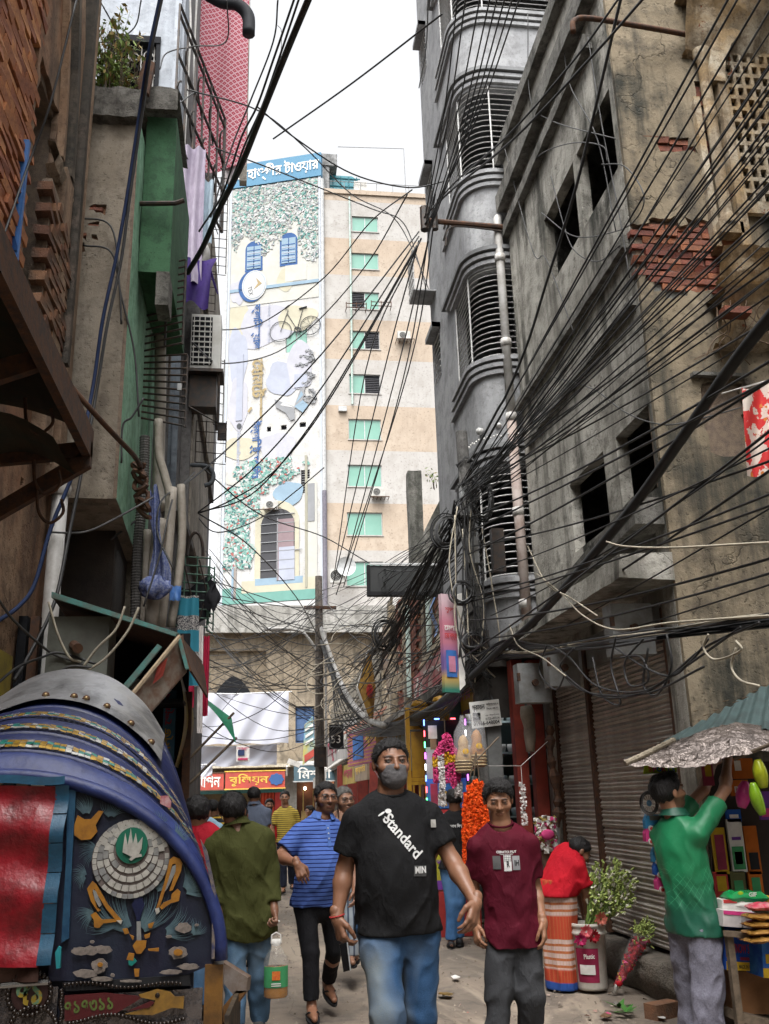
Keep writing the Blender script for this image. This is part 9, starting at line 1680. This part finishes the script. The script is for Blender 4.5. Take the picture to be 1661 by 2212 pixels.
for i,(x,y) in enumerate(ends):
 tx,ty=992+rnd.uniform(-10,22),1072+rnd.uniform(-30,40);A_,B_=at(x,y,X=rnd.uniform(2.72,2.95)),at(tx,ty,Y=9.9);sg=rnd.uniform(.02,.22);A_+=(A_-B_)*.8
 solo('cable',MB().tube([A_.lerp(B_,t)-Vector((0,0,sg*4*t*(1-t))) for t in np.linspace(0,1,24)],rnd.choice([.0062,.0075,.005,.009]),5),M_gcable if i%5==2 else M_cable,LB1,'cable',G1,True)
LB2='black cable of the sparser lower fan running from the pole to the right edge';G2='cables of the lower fan at the right'
for i,(y,tx,ty) in enumerate([(700,1010,1120),(762,1005,1200),(800,1010,1150),(858,1060,1330),(905,1010,1250),(935,1020,1180),(985,1100,1385),(1010,1010,1290),(1052,1015,1300),(1075,1150,1390),(1130,1010,1340),(1180,1040,1380),(1240,1200,1400),(880,1000,1420)]):
 A_,B_=at(1675,y,X=rnd.uniform(2.55,2.75)),at(tx,ty,Y=9.8);sg=rnd.uniform(.03,.2);A_+=(A_-B_)*.6
 solo('cable',MB().tube([A_.lerp(B_,t)-Vector((0,0,sg*4*t*(1-t))) for t in np.linspace(0,1,16)],rnd.choice([.006,.008,.009]),5),M_cable,LB2,'cable',G2,True)
cab([(1690,650,-2.7),(1580,790,-2.65),(1470,950,-2.6),(1340,1128,-2.55),(1160,1335,-2.5),(1085,1400,-2.42),(1010,1470,9.85)],.036,'thickest black trunk cable sloping across the right half of the picture',n=10,sides=9)
cab([(1010,1470,9.9),(950,1520,11.5),(900,1548,13),(850,1566,15),(800,1560,17),(745,1510,18.5),(715,1450,19.4),(695,1385,19.9)],.05,'thick grey cable bundle sagging between the right pole and the middle pole',m=M_gcable,n=8,sides=8)
for i in range(7):cab([(1110+9*i,1385+4*i,9.6),(1010+4*i,1462-3*i,9.9),(930+5*i,1535+2*i,12),(840,1572+3*i,15.2),(770-6*i,1545+4*i,18),(700+3*i,1400+12*i,19.8)],.012,'slack black cable running along the grey cable bundle to the middle pole','slack cables along the bundle')
pw=cab([(690,1350,20),(722,1440,19.5),(752,1505,18),(790,1550,16.5),(830,1568,15)],.05,'pale grey conduit sloping down from the middle pole to the right',m=M_pvc,name='conduit',sides=8)
LB3='cable of the level bundle strung across under the concrete canopy';G3='cables of the level bundle'
for i in range(18):
 o=rnd.uniform(-14,14);p=rnd.uniform(-12,12);q=rnd.uniform(-22,22)
 cab([(1675,1338+o,-2.5),(1560,1352+o*.8+p*.4,-2.5),(1420,1372+p+q*.3,-2.5),(1280,1392+p,-2.5),(1160,1404+q*.7,-2.48),(1080,1402+q,-2.42),(1012,1440+p*2,9.9)],rnd.choice([.006,.008,.010]),LB3,G3,m=rnd.choice([M_cable,M_cable,M_cable,M_gcable,M_cream]))
LB4='slack loop of cable dangling from the level bundle';G4='dangling loops of the level bundle'
for i,pts in enumerate([[(1640,1345),(1520,1400),(1400,1490),(1290,1482),(1230,1420),(1190,1395)],[(1600,1355),(1480,1440),(1380,1500),(1280,1500),(1200,1440)],[(1530,1380),(1500,1420),(1450,1460),(1390,1440),(1330,1400)],[(1330,1375),(1320,1440),(1340,1520),(1300,1500),(1280,1420)],[(1240,1400),(1210,1440),(1240,1480),(1290,1500),(1400,1497),(1520,1440)],[(1440,1370),(1450,1440),(1420,1500),(1390,1480),(1400,1400)],[(1180,1395),(1165,1450),(1200,1490),(1222,1455)],[(1390,1380),(1350,1430),(1360,1480),(1400,1470),(1385,1420),(1340,1420)]]):
 cab([(x,y,-2.46) for x,y in pts],.008,LB4,G4)
for pts,lb in(([(1160,1240),(1210,1280),(1260,1330),(1330,1360),(1450,1345),(1661,1330)],'cream cable dropping from the drain pipe and joining the level bundle'),([(1100,1350),(1120,1395),(1170,1420),(1215,1455),(1222,1460)],'cream cable end looping at the underside of the canopy'),([(1530,1370),(1520,1400),(1545,1425),(1600,1405),(1590,1385)],'cream cable loop near the right end of the level bundle'),([(1590,1400),(1580,1440),(1600,1470),(1640,1482)],'cream cable end hanging on the ochre wall'),([(1140,1180),(1180,1260),(1230,1290),(1290,1330)],'cream cable slanting across the drain pipe'),([(1310,1170),(1350,1180),(1450,1183),(1661,1172)],'long cream cable crossing the ochre wall to the right edge')):
 cab([(x,y,-2.44) for x,y in pts],.007,lb,m=M_cream)
LB5='black cable climbing from the rusty bracket to the top edge of the picture';G5='cables climbing from the rusty bracket'
for x,y,tx,ty in((925,-20,905,190),(990,-20,918,470),(1008,-20,921,480),(1040,-20,925,470),(1062,-20,925,500),(1078,-20,930,490),(1095,-20,928,500),(1128,-20,932,470),(1112,-20,940,450)):
 cab([(x,y,6.4),((x+tx)/2+5,(y+ty)/2+18,8.2),(tx,ty,10)],.008,LB5,G5)
cab([(1400,-15,-2.9),(1290,110,-2.75),(1110,300,-2.4),(960,425,9.7),(918,485,10.05)],.013,'lower of two black cables slanting over the grey balconies to the bracket');cab([(1345,-15,-2.9),(1240,130,-2.7),(1100,290,-2.4),(985,392,9.6),(916,470,10.05)],.011,'upper of two black cables slanting over the grey balconies to the bracket')
cab([(1345,-20,-2.95),(1288,225,-2.9),(1240,420,-2.85),(1182,605,-2.8),(1140,740,-2.7),(1095,850,-2.6),(1075,885,-2.55),(1040,950,9.8),(1010,1000,9.9)],.015,'single thick black cable dropping past the dark windows to the right pole')
LB6='black cable running down from the bracket towards the middle pole';G6='cables from the bracket to the middle pole'
for a,b,c in(((905,520,10.1),(830,800,14),(718,1268,19.8)),((925,520,10.1),(850,830,14.5),(735,1262,19.8)),((940,420,10.2),(868,830,14.5),(742,1268,19.8)),((945,430,10.2),(882,800,14.3),(726,1285,19.8)),((910,515,10.1),(790,800,14.5),(722,1240,20))):
 cab([a,b,c],.011,LB6,G6)
LB7='long black cable sagging from the bracket over to the houses on the left';G7='long cables from the bracket to the left houses'
for pts in([(905,510,10.1),(700,830,11),(560,1000,11.5),(415,1117,12)],[(908,520,10.1),(720,850,11),(600,1010,11.5),(500,1080,11.8),(415,1114,12)],[(905,500,10.1),(690,770,10.6),(480,980,11),(240,1165,8)],[(900,530,10.1),(740,810,10.8),(640,960,11.3),(540,1070,11.8),(420,1110,12)]):
 cab(pts,.010,LB7,G7)
for pts,lb in(([(590,300,9),(760,180,8),(955,30,7)],'thin cable rising from the left across the white sky to the top'),([(555,230,9),(640,300,9.5),(760,375,10),(880,405,10.2),(960,392,10.3)],'cable sagging across the sky from the left houses to the grey balcony'),([(410,195,9),(560,240,10),(660,320,11),(760,420,13),(850,470,15),(900,560,15),(960,720,14),(1000,860,11)],'long cable crossing in front of the blue name board'),([(465,320,9.5),(600,370,11),(800,450,13),(870,480,14),(905,570,14),(940,700,13)],'second long cable crossing the name board just under the first'),([(890,410,10.2),(800,480,12),(700,600,13),(560,700,14),(425,715,11)],'cable sagging in front of the mural to the air conditioner'),([(880,420,10.2),(800,560,12),(700,680,13),(600,760,13),(480,785,11),(415,740,9)],'lower cable sagging in front of the mural to the air conditioner'),([(600,0,8),(590,90,8.5),(540,220,9),(500,320,9.3),(455,470,9.5)],'thin cable curving down from the top left beside the red cloth'),([(430,1110,11),(540,1180,13),(640,1290,17),(690,1380,19.8)],'cable slanting down from the left houses to the middle pole'),([(425,1000,11),(560,1110,13),(700,1160,15),(830,1230,14),(960,1220,11),(1000,1180,10)],'thin cable sagging right across the mural and tower to the right pole'),([(420,1110,12),(470,1150,13),(560,1120,14),(640,1060,14),(700,1010,14)],'thin cable looping up in front of the painted tree'),([(600,55,20),(608,70,20),(606,130,20)],'short wire hanging in the white sky')):
 cab(pts,.010,lb)
cab([(672,-15,6.0),(620,110,6.5),(560,260,7.2),(520,360,7.8),(475,450,8.3),(440,530,8.8),(405,590,9.2)],.030,'heavy black cable curving down from the top edge beside the red cloth',n=9,sides=8)
for k,pts in enumerate(([(640,-15,6.5),(590,130,7),(555,230,7.4),(520,300,7.9),(480,420,8.5),(430,500,9)],[(650,-15,6.6),(598,140,7.1),(566,230,7.5),(530,310,8),(495,400,8.5),(450,470,9)])):cab(pts,.011,['thin black cable just left of the heavy one, upper','thin black cable just left of the heavy one, lower'][k])
cab([(348,-15,6.3),(322,110,6.5),(302,240,6.8),(275,420,7.0),(250,560,7.1),(222,690,7.15),(200,840,7.2),(165,1000,7.0),(110,1140,6.9),(75,1260,6.8),(40,1310,6.6),(-10,1345,6.2)],.016,'dark blue cable running the full height in front of the grey-brown wall',m=M_bluec);cab([(352,-15,6.3),(326,112,6.5),(306,250,6.8),(281,420,7.0),(262,560,7.1),(232,700,7.15),(206,860,7.2),(180,1000,7.1),(150,1150,7.0),(118,1300,6.8),(60,1420,6.5),(30,1470,6.3)],.014,'black cable running the full height next to the dark blue one')
cab([(90,750,6.6),(150,830,6.6),(215,905,6.8),(262,955,7.2),(290,985,7.6),(305,1010,8.2)],.022,'rusty rope-like cable stretched from the iron awning to the mint green corner',m=M_rust,name='rope',sides=7)
solo('rope_knot',MB().tube([at(298+14*math.cos(a*1.7)+a*.6,1000+10*math.sin(a*2.1)+a*5,Y=8.15+.05*math.sin(a)) for a in np.linspace(0,22,60)],.022,5),M_rust,'tangled rusty rope knot on the mint green corner','rope')
for pts,m_,lb in(([(165,0,5.5),(110,220,5.6),(60,360,5.7),(-10,560,5.4)],M_cable,'thin cable crossing the brick arch at the upper left'),([(-10,1285,5.8),(30,1340,6.1),(90,1395,6.5),(120,1415,6.6),(150,1425,6.6),(190,1440,6.6)],M_gcable,'grey cable sagging along the wall to the kiosk'),([(-10,1480,5.6),(40,1440,6),(90,1420,6.4),(130,1410,6.5),(210,1435,6.5)],M_cable,'black cable coming in from the left edge under the grey one'),([(180,1440,6.4),(210,1400,6.4),(250,1360,6.4),(270,1310,6.4)],M_cream,'pale cable rising to the teal kiosk roof edge, upper'),([(190,1448,6.4),(230,1420,6.4),(275,1365,6.4),(300,1312,6.4)],M_cream,'pale cable rising to the teal kiosk roof edge, lower'),([(105,1300,6.5),(125,1370,6.5),(150,1420,6.5),(175,1430,6.5)],M_cream,'pale cable hanging in front of the grey-green cabinet'),([(60,1500,6.3),(110,1465,6.4),(150,1440,6.4),(200,1442,6.4)],M_gcable,'grey cable rising from behind the hood to the kiosk'),([(110,1150,7.2),(180,1150,7.2),(240,1125,7.4),(330,1075,7.8)],M_gcable,'thin string with rags under the grey overhang'),([(180,530,7.4),(240,545,7.4),(262,640,7.45),(290,760,7.5),(300,900,7.5)],M_cable,'thin black wire looping down the grey-brown wall'),([(165,470,7.4),(240,490,7.4),(258,620,7.4),(262,700,7.4)],M_cable,'thin black wire bent over the plaster of the grey-brown wall'),([(310,860,7.4),(285,900,7.4),(265,920,7.4),(262,1000,7.4)],M_cable,'wire hooked round the mint green edge'),([(215,0,8.5),(300,150,9),(360,230,9.2),(420,200,9.5)],M_cable,'thin wire slanting across the white house'),([(305,0,9),(290,60,9.5),(240,90,9.9),(190,90,9.8)],M_gcable,'wire looping over the head of the barred window'),([(490,0,9),(488,90,9.6),(420,100,9.8),(360,115,9.9),(345,150,9.9)],M_gcable,'wire looping from the railing to the barred window'),([(375,1230,8),(340,1150,8.2),(350,1080,8.3),(390,1050,9),(420,1020,10)],M_cable,'black cable twisting past the knotted garment'),([(310,1310,8),(345,1200,8.1),(362,1120,8.2),(372,1080,8.5)],M_cable,'black cable in front of the knotted garment')):
 cab(pts,.009,lb,m=m_)
LB8='thin cable of the wild tangle between the middle pole and the left houses';G8='tangle left of the middle pole'
for i in range(46):
 x0,y0=690+rnd.uniform(-10,14),rnd.uniform(1262,1600);x1,y1=rnd.uniform(395,480),rnd.choice([rnd.uniform(1180,1330),rnd.uniform(1300,1600),rnd.uniform(1380,1500)]);Yb=rnd.uniform(11,24);sg=rnd.uniform(-5,55)
 cab([(x0,y0,19.9),(x0*.66+x1*.34,y0*.66+y1*.34+sg,18),(x0*.3+x1*.7,y0*.3+y1*.7+sg*.8,(Yb+17)/2),(x1,y1,Yb)],rnd.choice([.005,.007,.009]),LB8,G8,n=5,m=rnd.choice([M_cable,M_gcable]),sides=4)
LB9='thin cable of the wild tangle between the middle pole and the right pole';G9='tangle between the two poles'
for i in range(46):
 x0,y0=692+rnd.uniform(-8,22),rnd.uniform(1270,1640);x1,y1=1000+rnd.uniform(-45,25),rnd.choice([rnd.uniform(1090,1260),rnd.uniform(1150,1480),rnd.uniform(1090,1200)]);sg=rnd.uniform(-10,70)
 cab([(x0,y0,19.8),(x0*.7+x1*.3+rnd.uniform(-20,20),y0*.7+y1*.3+sg,16),(x0*.33+x1*.67+rnd.uniform(-20,20),y0*.33+y1*.67+sg,12.3),(x1,y1,9.9)],rnd.choice([.005,.006,.008]),LB9,G9,n=5,m=rnd.choice([M_cable,M_cable,M_gcable]),sides=4)
LB10='curly slack wire hanging in the knot of cables around the middle pole';G10='curls around the middle pole'
for i in range(34):
 cx,cy=rnd.uniform(690,850),rnd.uniform(1380,1590);w_,h=rnd.uniform(20,70),rnd.uniform(15,60);p=rnd.uniform(0,6)
 cab([(cx+w_*math.cos(a*1.1+p),cy+h*math.sin(a*.8+p)+a*6,17.5+.3*a) for a in np.linspace(0,rnd.uniform(2.5,5.5),7)],.010,LB10,G10,n=4,m=rnd.choice([M_cable,M_gcable,M_cream]),sides=4)
LB11='wire drooping over the shop signs on the right side of the street';G11='wires over the right shop signs'
for i in range(20):
 x0,y0=rnd.uniform(960,1060),rnd.uniform(1250,1500);x1,y1=rnd.uniform(790,900),rnd.uniform(1420,1600);cab([(x0,y0,9.9),((x0+x1)/2,(y0+y1)/2+rnd.uniform(0,50),12),(x1,y1,16)],.007,LB11,G11,n=6,m=rnd.choice([M_cable,M_cable,M_gcable]),sides=4)
LB12='black cable of the broad bundle pouring down left from the right pole head';G12='bundle pouring from the pole head'
for i in range(20):
 o=rnd.uniform(-28,28);cab([(1000+rnd.uniform(-18,18),1090+rnd.uniform(-15,40),9.9),(955+o*.6,1165+rnd.uniform(-10,30),10.6),(915+o,1260+o*.5,11.6),(860+o,1345+rnd.uniform(-20,30),13.2),(800+o*1.4,1420+rnd.uniform(-20,50),15.5)],rnd.choice([.009,.012]),LB12,G12,n=5,sides=4)
for cx,cy,rx,ry,Y_,n_,lb in((965,1150,30,36,9.8,9,'big coil of spare black cable on the left of the right pole head'),(1042,1082,22,42,9.7,8,'tall coil of spare black cable on the right of the right pole head'),(1000,1280,26,24,9.7,6,'coil of black cable lower down on the right pole'),(832,1372,26,34,14,8,'coil of black cable hanging in front of the brick ruin'),(1020,1385,24,18,9.7,5,'small coil of black cable at the level bundle on the pole')):
 t=thing('cable_coil',at(cx,cy,Y=Y_),lb,'cable coil')
 for k in range(n_):
  ph=rnd.uniform(0,6);s=rnd.uniform(.75,1.1);part('loop',MB().tube([at(cx+rx*s*math.cos(a)+4*math.sin(ph),cy+ry*s*math.sin(a)+4*math.cos(ph),Y=Y_+.04*math.sin(a+ph)) for a in np.linspace(0,6.283,22)],.010,4),M_cable,t)
LB13='loose cable strung down the right pole among its boxes';G13='loose cables down the right pole'
for i in range(16):
 x=1000+rnd.uniform(-25,45);y=1100+rnd.uniform(-60,60);cab([(x,y,9.75),(x+rnd.uniform(-25,30),y+130,9.7),(x+rnd.uniform(-10,40),y+260,9.7),(1030+rnd.uniform(-30,45),rnd.uniform(1400,1500),9.75)],.008,LB13,G13,n=6,m=rnd.choice([M_cable,M_cable,M_cable,M_cream]),sides=4)
for pts,lb in(([(1170,460),(1240,510),(1330,500),(1376,470),(1390,420),(1350,360),(1300,355)],'thin grey wire looping over the lower edge of the upper dark windows'),([(1140,400),(1160,340),(1230,310),(1300,315),(1312,350)],'thin wire arching over the upper dark windows'),([(1190,380),(1216,480),(1240,540),(1290,565),(1340,530)],'grey wire hanging in front of the upper left dark window'),([(1215,60),(1230,180),(1290,300),(1330,500)],'pair of thin wires dropping down the concrete face to the window'),([(1270,80),(1300,270),(1335,450),(1360,600)],'thin wire dropping along the corner of the concrete house'),([(1140,30),(1145,210),(1190,260),(1330,300)],'thin wire loop over the parapet of the concrete house'),([(1090,320),(1150,540),(1180,560),(1240,720)],'thin wire crossing the ledges of the concrete house'),([(1196,815),(1280,840),(1350,890),(1430,917),(1510,905),(1600,880)],'grey wire sagging between the lower ledge and the breeze-block grille')):
 cab([(x,y,-3.02 if x<1440 else 6.45) for x,y in pts],.006,lb,m=M_gcable)
